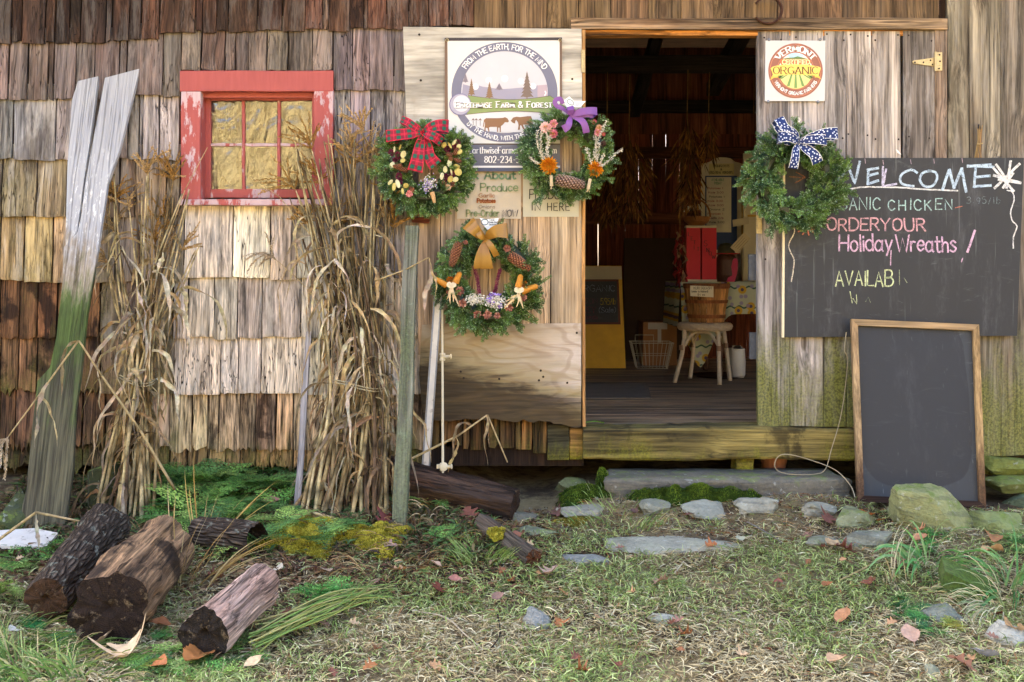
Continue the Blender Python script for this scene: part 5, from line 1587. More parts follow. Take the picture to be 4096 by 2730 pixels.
mb = MB(); mb.tube([at1(795, 1220, .01), at1(815, 1290, .012), at1(830, 1365, .01)], [0.012, 0.010, 0.007], 10, C('c99f6c')); build('stem_wrap', mb, M['petal'], e)

# --- purple bow wreath
e = wreath(2266, 622, YW, 126, 68, 22, 'evergreen wreath with purple ribbon, orange dried flowers and long pine cone', 300, squash=0.97)
c2 = lambda x, y: (2050 + 0.2934 * x, 370 + 0.2934 * y)
def at2(x, y, dy=0.0): return W(*c2(x, y), YF - dy)
mb = MB(); K = (790, 320)
bowloop(mb, c2, [K, (900, 290), (1020, 270), (1130, 262)], (13, 15), YF - 0.02, 0.035)
bowloop(mb, c2, [K, (920, 320), (1000, 318), (1080, 315)], (12, 11), YF - 0.012, 0.03)
bowloop(mb, c2, [K, (795, 270), (790, 240), (785, 215)], (13, 14), YF - 0.03, 0.02)
bowloop(mb, c2, [K, (690, 230), (600, 190), (575, 130), (640, 95), (690, 160)], (9, 9), YF + 0.01, 0.02, loop=False)
bowloop(mb, c2, [K, (775, 400), (750, 470), (690, 510)], (10, 16), YF - 0.02, 0.02, loop=False)
bowloop(mb, c2, [K, (890, 360), (970, 440), (1005, 560)], (11, 14), YF - 0.02, 0.03, loop=False)
build('bow', mb, M['purple'], e, sm=True)
PK = [C('d98f98'), C('e2a8a4'), C('c97884')]
for i, (x, y, r, cs) in enumerate(((450, 480, 24, [C('e0a8a0'), C('e8c0b4')]), (560, 430, 19, PK), (555, 565, 20, [C('b85a68'), C('c97884')]), (1115, 405, 11, [C('d0606a')]), (1180, 480, 14, [C('d9a070'), C('e0b090')]), (1160, 545, 17, PK), (1240, 572, 9, [C('c05060')]))):
    mb = MB(); rosette(mb, at2(x, y, 0.008), r * PXM, cs, ((16, 1, .15), (14, .85, .4), (10, .6, .8)), w=0.2, seed=i); spikes(mb, at2(x, y, 0.016), (r * PXM * .35,) * 3, 40, .001, .0015, [C('d9a040'), C('c08830')], i); build('everlasting_flower', mb, M['petal'], e)
for i, (x, y, r) in enumerate(((495, 1000, 34), (1135, 1045, 31))):
    mb = MB(); rosette(mb, at2(x, y, 0.0), r * 1.12 * PXM, [C('e09a18'), C('d98a10')], ((20, 1, .1), (16, .9, .3)), w=0.13, seed=i); spikes(mb, at2(x, y, 0.008), (r * PXM * .85, .016, r * PXM * .85), 420, .003, .0016, [C('d07808'), C('c06408'), C('e08c10')], 60 + i); build('orange_flower', mb, M['petal'], e)
mb = MB(); pinecone(mb, at2(985, 1272, .012), at2(590, 1185, .012), 22 * PXM, C('94705c'), C('d0b4a0'), 130, 3); build('pine_cone', mb, M['cone'], e)
mb = MB(); pinecone(mb, at2(1265, 730, .0), at2(1215, 670, .0), 12 * PXM, C('4a3024'), C('7d5844'), 40, 4); build('pine_cone', mb, M['cone'], e)
rr = random.Random(9)
for i, path in enumerate(([(345, 520), (335, 640), (360, 780), (410, 900)], [(400, 520), (380, 660), (390, 790), (430, 900)], [(470, 560), (480, 680), (470, 800), (500, 880)], [(520, 600), (490, 700), (470, 840)],
                          [(1280, 400), (1220, 540), (1150, 700), (1110, 900)], [(1130, 600), (1150, 740), (1130, 900)], [(1190, 690), (1170, 830), (1150, 930)], [(1010, 760), (1040, 860), (1070, 960)], [(1490, 780), (1390, 850), (1290, 950), (1200, 1000)], [(1240, 850), (1210, 920), (1180, 990)], [(235, 890), (290, 930), (340, 970)])):
    mb = MB(); P = catmull([at2(x, y, 0.012 + rr.uniform(0, .012)) for x, y in path], 8)
    mb.tube(P, 0.0012, 4, C('b8ac94'))
    crumbs(mb, [p + Vector((rr.gauss(0, .0042), rr.gauss(0, .004), rr.gauss(0, .004))) for p in P for _ in range(4)], 0.0026, WHT3, i); build('seed_spray', mb, M['petal'], e)
for a, b in (((525, 1135), (535, 1280)), ((1060, 1180), (1030, 1320))):
    mb = MB(); mb.tube([at2(*a, .012), at2((a[0] + b[0]) / 2, (a[1] + b[1]) / 2, .014), at2(*b, .01)], [0.008, 0.0075, 0.009], 8, C('cdb894'))
    for q in range(6): mb.tube([at2(*b, .01), at2(b[0] + rr.uniform(-30, 30), b[1] + rr.uniform(20, 50), .012)], .0012, 4, C('c9b48c'))
    build('stem_wrap', mb, M['petal'], e)
def card(e, cr, pts, Yq, name='tag', col='dfe2e0'):
    mb = MB(); mb.prism([W(*cr(x, y), Yq) for x, y in pts][::-1], (0, 0.001, 0), C(col)); return build(name, mb, M['print'], e)
cd_ = card(e, c2, [(700, 110), (775, 55), (835, 115), (1000, 122), (925, 200), (735, 195)], YF - 0.006)
mb = MB(); 
P_ = [c2(790 + 45 * math.cos(t) , 135 + 34 * math.sin(t) + 16 * math.cos(t)) for t in np.linspace(0, 6.28, 20)]
pen(mb, [(P_, True)], lambda x, y: W(x, y, YF - 0.007), 2.4, (0, -0.0006, 0), col=C('3c5a4a'))
for j in range(4): pen(mb, [([c2(860, 145 + 13 * j), c2(940 - 12 * j, 140 + 13 * j)], True)], lambda x, y: W(x, y, YF - 0.007), 1.1, (0, -0.0006, 0), col=C('5a6a8a'))
build('tag_drawing', mb, M['print'], cd_)

# --- gold bow wreath
e = wreath(1955, 1122, YW, 144, 76, 23, 'wide evergreen wreath with gold satin bow, small corn cobs and plumes', 340)
c3 = lambda x, y: (1720 + 0.3125 * x, 850 + 0.3125 * y)
def at3(x, y, dy=0.0): return W(*c3(x, y), YF - dy)
mb = MB(); K = (705, 345)
bowloop(mb, c3, [K, (620, 270), (560, 210), (500, 150)], (14, 30), YF - 0.02, 0.04, 0.03)
bowloop(mb, c3, [K, (780, 280), (860, 245), (975, 235)], (14, 30), YF - 0.02, 0.04, 0.03)
bowloop(mb, c3, [K, (650, 310), (610, 240)], (9, 12), YF - 0.04, 0.02, 0.02)
bowloop(mb, c3, [K, (760, 400), (805, 470), (845, 545)], (10, 13), YF - 0.03, 0.025, 0.02)
bowloop(mb, c3, [K, (665, 480), (640, 600), (640, 720)], (9, 26), YF - 0.02, 0.02, loop=False)
bowloop(mb, c3, [K, (710, 480), (725, 600), (730, 725)], (9, 25), YF - 0.028, 0.022, loop=False)
build('bow', mb, M['gold'], e, sm=True)
cd_ = card(e, c3, [(635, 70), (720, 90), (880, 75), (850, 165), (735, 225), (690, 170)], YF + 0.006)
mb = MB(); P_ = [c3(700 + 44 * math.cos(t), 125 + 36 * math.sin(t)) for t in np.linspace(0, 6.28, 20)]
pen(mb, [(P_, True)], lambda x, y: W(x, y, YF + 0.005), 3, (0, -0.0006, 0), col=C('2f5566'))
write(mb, 'Large', *c3(765, 105), 6, 1.1, YF + 0.005, col=C('4a4a52')); write(mb, 'Double Sided', *c3(755, 135), 6, 1.0, YF + 0.005, width=34, col=C('4a4a52')); write(mb, 'Decorated', *c3(758, 165), 6, 1.0, YF + 0.005, width=28, col=C('4a4a52'))
build('tag_drawing', mb, M['print'], cd_)
for i, (x0, y0, x1, y1, r) in enumerate(((270, 695, 375, 380, 17), (1285, 735, 1015, 545, 19))):
    mb = MB(); pinecone(mb, at3(x0, y0, .008), at3(x1, y1, .008), r * PXM, C('94583a'), C('cc9066'), 130, i); build('pine_cone', mb, M['cone'], e)
for i, (x, y, r) in enumerate(((385, 1005, 20), (422, 1158, 19), (605, 1308, 19), (735, 1310, 19), (862, 1322, 15), (1005, 1218, 19), (1185, 1088, 19), (988, 462, 17), (455, 385, 11), (230, 1020, 9), (1080, 1025, 7))):
    mb = MB(); rosette(mb, at3(x, y, .008), r * PXM, [C('8f5a48'), C('a46e5a'), C('7a4838')], ((9, 1, .3), (7, .66, .7), (5, .4, 1.1)), w=0.3, seed=i); build('cone_rosette', mb, M['cone'], e)
for x0, y0, x1, y1, r in ((220, 940, 48, 840, 13), (325, 908, 388, 762, 14), (1130, 965, 1164, 792, 14.5), (1170, 1014, 1384, 940, 15)):
    mb = MB(); cob(mb, at3(x0, y0, .012), at3(x1, y1, .014), r * PXM, C('e0983a')); build('corn_cob', mb, M['petal'], e, sm=True)
for i, (x, y) in enumerate(((258, 865), (1208, 925))):
    mb = MB(); spikes(mb, at3(x, y, .004), (.017, .012, .016), 200, .004, .0014, [C('c8740c'), C('b86008')], 80 + i); build('orange_flower', mb, M['petal'], e)
rr = random.Random(12)
for (kx, ky), tails in (((275, 965), [(215, 1120), (260, 1175), (300, 1150), (330, 1120), (375, 1210), (240, 1090)]), ((1140, 1030), [(945, 1235), (985, 1180), (1020, 1160), (1105, 1215), (1195, 1235), (960, 1150), (1060, 1170)])):
    mb = MB()
    for tx, ty in tails:
        mb.ribbon(catmull([at3(kx, ky - 40, .02), at3(kx + rr.uniform(-12, 12), ky + 20, .024), at3((kx + tx) / 2 + rr.uniform(-15, 15), (ky + ty) / 2, .026), at3(tx, ty, .018)], 4), [0.003, .0045, .0055, .006, .006, .0065, .0065, .006, .005, .004, .003, .002, .0006], Vector((rr.uniform(-.3, .3), -1, 0)), jit(C('dcc39a'), .12), crease=0.3)
    for sx in (-45, 45): mb.ribbon(catmull([at3(kx, ky - 10, .026), at3(kx + sx, ky - 30, .03), at3(kx + sx * .6, ky - 60, .024), at3(kx, ky - 20, .024)], 4), 0.007, (0, -1, .3), C('e0cba4'))
    build('corn_husk', mb, M['petal'], e)
for i, path in enumerate(([(572, 715), (600, 830), (618, 940), (632, 1045)], [(898, 735), (870, 830), (850, 940), (825, 1020), (765, 1060)])):
    mb = MB(); P = catmull([at3(x, y, -0.02) for x, y in path], 10)
    for j, p in enumerate(P[::1]): spikes(mb, p, (.0085, .0085, .0085), 34, .003, .001, [C('8a2458'), C('701c48'), C('a03a68')], j + i * 50)
    build('plume', mb, M['petal'], e)
for i, (x, y, sx, sy, cs, n) in enumerate(((575, 1110, 60, 42, WHT3[:2], 170), (830, 1150, 70, 55, WHT3[:2], 210), (775, 1110, 25, 40, [C('9c7cc8'), C('b39ad8')], 60), (840, 1055, 28, 12, [C('9c7cc8'), C('b39ad8')], 40), (890, 1195, 18, 18, [C('8a6cb8')], 24))):
    mb = MB(); crumbs(mb, [at3(x + rr.gauss(0, sx), y + rr.gauss(0, sy) * .8, .012 + rr.uniform(0, .016)) for _ in range(n)], 0.0042, cs, i); build('statice_bunch', mb, M['petal'], e)

# --- navy bow wreath
e = wreath(3180, 722, YW + 0.02, 128, 80, 24, 'plain evergreen wreath with navy star-printed bow on the plank door', 340)
c4 = lambda x, y: (2950 + 0.306 * x, 440 + 0.306 * y)
mb = MB(); K = (795, 430)
bowloop(mb, c4, [K, (700, 385), (620, 365), (556, 360)], (16, 22), YF - 0.02, 0.035)
bowloop(mb, c4, [K, (720, 320), (600, 250), (540, 130)], (13, 20), YF - 0.01, 0.03)
bowloop(mb, c4, [K, (900, 400), (1010, 400), (1140, 400)], (14, 22), YF - 0.025, 0.035)
bowloop(mb, c4, [K, (960, 360), (1120, 320), (1285, 310)], (14, 24), YF - 0.012, 0.03)
bowloop(mb, c4, [K, (750, 540), (735, 640), (715, 770)], (13, 19), YF - 0.02, 0.025, loop=False)
bowloop(mb, c4, [K, (890, 520), (980, 600), (1035, 700)], (15, 24), YF - 0.02, 0.03, loop=False)
build('bow', mb, M['stars'], e, sm=True)
mb = MB(); mb.tube([W(*c4(725, 120), -0.06), W(*c4(720, 200), -0.07), W(*c4(740, 280), -0.11)], .002, 5); build('hanging_wire', mb, M['steel'], e)
mb = MB(); p = W(3192, 481, -0.047); rosette(mb, p, .013, [C('e6ddd4')], ((7, 1, .4), (5, .6, .9)), w=.5); o = build('paper_scrap', mb, M['petal']); tag(o, 'small torn white scrap pinned above the navy bow', 'paper scrap')
mb = MB(); mb.prism([W(x, y, -0.05) for x, y in ((3584, 597), (3594, 604), (3606, 620), (3590, 612))][::-1], (0, .001, 0), C('e6e2da')); o = build('paper_scrap', mb, M['print']); tag(o, 'tiny torn paper corner stuck above the big chalkboard', 'paper scrap')

# ------------------------------------------------------------------ corn stalks
from mathutils import noise as mnoise
CORN = [C('b8a27a'), C('a08a66'), C('8a7658'), C('cbbb9c'), C('6a5840'), C('ad9468'), C('9c8c74'), C('bcae98')]
M['husk'] = plain('dry_corn_leaf', (0.4, 0.3, 0.15), 0.9, 0.45, 45, 0.7, 110, 0.1, trans=0.15, attr=True)

def stalk_obj(par, pts, r0, r1, seed, name='stalk'):
    rr = random.Random(seed)
    P = catmull(pts, 7); n = len(P)
    base = random.choice([C('b8a274'), C('c4b082'), C('9c8862'), C('8f7650'), C('75604a')])
    col = []; rad = []
    acc = 0; nxt = rr.uniform(0.05, 0.15)
    for i, p in enumerate(P):
        if i: acc += (P[i] - P[i - 1]).length
        r = r0 + (r1 - r0) * i / (n - 1); c = jit(base, 0.12, rr)
        if acc > nxt: nxt += rr.uniform(0.14, 0.2); r *= 1.25; c = tuple(q * 0.3 for q in base)
        rad.append(r); col.append(c)
    mb = MB(); mb.tube(P, rad, 7, col); build(name, mb, M['husk'], par, sm=True)
    return P

def corn_leaf(par, s, d, L, w, seed, col=None, name='leaf', stiff=0.3):
    rr = random.Random(seed)
    s = Vector(s); d = Vector(d).normalized()
    p = s.copy(); v = (d * (0.6 + stiff) + Vector((0, 0, 0.5 * stiff + 0.15))).normalized()
    pts = [p.copy()]; n = 9
    sw = Vector((rr.uniform(-.4, .4), rr.uniform(-.2, .2), 0))
    for i in range(n):
        v = (v + Vector((0, 0, -0.42 - 0.1 * i * (1 - stiff))) + sw * 0.3 + Vector((rr.gauss(0, .25), rr.gauss(0, .15), rr.gauss(0, .15))) + Vector((rr.gauss(0, .2), rr.gauss(0, .12), rr.gauss(0, .12)))).normalized()
        p = p + v * (L / n); pts.append(p.copy())
    pts = catmull(pts, 2); m = len(pts)
    a0 = rr.uniform(0, 6.28); tw_ = rr.uniform(-6, 6)
    nr = [Vector((math.cos(a0 + tw_ * i / m), math.sin(a0 + tw_ * i / m) * 0.8 - 0.4, 0.3)) for i in range(m)]
    c = col or jit(CORN[rr.randrange(len(CORN))], 0.15, rr)
    wd = [w * min(1, 0.35 + 3 * (i / m)) * max(0.04, (1 - (i / (m - 1)) ** 2.2)) * rr.uniform(0.55, 1.2) for i in range(m)]
    mb = MB(); mb.ribbon(pts, wd, nr, [tuple(q * rr.uniform(.6, 1.15) for q in [c[0], c[1], c[2]]) if False else jit(c, 0.3, rr) for _ in range(m)], crease=rr.uniform(0.2, 0.7), cols=2)
    build(name, mb, M['husk'], par)

def tassel(par, p, d, L, seed, col='a0743a', drop=False):
    rr = random.Random(seed); rng = np.random.default_rng(seed)
    p = Vector(p); d = Vector(d).normalized(); u = d.orthogonal().normalized(); v = d.cross(u)
    mb = MB(); B = []; D = []; Ls = []; Nn = []; 
    br = [(p, d, L)]
    for i in range(rr.randint(8, 12)):
        a = rr.uniform(0, 6.28); t = rr.uniform(0.02, 0.32)
        br.append((p + d * L * t, (d * rr.uniform(0.35, 1.0) + (u * math.cos(a) + v * math.sin(a)) * rr.uniform(0.5, 0.9)).normalized(), L * rr.uniform(0.5, 0.8)))
    c0 = np.array(C(col))
    for b, dd, l in br:
        m = 6; q = [b]; dv = dd.copy()
        for i in range(m):
            dv = (dv + Vector((rr.gauss(0, .08), rr.gauss(0, .08), -0.06 if not drop else -0.16))).normalized(); q.append(q[-1] + dv * l / m)
        mb.tube(q, [0.0016 - 0.001 * i / m for i in range(m + 1)], 4, tuple(c0 * 0.9), cap=False)
        Q = catmull(q, 6)
        for i in range(2, len(Q) - 1):
            t_ = (Q[i + 1] - Q[i]).normalized()
            for _ in range(2):
                w_ = Vector((rr.gauss(0, 1), rr.gauss(0, 1), rr.gauss(0, 1))); w_ = (w_ - t_ * w_.dot(t_)).normalized()
                B.append(Q[i]); D.append((t_ * 0.9 + w_ * 0.42).normalized()); Ls.append(rr.uniform(.009, .015)); Nn.append(t_.cross(w_))
    V, T = kites(np.array(B), np.array(D), np.array(Ls), np.full(len(B), .0024), np.array(Nn))
    cc = c0 * rng.uniform(0.6, 1.35, (len(B), 1))
    mb.add(V.tolist(), T.tolist(), [tuple(x) for x in np.repeat(cc, 4, axis=0)])
    build('tassel', mb, M['husk'], par)

def corn_bundle(label, base, waist, top, nst, nlf, seed, tass, tall=1.0):
    """base / waist / top: (x px, half spread px, y px)"""
    rr = random.Random(seed); random.seed(seed)
    g0 = W(base[0], base[2], -0.42)
    e = empty('corn_bundle', (g0[0], -0.42, gz(g0[0], -0.42)), label, 'corn stalks', 'bundles of dry corn stalks against the shingles')
    paths = []
    for i in range(nst):
        f = (i + 0.5) / nst * 2 - 1 + rr.uniform(-.15, .15)
        ya = -0.42 + rr.uniform(-.12, .12)
        bx = W(base[0] + f * base[1], base[2], ya); bx = Vector((bx[0], ya, gz(bx[0], ya) - 0.01))
        yw = -0.27 + rr.uniform(-.07, .09)
        wx = Vector(W(waist[0] + (f * 0.7 + rr.uniform(-.5, .5)) * waist[1], waist[2], yw))
        tf = rr.uniform(-1, 1)
        tx = Vector(W(top[0] + tf * top[1], top[2] + rr.uniform(-90, 330), -0.10 + rr.uniform(-.05, .03)))
        midw = wx.lerp(tx, 0.5) + Vector((rr.gauss(0, .02), rr.gauss(0, .015), 0))
        paths.append(stalk_obj(e, [bx, bx.lerp(wx, .5) + Vector((rr.gauss(0, .012), rr.gauss(0, .01), 0)), wx, midw, tx], rr.uniform(.006, .0105), .003, seed * 100 + i))
    for i in range(nlf):
        P = paths[rr.randrange(nst)]; k = rr.uniform(0.12, 0.86); p = P[int(k * (len(P) - 1))]
        a = rr.uniform(0, 6.28); d = Vector((math.cos(a), -abs(math.sin(a)) * 0.55, rr.uniform(-.2, .4)))
        low = k < 0.45
        cl = None
        if low: cl = jit([C('8a7252'), C('6a5640'), C('a08864'), C('93836c')][i % 4], 0.2, rr)
        corn_leaf(e, p, d, rr.uniform(.16, .48), rr.uniform(.004, .015), seed * 1000 + i, cl, stiff=rr.uniform(.05, .45))
    order = list(range(nst)); rr.shuffle(order)
    for i in order[:tass]:
        P = paths[i]; d = (P[-1] - P[-4]).normalized() + Vector((rr.gauss(0, .15), rr.gauss(0, .06), 0))
        tassel(e, P[-1], d, rr.uniform(.15, .23), seed * 50 + i, rr.choice(['a8844c', '9a7540', 'b59666', 'a38a62']))
    mb = MB()
    c = Vector(W(waist[0], waist[2] + 40, -0.27)); rx = waist[1] * 4.75 / 4000 * 1.0
    for q in range(2):
        mb.tube([c + Vector((math.cos(t) * rx, math.sin(t) * 0.13, 0.012 * q + 0.02 * math.sin(t * 2))) for t in np.linspace(0, 6.28, 25)], .003, 5, C('a89a78'))
    build('twine', mb, M['husk'], e)
    return e
corn_bundle('loose bundle of dry corn stalks beside the split plank', (500, 115, 2080), (560, 72, 1480), (600, 200, 740), 34, 130, 31, 12)
corn_bundle('thick bundle of dry corn stalks beside the mossy post', (1385, 165, 2060), (1445, 120, 1500), (1370, 215, 620), 66, 270, 32, 17)
# more hanging blades where the thick bundle swells out, plus the leaning tassels across the window
# single bent stalks
def bent(label, pts, r, leaves, tas, seed):
    e = empty('corn_stalk', pts[0], label, 'corn stalk'); random.seed(seed)
    # bent sharply: straight pieces joined at the kinks
    P = []
    for i in range(len(pts) - 1):
        a, b = Vector(pts[i]), Vector(pts[i + 1])
        P += [a.lerp(b, t) for t in ((0, .25, .5, .75, .97) if i < len(pts) - 2 else (0, .25, .5, .75, 1))]
    mb = MB(); rr = random.Random(seed); n = len(P); b_ = C('b09a70')
    mb.tube(P, [r * .8 * (1 - .55 * i / n) for i in range(n)], 7, [tuple(q * (.45 if i % 5 == 0 else 1) for q in jit(b_, .1, rr)) for i in range(n)]); build('stalk', mb, M['husk'], e, sm=True)
    for i, (k, d, L, w) in enumerate(leaves): corn_leaf(e, P[int(k * (n - 1))], d, L, w, seed * 10 + i, stiff=.1)
    if tas: tassel(e, P[-1], (P[-1] - P[-2]).normalized(), .2, seed, 'b5a184', True)
    return e
bent('corn stalk snapped over in front of the green plank, pale tassel hanging', [W(700, 1960, -0.5), W(560, 1720, -0.52), W(405, 1500, -0.55), W(315, 1362, -0.58), W(150, 1590, -0.62), W(35, 1745, -0.66)], .008, [(.78, (-.3, -.2, -.6), .3, .014), (.62, (-.6, 0, -.2), .28, .012), (.8, (.5, -.2, -.4), .25, .008)], True, 71)
bent('bent corn stalk lying behind the bark-covered log', [W(-60, 2200, -0.95), W(144, 2050, -0.92), W(320, 2086, -0.88), W(420, 2120, -0.86)], .008, [(.36, (0, -.1, -1), .18, .012), (.7, (.2, -.2, -.6), .2, .016)], False, 72)
bent('bent corn stalk arched over the dark log by the door', [W(1580, 1868, -0.35), W(1830, 1745, -0.3), W(1950, 1660, -0.28), W(2030, 1850, -0.34)], .0075, [(.35, (.2, -.1, -.6), .2, .01), (.68, (-.1, -.2, -1), .26, .01), (.5, (-.5, 0, .2), .25, .012), (.72, (.2, 0, -1), .16, .012)], False, 73)
bent('corn stalk leaning out of the thick bundle past the post, husk hanging', [W(1500, 1125, -0.3), W(1620, 1080, -0.31), W(1716, 1030, -0.33), W(1722, 1060, -0.335)], .005, [(.95, (0, -.1, -1), .27, .014), (.9, (0.1, -.1, -1), .2, .01)], False, 74)
bent('thin corn stalk leaning across the shingles below the window', [W(1330, 1260, -0.2), W(1240, 1170, -0.16), W(1190, 1115, -0.13), W(1110, 1045, -0.1)], .004, [], True, 75)
bent('corn stalk with dark tassel rising in front of the window', [W(1260, 960, -0.2), W(1190, 880, -0.16), W(1120, 790, -0.12), W(1000, 705, -0.09)], .0038, [(.3, (.3, -.2, -.4), .2, .016)], False, 76)
bent('corn stalk crossing the lower corner of the red window trim', [W(650, 1010, -0.2), W(690, 900, -0.16), W(740, 760, -0.13), W(830, 590, -0.1)], .004, [(.05, (.3, -.2, -.8), .22, .016)], False, 77)
fs = []
for i, (x0, y0, x1, y1) in enumerate(((1155, 2075, 1330, 1930), (1160, 2085, 1340, 2100), (1330, 1935, 1590, 1925), (1320, 1965, 1570, 1985), (1260, 2040, 1580, 1990), (1470, 1980, 1600, 1880), (1750, 2010, 1910, 2020), (1400, 2020, 1560, 2075))):
    a = ground_px(x0, y0); b = ground_px(x1, y1); a.z += .02; b.z += .025 + .05 * (i in (0, 5))
    e = empty('corn_stalk', a, 'broken piece of corn stalk lying at the foot of the thick bundle', 'corn stalk', 'broken corn stalk pieces on the bank'); random.seed(i)
    stalk_obj(e, [a, a.lerp(b, .5) + Vector((0, 0, .02)), b], .008, .006, 900 + i)
    corn_leaf(e, a.lerp(b, .6), (b - a) * 1.0 + Vector((0, 0, .1)), .2, .014, 950 + i, stiff=.8)

# ------------------------------------------------------------------ leaning planks, post, lath, rail, fence rod
def lean_prism(name, label, cat, pts, Y0, z0, k, t, mat, color, group=None):
    P = [Vector(LP(x, y, Y0, z0, k)) for x, y in pts]
    n = Vector((0, -1, 0)) * 1.0
    nn = Vector((0, -math.cos(math.atan(k)), math.sin(math.atan(k))))
    ax_ang = -math.atan(k)
    zs = [p.z for p in P]; org = Vector((sum(p.x for p in P) / len(P), 0, min(zs))); org.y = Y0 + k * (org.z - z0)
    mb = MB(); mb.prism([p - org for p in P], -nn * t)
    # object frame turned so that its Z runs along the board
    q = Euler((ax_ang, 0, 0)); inv = q.to_matrix().inverted()
    mb.v = [tuple(inv @ Vector(v)) for v in mb.v]
    o = put(name, mb.mesh(name), mat, None, org, q, color)
    return tag(o, label, cat, group)

def plank_mat():
    g = G('split_plank_paint')
    co = g.obj(); x, y, z = g.sep(co)
    n = g.noise(g.mapping(co, (70, 70, 2.2)), 1.0, 6, .7); n2 = g.noise(g.mapping(co, (6, 6, 2)), 1.0, 5, .65); sp = g.noise(g.mapping(co, (60, 60, 14)), 1.0, 4, .7)
    top = g.mix(g.ss(n, .2, .8), C('8a8a8e'), C('b4b4b4'))
    flk = g.math('MULTIPLY', g.ss(sp, .55, .62), g.math('MULTIPLY', g.ss(z, 1.05, 1.35), g.ss(z, 1.95, 1.55)))
    top = g.mix(g.math('MULTIPLY', flk, .85), top, C('d9d8d4'))
    mid_ = g.mix(g.ss(n, .3, .7), C('5c5040'), C('a39684'))
    n4 = g.noise(g.mapping(co, (26, 26, 5)), 1.0, 5, .7)
    h = g.math('ADD', z, g.math('ADD', g.math('MULTIPLY', g.math('SUBTRACT', n2, .5), .9), g.math('MULTIPLY', g.math('SUBTRACT', n4, .5), .7)))
    c = g.mix(g.ss(h, 1.2, 1.45), mid_, top)
    gr = g.mix(g.ss(g.math('ADD', g.math('MULTIPLY', n2, .6), g.math('MULTIPLY', n, .4)), .35, .65), C('1c2410'), C('4f6828'))
    c = g.mix(g.math('MULTIPLY', g.ss(h, 1.28, 1.05), .92), c, gr)
    dk = g.mix(g.ss(n, .3, .7), C('2c2822'), C('6a6350'))
    c = g.mix(g.math('MULTIPLY', g.ss(h, .85, .5), .88), c, dk)
    ck = g.noise(g.mapping(co, (26, 26, .5)), 1.0, 2, .5); ck = g.ss(g.math('ABSOLUTE', g.math('SUBTRACT', ck, .5)), .012, 0.0)
    c = g.mix(g.math('MULTIPLY', ck, .4), c, C('1c1814'))
    return g.fin(c, .85, g.math('SUBTRACT', n, ck), .7, .006, .2)
M['plank'] = plank_mat()
PL = (-0.62, 0.0, 0.27)
sp1 = [(62, 2140), (35, 2165), (250, 2165), (290, 1880), (300, 1640), (322, 1500), (345, 1270), (388, 1020), (405, 900), (430, 735), (478, 600), (552, 300), (556, 276), (420, 312), (365, 600), (340, 740), (326, 860), (310, 930), (255, 990), (250, 1130), (225, 1350), (200, 1470), (150, 1525), (130, 1700), (105, 1960)]
sp2 = [(308, 928), (262, 985), (266, 800), (270, 650), (288, 400), (312, 325), (392, 306), (388, 345), (360, 560), (335, 720)]
pt = [(x, y) for x, y in sp1]
o = lean_prism('split_plank', 'tall grey and green plank with a forked top leaning on the shingles', 'plank', pt, PL[0], PL[1], PL[2], .022, M['plank'], C('8a8580'))
P2 = [Vector(LP(x, y, *PL)) for x, y in sp2]
nn = Vector((0, -math.cos(math.atan(PL[2])), math.sin(math.atan(PL[2]))))
mb = MB(); inv = Euler((-math.atan(PL[2]), 0, 0)).to_matrix().inverted()
mb.prism([p - o.location for p in P2], -nn * .022); mb.v = [tuple(inv @ Vector(v)) for v in mb.v]
frk = bpy.data.objects.new('split_half', mb.mesh('split_half')); COL.objects.link(frk); frk.data.materials.append(M['plank']); frk.parent = o
# dark boulder-like sheet behind the plank foot: the mossy foundation stones
def tilt_box(name, label, cat, a, b, w, d, mat, color, taper=1.0, seed=1, nseg=10, ej=.002):
    """a squared stick from a (bottom) to b (top)"""
    a = Vector(a); b = Vector(b); L = (b - a).length
    mb = plank_mb(w, L, d, seed, nseg=nseg, ej=ej, ch=.003)
    q = Vector((0, 0, 1)).rotation_difference((b - a).normalized())
    o = put(name, mb.mesh(name), mat, None, a, q.to_euler(), color)
    return tag(o, label, cat)
M['post'] = wood('lichen_post_wood', 'Z', 28, .8, .2, tint_var=0, algae=(-1, 5, C('56623a'), .55), stain=(34, .58, C('a0aa94'), .7), cracks=.4)
pb = ground_px(1602, 2105)
pb.z -= .04
tilt_box('mossy_post', 'squared mossy grey-green post leaning beside the open door', 'post', pb, Vector(W(1652, 920, -0.19)), .062, .06, M['post'], C('6d6a5c'), seed=5, nseg=16, ej=.003)
lb = ground_px(1190, 2045)
tilt_box('grey_lath', 'thin grey lath leaning on the shingles left of the thick corn bundle', 'lath', lb, Vector(W(1236, 1330, -0.06)), .03, .012, M['lath'], C('85807e'), seed=6)
M['vinyl'] = plain('white_vinyl', C('cfc8bc'), .45, .1, 20, .1, 60, .5, speck=(30, .6, C('8a7a68'), .5))
M['rod'] = plain('ivory_fibreglass', C('cdbf9f'), .5, .08, 40)
rb = ground_px(1696, 1990); rt = Vector(W(1756, 1150, -0.13))
e = empty('white_rail', rb, 'slim white metal rail leaning against the open door', 'rail')
d_ = (rt - rb); up_ = d_.normalized(); sd = Vector((1, 0, 0)) - up_ * up_.x; sd.normalize(); fr_ = up_.cross(sd)
for nm, o0, w_, t_, m_ in (('face', 0, .013, .012, M['vinyl']), ('lip', -.017, .004, .022, M['steel']), ('lip', .015, .003, .02, M['steel'])):
    mb = MB(); q = [rb + sd * (o0 - w_), rb + sd * (o0 + w_), rt + sd * (o0 + w_), rt + sd * (o0 - w_)]; mb.prism([p - Vector((0, t_ * .5, 0)) for p in q], (0, t_, 0)); build(nm, mb, m_, e)
fb_ = ground_px(1772, 2040); ft = Vector(W(1769, 1240, -0.15)); fb_.z -= .03
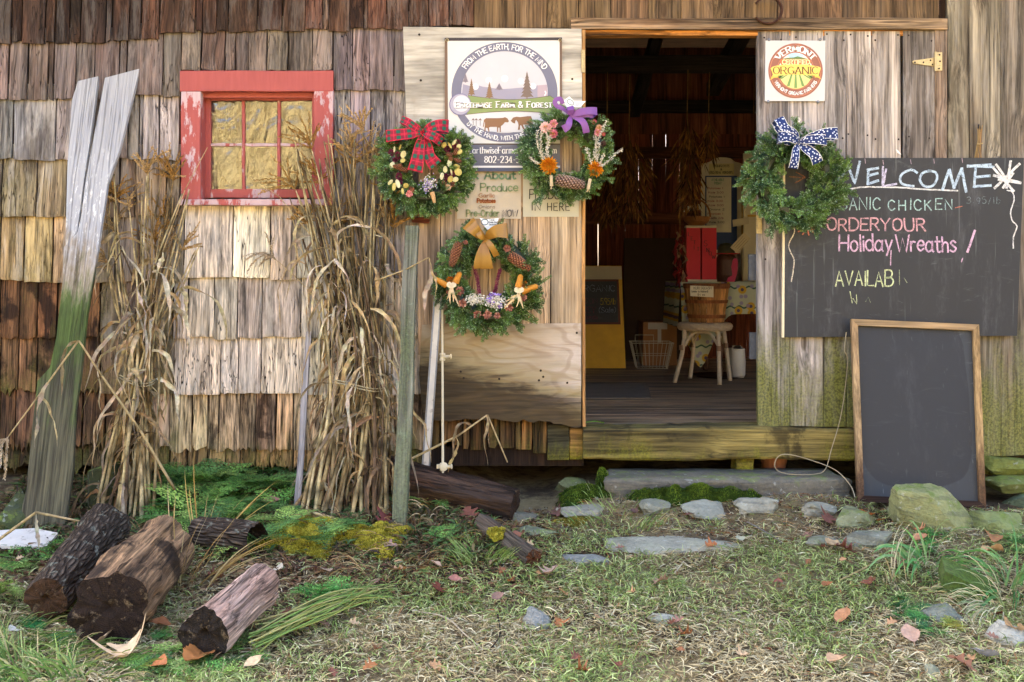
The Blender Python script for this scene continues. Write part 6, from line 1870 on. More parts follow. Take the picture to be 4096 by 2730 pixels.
e = empty('fence_rod', fb_, 'thin ivory fence rod with two insulators in front of the open door', 'fence rod')
mb = MB(); mb.tube([fb_, fb_.lerp(ft, .5), ft], [.0062, .0058, .0052], 8); build('rod', mb, M['rod'], e)
for (x, y) in ((1772, 1430), (1771, 1856)):
    t = (y - 2040) / (1240 - 2040.0); p = fb_.lerp(ft, t); mb = MB()
    mb.lathe(p - Vector((0, 0, .018)), [(.013, 0), (.015, .006), (.011, .012), (.011, .026), (.015, .03), (.013, .036)], 12)
    mb.tube([p, p + Vector((.018, -.012, .002)), p + Vector((.036, -.014, .004))], [.009, .008, .006], 8)
    mb.lathe(p + Vector((.036, -.014, .004)), [(.006, 0), (.012, .003), (.012, .008), (.006, .01)], 12, axis=(1, 0, 0))
    if y > 1700: mb.lathe(p + Vector((.004, -.012, .004)), [(.006, 0), (.02, .003), (.02, .007), (.008, .01)], 14, axis=(0.4, -1, .1)); mb.box(p + Vector((-.028, -.012, -.006)), p + Vector((-.008, .006, .012)))
    build('insulator', mb, M['rod'], e)

# ------------------------------------------------------------------ logs
M['log'] = wood('debarked_log', 'Z', 40, 1.2, .15, alt=C('3a2a20'), altamt=.7, tint_var=0, stain=(6, .52, C('241b16'), .85), cracks=.6, bump=.8, rough=.75)
M['log_pale'] = wood('pale_log', 'Z', 45, 1.2, .1, alt=C('7d5a48'), altamt=.6, tint_var=0, stain=(9, .6, C('3a2b24'), .6), cracks=.6, bump=.7)
M['log_dark'] = wood('wet_dark_log', 'Z', 36, 1.1, .15, alt=C('4a3022'), altamt=.5, tint_var=0, sil=(C('7d5f48'), .3), cracks=.8, bump=.9, rough=.55)
def bark_mat():
    g = G('rough_bark'); co = g.obj()
    v = g.vor(g.mapping(co, (60, 60, 11)), 1.0, feature='DISTANCE_TO_EDGE'); n = g.noise(co, 30, 6, .7); l = g.noise(co, 16, 4, .6)
    c = g.mix(g.ss(v, .0, .5), C('42362c'), g.mix(n, C('5a4a3c'), C('8a7a68')))
    c = g.mix(g.math('MULTIPLY', g.ss(l, .58, .66), .6), c, C('9a9a86'))
    return g.fin(c, .9, g.math('ADD', g.ss(v, 0, .3), g.math('MULTIPLY', n, .7)), 1.0, .02, .15)
M['bark'] = bark_mat()
def endgrain():
    g = G('sawn_log_end'); co = g.obj(); inf = g.info()
    x, y, z = g.sep(co); r = g.math('POWER', g.math('ADD', g.math('MULTIPLY', x, x), g.math('MULTIPLY', y, y)), .5)
    n = g.noise(co, 18, 5, .65)
    ring = g.math('SINE', g.math('ADD', g.math('MULTIPLY', r, 900.0), g.math('MULTIPLY', n, 14.0)))
    c = g.mix(g.math('MULTIPLY', g.ss(ring, -.4, 1), g.ss(g.noise(co, 25, 3), .4, .6)), inf['Color'], g.mix(1.0, inf['Color'], (.75, .7, .66), 'MULTIPLY'))
    an = g.node('ShaderNodeMath', {0: y, 1: x}, operation='ARCTAN2').outputs[0]
    cr = g.noise(g.comb(g.math('MULTIPLY', an, 6.0), g.math('MULTIPLY', r, 5.0), 0.0), 1.0, 3, .6); cr = g.ss(g.math('ABSOLUTE', g.math('SUBTRACT', cr, .5)), .03, 0.0)
    c = g.mix(g.math('MULTIPLY', g.ss(n, .52, .66), .75), c, C('17120f'))
    c = g.mix(g.math('MULTIPLY', cr, .7), c, C('0c0a08'))
    c = g.mix(g.math('MULTIPLY', g.ss(g.noise(co, 22, 6, .75), .55, .66), .55), c, C('8a7860'))
    return g.fin(c, .9, g.math('ADD', n, g.math('MULTIPLY', ring, .04)), .9, .012, .15)
M['endgrain'] = endgrain()
def log(label, a, b, ra, rb, mat, color, endcol, seed, rough=.06, hollow=False, kn=None):
    a = Vector(a); b = Vector(b); L = (b - a).length
    q = Vector((0, 0, 1)).rotation_difference((b - a).normalized())
    e = bpy.data.objects.new('log', None)
    n, m = 64, 44; V = []; F = []
    for i in range(m + 1):
        t = i / m; r = ra + (rb - ra) * t
        for k in range(n):
            an = 6.28318 * k / n
            dv = Vector((math.cos(an) * 1.6 + seed * 3.1, math.sin(an) * 1.6, t * L * 4))
            rr_ = r * (1 + rough * 2.2 * mnoise.noise(dv * .8) + rough * .9 * mnoise.noise(dv * 2.6) + .035 * mnoise.noise(Vector((dv.x * 7, dv.y * 7, dv.z * 1.5))) + (.05 * abs(mnoise.noise(dv * 8)) if mat is M['bark'] else .015 * mnoise.noise(dv * 9)))
            V.append((math.cos(an) * rr_, math.sin(an) * rr_, t * L + (.012 * mnoise.noise(dv * 2) if i in (0, m) else 0)))
    for i in range(m):
        for k in range(n): F.append((i * n + k, i * n + (k + 1) % n, (i + 1) * n + (k + 1) % n, (i + 1) * n + k))
    mb = MB(); mb.add(V, F)
    body = put('log', mb.mesh('log', sm=True), mat, None, a, q.to_euler(), color)
    tag(body, label, 'log')
    for i in (0, m):
        ringv = [Vector(V[i * n + k]) for k in range(n)]
        c = sum(ringv, Vector()) / n; W_ = [c + Vector((0, 0, (.02 if i == 0 else -.02)))]; FF = []
        rs = (1.0, .8, .5, .25)
        for j, f in enumerate(rs):
            for k in range(n):
                p = c + (ringv[k] - c) * f; p.z += (.006 * mnoise.noise(Vector((p.x * 30 + seed, p.y * 30, i))) if f < 1 else 0)
                if hollow and f < .9: p.z += (.10 if i == 0 else -.10)
                W_.append(p)
        for j in range(len(rs) - 1):
            for k in range(n): FF.append((1 + j * n + k, 1 + j * n + (k + 1) % n, 1 + (j + 1) * n + (k + 1) % n, 1 + (j + 1) * n + k))
        o3 = 1 + (len(rs) - 1) * n
        if hollow: W_[0].z += (.1 if i == 0 else -.1)
        for k in range(n): FF.append((0, o3 + k, o3 + (k + 1) % n))
        mb = MB(); mb.add(W_, FF); ce = bpy.data.objects.new('cut_end', mb.mesh('cut_end')); COL.objects.link(ce); ce.data.materials.append(M['endgrain']); ce.parent = body; ce.color = (*endcol, 1)
    if kn:
        pass
    return body
def lz(x, y, r): return (x, y, gz(x, y) + r * .93)
log('thick dark log with a charred sawn end lying in the grass', (-1.325, -1.72, .088), (-1.36, -1.10, .125), .122, .112, M['log'], C('84674a'), C('2e241e'), 3, .115)
log('short pale debarked log at the front of the log group', (-.965, -1.86, .058), (-.885, -1.48, .088), .082, .074, M['log_pale'], C('a58a7a'), C('2b2520'), 5, .11)
log('rough bark-covered log behind the thick dark log', (-1.62, -1.52, .055), (-1.71, -.78, .115), .07, .098, M['bark'], C('6a5848'), C('4a3626'), 7, .10)
log('dark wet log lying at the foot of the open door', (.015, -.42, gz(0, -.42) + .072), (-.62, -.24, gz(-.6, -.25) + .085), .076, .088, M['log_dark'], C('2a1f18'), C('33251c'), 9, .10)
log('small hollow bark log end among the ferns', (-1.04, -.92, gz(-1.04, -.92) + .065), (-1.32, -.80, gz(-1.3, -.8) + .06), .066, .06, M['bark'], C('4a4038'), C('261c16'), 11, .08, True)
log('dark weathered log cut off by the picture edge', (-1.86, -1.62, .03), (-2.15, -1.35, .03), .055, .07, M['bark'], C('3e352e'), C('2e2822'), 13, .09)
o = log('narrow squared timber stub lying in the grass below the dark log', (.085, -1.03, gz(.08, -1.03) + .03), (-.13, -.62, gz(-.13, -.62) + .035), .036, .042, M['log_dark'], C('4c443a'), C('5c3a26'), 17, .12)
# white board fragment by the picture edge
mb = MB(); c = ground_px(110, 2195); mb.prism([c + Vector(p) for p in ((-.16, -.06, .03), (.10, -.05, .02), (.10, .06, .05), (-.02, .10, .06), (-.16, .06, .06))], (0, 0, -.012)); o = build('white_board', mb, M['vinyl']); tag(o, 'flat white board scrap lying beside the bark log', 'board scrap')

# ------------------------------------------------------------------ stones
def stone_mat():
    g = G('schist'); co = g.obj(); inf = g.info()
    r3 = g.comb(g.math('MULTIPLY', inf['Random'], 17.0), g.math('MULTIPLY', inf['Random'], 5.0), 0.0)
    v = g.vadd(co, r3)
    n = g.noise(v, 9, 6, .65); f = g.noise(v, 55, 5, .7); lay = g.noise(g.mapping(v, (5, 5, 60)), 1.0, 4, .6)
    k = g.lr(g.math('ADD', g.math('MULTIPLY', n, .6), g.math('MULTIPLY', f, .4)), .3, .7, .55, 1.4)
    c = g.mix(1.0, inf['Color'], g.comb(k, k, k), 'MULTIPLY')
    c = g.mix(g.math('MULTIPLY', g.ss(lay, .55, .62), .35), c, C('35383a'))
    up = g.sep(g.node('ShaderNodeNewGeometry').outputs['Normal'])[2]
    m = g.ss(g.math('ADD', g.noise(v, 13, 6, .7), g.math('MULTIPLY', up, .12)), .6, .72)
    al = g.node('ShaderNodeObjectInfo').outputs['Alpha']
    c = g.mix(g.math('MULTIPLY', m, al), c, g.mix(f, C('4a5a1e'), C('8a9a48')))
    c = g.mix(g.math('MULTIPLY', g.ss(g.noise(v, 24, 4, .6), .62, .68), .4), c, C('b8b8ac'))
    c = g.mix(g.math('MULTIPLY', g.ss(g.noise(v, 16, 6, .7), .60, .72), .5), c, C('3a342c'))
    return g.fin(c, .75, g.math('ADD', g.math('MULTIPLY', lay, .6), f), .9, .014, .3)
M['stone'] = stone_mat()
M['moss'] = plain('moss', (.1, .15, .03), .9, .2, 40, 0, 80, .1, trans=.1, attr=True)
EXC = []
def stone(label, x0, x1, y0, y1, h, dep, color, seed, moss=.3, ang=0.0, flat=.5, tilt=(0, 0), name='stone', lay=0.0, sink=.35):
    """stands on the ground where the photograph shows it; x0..x1, y1: photo extent and front foot; h height, dep depth in metres"""
    g0 = ground_px((x0 + x1) / 2, y1); color = (color[0] * 1.05, color[1], color[2] * .84); sink += .10
    w = (x1 - x0) * (g0.y + 5) / 4000.0
    c = Vector((g0.x, g0.y + dep * .5, 0)); c.z = gz(c.x, c.y)
    n, m = 44, 22; V = []; F = []
    for i in range(m + 1):
        th = math.pi * i / m
        for k in range(n):
            a = 6.28318 * k / n
            ex = .62
            d = Vector((math.copysign(abs(math.cos(a)) ** ex, math.cos(a)) * math.sin(th) ** ex, math.copysign(abs(math.sin(a)) ** ex, math.sin(a)) * math.sin(th) ** ex, math.copysign(abs(math.cos(th)) ** flat, math.cos(th))))
            q = d * 1.3 + Vector((seed * 7.3, seed * 1.7, 0))
            s_ = 1 + .30 * mnoise.noise(q) + .14 * mnoise.noise(q * 2.7) + .05 * mnoise.noise(q * 7)
            p = Vector((d.x * w / 2 * s_, d.y * dep / 2 * s_, d.z * h / 2 * (1 + .35 * mnoise.noise(q * 1.3 + Vector((9, 0, 0))))))
            if lay: p.z = p.z + lay * math.sin(p.x * 40 + p.z * 160) * .5
            V.append(p)
    rq = random.Random(seed * 13 + 1)
    sc3 = Vector((w / 2, dep / 2, h / 2))
    for _ in range(11):      # broken faces: cut the lump by planes
        nv = Vector((rq.gauss(0, 1), rq.gauss(0, 1), rq.gauss(0, .8) + .2)).normalized(); dd = rq.uniform(.66, .95)
        for j, p in enumerate(V):
            u = Vector((p.x / sc3.x, p.y / sc3.y, p.z / sc3.z)); ex_ = u.dot(nv) - dd
            if ex_ > 0: u = u - nv * ex_ * .93; V[j] = Vector((u.x * sc3.x, u.y * sc3.y, u.z * sc3.z))
    for j, p in enumerate(V): V[j] = p + Vector((mnoise.noise(p * 60), mnoise.noise(p * 60 + Vector((7, 0, 0))), mnoise.noise(p * 60 + Vector((0, 9, 0))))) * .0025
    for i in range(m):
        for k in range(n): F.append((i * n + k, (i + 1) * n + k, (i + 1) * n + (k + 1) % n, i * n + (k + 1) % n))
    mb = MB(); mb.add(V, F)
    o = put(name, mb.mesh(name, sm=False), M['stone'], None, (c.x, c.y, c.z + h * (.5 - sink)), (tilt[0], tilt[1], ang), color)
    o.color = (*color, moss)
    tag(o, label, 'stone')
    EXC.append((c.x, c.y, w * .5, dep * .5))
    return o
GY = C('8a8a84'); GD_ = C('76756e'); GN = C('7d8a5e')
stone('low flat grey stone under the end of the dark log', 1905, 2155, 2025, 2088, .06, .13, GD_, 1, .3)
stone('flat grey stone between the dark log and the round stone', 2230, 2445, 2028, 2078, .05, .12, GY, 2, .2)
stone('rounded grey stone at the foot of the moss cushion', 2552, 2692, 2004, 2072, .085, .12, C('80827a'), 3, .25, flat=.8)
stone('tilted grey-green slate below the step slab', 2738, 2945, 1998, 2090, .05, .16, C('949690'), 4, .1, tilt=(.35, .12))
stone('grey stone with a white quartz tip below the step', 2960, 3132, 1990, 2070, .085, .12, C('96968f'), 5, .05)
stone('angular grey stone between step and mossy boulder', 3222, 3368, 2000, 2072, .075, .11, C('8d8d87'), 6, .1)
stone('rounded green-grey stone left of the big mossy rock', 3345, 3540, 2000, 2118, .11, .17, C('7f846a'), 7, .7, flat=.8)
stone('large mossy layered rock in front of the framed chalkboard', 3560, 3940, 1955, 2132, .25, .24, C('8c9068'), 8, .9, tilt=(.05, .22), lay=.010, sink=.16)
stone('mossy rock at the foot of the framed chalkboard corner', 3895, 4130, 2035, 2138, .15, .18, C('7f8a5c'), 9, .9, lay=.004)
stone('flat streaked grey stone in front of the green-grey stone', 3372, 3610, 2090, 2194, .09, .14, C('82847a'), 10, .45, lay=.003)
stone('small flat grey stone at the grass edge below the boulder', 3232, 3378, 2122, 2195, .05, .13, C('84857c'), 11, .3)
stone('half-buried pale flagstone in the middle of the path', 2420, 3010, 2148, 2220, .045, .26, C('9a9a92'), 12, .1, flat=.35, sink=.62)
stone('half-buried blue-grey flagstone left of the path', 2235, 2460, 2210, 2268, .05, .17, C('85878a'), 13, .1, flat=.4, sink=.55)
stone('low lichened stone beside the timber stub', 2045, 2225, 2095, 2148, .045, .14, C('7a7f6c'), 14, .6, sink=.5)
stone('knobbly grey rock poking out of the trampled grass', 2095, 2215, 2415, 2535, .06, .20, C('888a8a'), 15, .1, sink=.4)
stone('thin pale stone sunk in the trampled grass', 2595, 2720, 2440, 2500, .04, .12, C('a0a29c'), 16, .1, sink=.5)
stone('grey rock in front of the mossy block', 3700, 3885, 2405, 2500, .085, .13, C('6f746e'), 17, .5)
stone('pale grey rock at the picture edge with a leaf on it', 3990, 4160, 2470, 2590, .11, .17, C('a2a29e'), 18, .0)
stone('small striped upright stone near the lower edge', 3715, 3790, 2655, 2715, .05, .06, C('85887a'), 19, .2)
stone('green stone wedged below the broken skirting', 1910, 2025, 1822, 1880, .08, .12, C('7a8a4a'), 20, 1.0).location += Vector((0, .05, .05))
stone('dim round stone in the gap under the sill beam', 2225, 2360, 1895, 1960, .09, .14, C('6f7454'), 21, .7)
for i, (x0, x1, y1, c_) in enumerate(((3935, 4200, 1905, '7d8646'), (3940, 4220, 1965, '767f4c'), (3990, 4250, 2030, '6c7a62'))):
    stone(['top mossy foundation stone under the wall corner', 'middle mossy foundation stone under the wall corner', 'lowest grey foundation stone under the wall corner'][i], x0, x1, y1 - 60, y1, .085, .2, C(c_), 30 + i, .9, lay=.004).location = Vector(((4060 + 20 * i - 2048) * 4.9 / 4000, -.05 - .06 * i, 1.2 - ((x0 * 0 + y1 - 34) - 1080) * 4.9 / 4000))
stone('dark mossy foundation boulder behind the split plank foot', -40, 80, 2040, 2150, .3, .3, C('4a5234'), 41, 1.0)
stone('dark mossy foundation boulder between the plank and the loose corn bundle', 300, 480, 1850, 2070, .42, .26, C('3a4028'), 42, 1.0)
# the mossy block and the step slab
def slab(name, label, cat, pts, top, thick, color, moss, seed, amp=.01):
    n = 44; V = []; F = []
    # rounded, layered slab: outline swept downwards
    rows = [(0.96, 0), (1, -.012), (.985, -.03), (1.0, -.045), (.97, -.07), (.99, -.09), (.96, -thick)]
    c = sum((Vector(p) for p in pts), Vector()) / len(pts)
    out = []
    for i in range(len(pts)):
        a, b = Vector(pts[i]), Vector(pts[(i + 1) % len(pts)])
        out += [a.lerp(b, j / 8) for j in range(8)]
    m = len(out)
    for f, dz in rows:
        for k, p in enumerate(out):
            nn_ = mnoise.noise(Vector((p.x * 5 + seed, p.y * 5, dz * 30)))
            q = c + (p - c) * f; q = q + (p - c).normalized() * amp * (nn_ + .6 * mnoise.noise(Vector((p.x * 17, p.y * 17, dz * 90 + seed))))
            V.append((q.x, q.y, top + dz + .006 * mnoise.noise(Vector((p.x * 6, p.y * 9, seed)))))
    for i in range(len(rows) - 1):
        for k in range(m): F.append((i * m + k, (i + 1) * m + k, (i + 1) * m + (k + 1) % m, i * m + (k + 1) % m))
    V.append((c.x, c.y, top + .002)); F += [(len(V) - 1, k, (k + 1) % m) for k in range(m)]
    mb = MB(); mb.add(V, F); org = (c.x, c.y, top - thick)
    o = put(name, mb.mesh(name, org, True), M['stone'], None, org, None, color); o.color = (*color, moss)
    EXC.append((c.x, c.y, abs(pts[1][0] - pts[0][0]) / 2, .12))
    return tag(o, label, cat)
sx0, sx1 = W(2422, 0, -.28)[0], W(3405, 0, -.24)[0]
slab('step_slab', 'long layered stone slab serving as doorstep below the sill beam', 'doorstep', [(sx0, -.27, 0), (sx1 * .6, -.295, 0), (sx1, -.24, 0), (sx1 - .02, .0, 0), (sx0 + .03, .0, 0)], .208, .12, C('6e685a'), .6, 3, .022)
mb = MB(); c = ground_px(3880, 2430); 
P0 = [Vector(W(x, y, c.y + .05)) for x, y in ((3765, 2345), (3780, 2285), (3985, 2385), (3985, 2420), (3960, 2432), (3850, 2395))]
M['block'] = wood('mossy_block', 'X', 12, .6, 0, tint_var=0, algae=(-1, 4, C('3f5a14'), .75), stain=(7, .55, C('5a2e22'), .8), cracks=0, bump=.6)
mb.prism(P0, (.03, .10, .03)); o = build('mossy_block', mb, M['block'], color=C('5d6040')); tag(o, 'squared block covered in bright green moss lying in the grass', 'block')
# gravel and soil under the beam: pot
mb = MB(); p = Vector(W(3095, 1890, .12)); mb.lathe(p, [(.055, 0), (.075, .12), (.085, .12), (.085, .15), (.07, .15), (.06, .02)], 20); M['clay'] = plain('clay', C('8a5a40'), .8, .2, 20, .2, 60); o = build('flower_pot', mb, M['clay']); tag(o, 'clay flower pot in the gap under the sill beam', 'pot')

# ------------------------------------------------------------------ vectorised ground height
def gzn(X, Y): return np.array([gz(a, b) for a, b in zip(X, Y)])

# ------------------------------------------------------------------ moss cushions
def moss(label, x0, x1, y0, y1, h, cols, seed, n=3000, dep=None, ln=.007, lift=0.0):
    g0 = ground_px((x0 + x1) / 2, y1); g1 = ground_px((x0 + x1) / 2, y0)
    w = (x1 - x0) * (g0.y + 5) / 8000.0; d = dep or max(.04, (g1.y - g0.y) / 2)
    cx_, cy_ = g0.x, g0.y + d
    rng = np.random.default_rng(seed)
    r = np.sqrt(rng.uniform(0, 1, n)); a = rng.uniform(0, 6.283, n)
    wob = 1 + .25 * np.sin(a * 3 + seed) + .18 * np.sin(a * 7 + seed * 2)
    X = cx_ + r * np.cos(a) * w * wob; Y = cy_ + r * np.sin(a) * d * wob
    lump = np.array([mnoise.noise(Vector((x * 22, y * 22, seed))) for x, y in zip(X, Y)])
    Z = gzn(X, Y) + h * np.sqrt(np.clip(1 - r * r, 0, 1)) * (1 + .45 * lump) + lift
    B = np.stack([X, Y, Z - .004], 1)
    D = unit(np.stack([rng.normal(0, .6, n), rng.normal(-.1, .6, n), np.ones(n)], 1))
    V, T = kites(B, D, rng.uniform(.6, 1.5, n) * ln, np.full(n, ln * .34), unit(rng.normal(0, 1, (n, 3))))
    ca, cb = np.array(cols[0]), np.array(cols[1]); t = np.clip(lump * .9 + .5 + rng.normal(0, .2, n), 0, 1)[:, None]
    # the cushion under the shoots
    mb = MB(); ng = 14; VV = []; FF = []
    for j in range(7):
        rr_ = j / 6
        for k in range(ng * 2):
            an = 6.283 * k / (ng * 2); wb = 1 + .25 * math.sin(an * 3 + seed) + .18 * math.sin(an * 7 + seed * 2)
            x, y = cx_ + rr_ * math.cos(an) * w * wb, cy_ + rr_ * math.sin(an) * d * wb
            VV.append((x, y, gz(x, y) + h * math.sqrt(max(0, 1 - rr_ ** 2)) * (1 + .45 * mnoise.noise(Vector((x * 22, y * 22, seed)))) - .006 + lift))
    for j in range(6):
        for k in range(ng * 2): FF.append((j * ng * 2 + k, j * ng * 2 + (k + 1) % (ng * 2), (j + 1) * ng * 2 + (k + 1) % (ng * 2), (j + 1) * ng * 2 + k))
    o = tri_mesh('moss', V, T, np.repeat(ca * (1 - t) + cb * t, 4, axis=0), M['moss'])
    tag(o, label, 'moss', kind='stuff')
    mb.add(VV, FF, tuple(cols[0])); build('cushion', mb, M['moss'], o, sm=True)
GM = (C('2a3a10'), C('5f7426')); YM = (C('7a7220'), C('c4b848'))
moss('bright green moss cushion in front of the step slab', 2530, 2985, 1975, 2022, .075, GM, 1, 7000, .035)
moss('green moss mound left of the step slab', 2225, 2440, 1960, 2015, .05, GM, 2, 3000)
moss('green moss on the end of the step slab', 2385, 2440, 1905, 1975, .1, GM, 3, 1400, .05)
moss('yellow moss on the bank below the ferns', 1030, 1330, 2090, 2240, .03, YM, 4, 8000, lift=.014)
moss('yellow-green moss around the foot of the mossy post', 1340, 1620, 2110, 2230, .03, YM, 5, 7500, lift=.014)
moss('yellow moss patch beside the timber stub', 2230, 2370, 2065, 2110, .02, (C('5a5420'), C('a09040')), 6, 1600)
moss('yellow moss on the end of the timber stub', 1950, 2030, 2165, 2215, .025, YM, 7, 700, .05, lift=.06)

# ------------------------------------------------------------------ plants
M['leafgreen'] = plain('green_leaf', (.1, .2, .05), .55, .15, 30, 0, 80, .35, trans=.25, attr=True)
M['blade'] = plain('grass_blade', (.1, .2, .05), .6, .12, 30, 0, 80, .3, trans=.2, attr=True)
def frond(par, p, d, L, seed, col, droop=.9, wid=.30, pairs=11, name='frond'):
    rr = random.Random(seed); rng = np.random.default_rng(seed)
    p = Vector(p); v = Vector(d).normalized(); pts = [p]
    for i in range(pairs):
        v = (v + Vector((0, 0, -droop / pairs))).normalized(); pts.append(pts[-1] + v * L / pairs)
    B = []; D = []; Ls = []; N = []
    for i in range(1, pairs + 1):
        t = i / pairs; q = pts[i]; tv = (pts[i] - pts[i - 1]).normalized(); sd_ = tv.cross(Vector((0, 0, 1)))
        if sd_.length < 1e-3: sd_ = Vector((1, 0, 0))
        sd_.normalize(); up_ = sd_.cross(tv)
        pl = L * wid * math.sin(math.pi * min(1, .12 + .88 * t) ** .8) + .004
        for sg in (-1, 1):
            pd = (sd_ * sg + tv * .45 + up_ * rr.uniform(-.1, .2)).normalized(); n_ = 4
            for j in range(n_):
                b = q + pd * pl * j / n_; w2 = pd.cross(up_).normalized()
                for s2 in (-1, 1):
                    B.append(b); D.append((pd * .75 + w2 * s2 * .8).normalized()); Ls.append(pl * .30 * (1 - .6 * j / n_) + .002); N.append(up_)
            B.append(q + pd * pl * .8); D.append(pd); Ls.append(pl * .25); N.append(up_)
    V, T = kites(np.array(B), np.array(D), np.array(Ls), np.array(Ls) * .24, np.array(N))
    k = rng.uniform(.45, 1.4, (len(B), 1)); cc = np.array(col) * k
    mb = MB(); mb.add(V.tolist(), T.tolist(), [tuple(x) for x in np.repeat(cc, 4, axis=0)])
    mb.tube(pts, [.0016 - .001 * i / pairs for i in range(pairs + 1)], 4, tuple(np.array(col) * .7))
    build(name, mb, M['leafgreen'], par)
FGR = [C('78a24a'), C('5f8a3e'), C('96b056'), C('4f7a3a'), C('6f9650')]
def fern(label, sx, sy, n, L, seed, dirs=None, lift=.01):
    g0 = ground_px(sx, sy); e = empty('fern', g0, label, 'fern', 'ferns on the bank below the shingles'); rr = random.Random(seed)
    for i in range(n):
        a = rr.uniform(0, 6.28) if dirs is None else dirs[i % len(dirs)] + rr.uniform(-.3, .3)
        frond(e, g0 + Vector((rr.uniform(-.03, .03), rr.uniform(-.02, .02), lift)), (math.cos(a) * .75, math.sin(a) * .75 - .1, rr.uniform(.45, .9)), L * rr.uniform(.75, 1.2), seed * 20 + i, jit(FGR[rr.randrange(5)], .22, rr), rr.uniform(.9, 1.5))
for i, (x, y, n, L, lb) in enumerate(((700, 1985, 7, .17, 'fern growing beside the foot of the loose corn bundle'), (790, 1950, 7, .18, 'fern under the ragged shingles nearest the loose corn bundle'), (880, 1945, 6, .16, 'fern against the shingle foot in the middle of the bank'),
        (1010, 1960, 6, .16, 'fern against the shingle foot near the grey lath'), (1110, 1965, 6, .16, 'fern just left of the grey lath foot'), (760, 2060, 6, .2, 'large light fern above the thick dark log'), (860, 2030, 5, .16, 'fern between the hollow log and the shingles'),
        (985, 2080, 6, .15, 'bluish fern right of the hollow log'), (1040, 2180, 7, .16, 'fern growing right of the hollow bark log'), (1250, 2180, 5, .17, 'spreading fern beside the yellow moss'), (1330, 2140, 4, .13, 'small fern below the thick corn bundle'), (660, 2100, 4, .12, 'small fern behind the thick dark log'),
        (940, 2010, 5, .14, 'low fern in the middle of the bank'), (1690, 2020, 3, .10, 'tiny fern between the mossy post and the white rail'), (1090, 2040, 5, .13, 'fern in front of the grey lath'), (1770, 2170, 3, .09, 'tiny fern left of the timber stub'), (810, 2120, 5, .16, 'fern directly left of the hollow log'), (740, 1930, 6, .15, 'fern in the shingle corner behind the loose corn bundle'), (850, 1905, 6, .14, 'fern touching the ragged shingle ends'), (960, 1910, 6, .14, 'fern touching the shingles below the knot hole'), (1060, 1915, 5, .14, 'fern touching the shingles close to the grey lath'), (1150, 2110, 5, .13, 'fern at the upper edge of the yellow moss'), (900, 2100, 5, .15, 'fern on top of the hollow log'))):
    fern(lb, x, y, n + 3, L * 1.3, 200 + i)
def weed(label, pts, L, seed, cols, n=5, grp=None):
    g0 = ground_px(*pts[0]); e = empty('weed', g0, label, 'weed', grp); rr = random.Random(seed); k = 0
    for (x, y) in pts:
        g1 = ground_px(x, y)
        for i in range(n):
            a = rr.uniform(0, 6.28); k += 1
            frond(e, g1 + Vector((rr.uniform(-.03, .03), rr.uniform(-.03, .03), .004)), (math.cos(a) * .7, math.sin(a) * .7, rr.uniform(.5, 1.1)), L * rr.uniform(.7, 1.2), seed * 99 + k, jit(cols[rr.randrange(len(cols))], .15, rr), 1.3, .42, 5, 'leaf')
GW = [C('669a42'), C('86ac50'), C('4f7f3e'), C('96b460')]
weed('feathery green weed between the two front logs', [(700, 2620), (640, 2640), (620, 2570)], .08, 1, GW, 6)
weed('feathery green weed at the foot of the short pale log', [(900, 2560), (930, 2600), (860, 2660), (780, 2660), (980, 2640)], .085, 2, GW, 6)
weed('green weed carpet along the lower edge left of centre', [(520, 2680), (600, 2700), (680, 2690), (760, 2715), (900, 2700)], .08, 3, GW, 6)
weed('green weeds beside the white board scrap', [(60, 2250), (130, 2260), (200, 2245), (30, 2290), (270, 2200)], .09, 4, GW, 6)
weed('dense green clover in front of the mossy block', [(3580, 2440), (3620, 2480), (3660, 2520), (3700, 2540), (3600, 2400), (3640, 2440), (3680, 2480)], .055, 5, [C('3f7a34'), C('558c40'), C('35663a')], 7)
weed('low green weeds in front of the big mossy rock', [(3680, 2160), (3740, 2150), (3700, 2200), (3640, 2220)], .06, 6, [C('3f8a3c'), C('4f9a44')], 6)
weed('pale green weed at the picture edge below the mossy rock', [(4040, 2160), (4080, 2180), (4070, 2210)], .07, 7, [C('6a9a4c'), C('5a8a44')], 6)
weed('green feathery clump in the grass behind the flattened stems', [(1260, 2390), (1320, 2370), (1370, 2400), (1300, 2420)], .1, 8, [C('6aa84a'), C('5a9a44')], 7)
weed('yellowing weed below the grey rock in the grass', [(3790, 2510), (3830, 2520)], .06, 9, [C('b0a848'), C('8a9a40')], 5)
weed('small green weed in front of the rough bark log', [(150, 2490), (170, 2520), (260, 2570)], .07, 10, [C('2f7038'), C('3a8040')], 5)
weed('small weed under the timber stub', [(1790, 2160), (1720, 2290)], .05, 11, GW, 4)
fg = ground_px(20, 2400); e = empty('fern', fg, 'light fern in front of the dark log at the picture edge', 'fern', 'ferns on the bank below the shingles')
for i in range(4): frond(e, fg + Vector((-.02, 0, .02)), (.8 - .3 * i, -.3, .6), .14, 700 + i, FGR[2], 1.2)

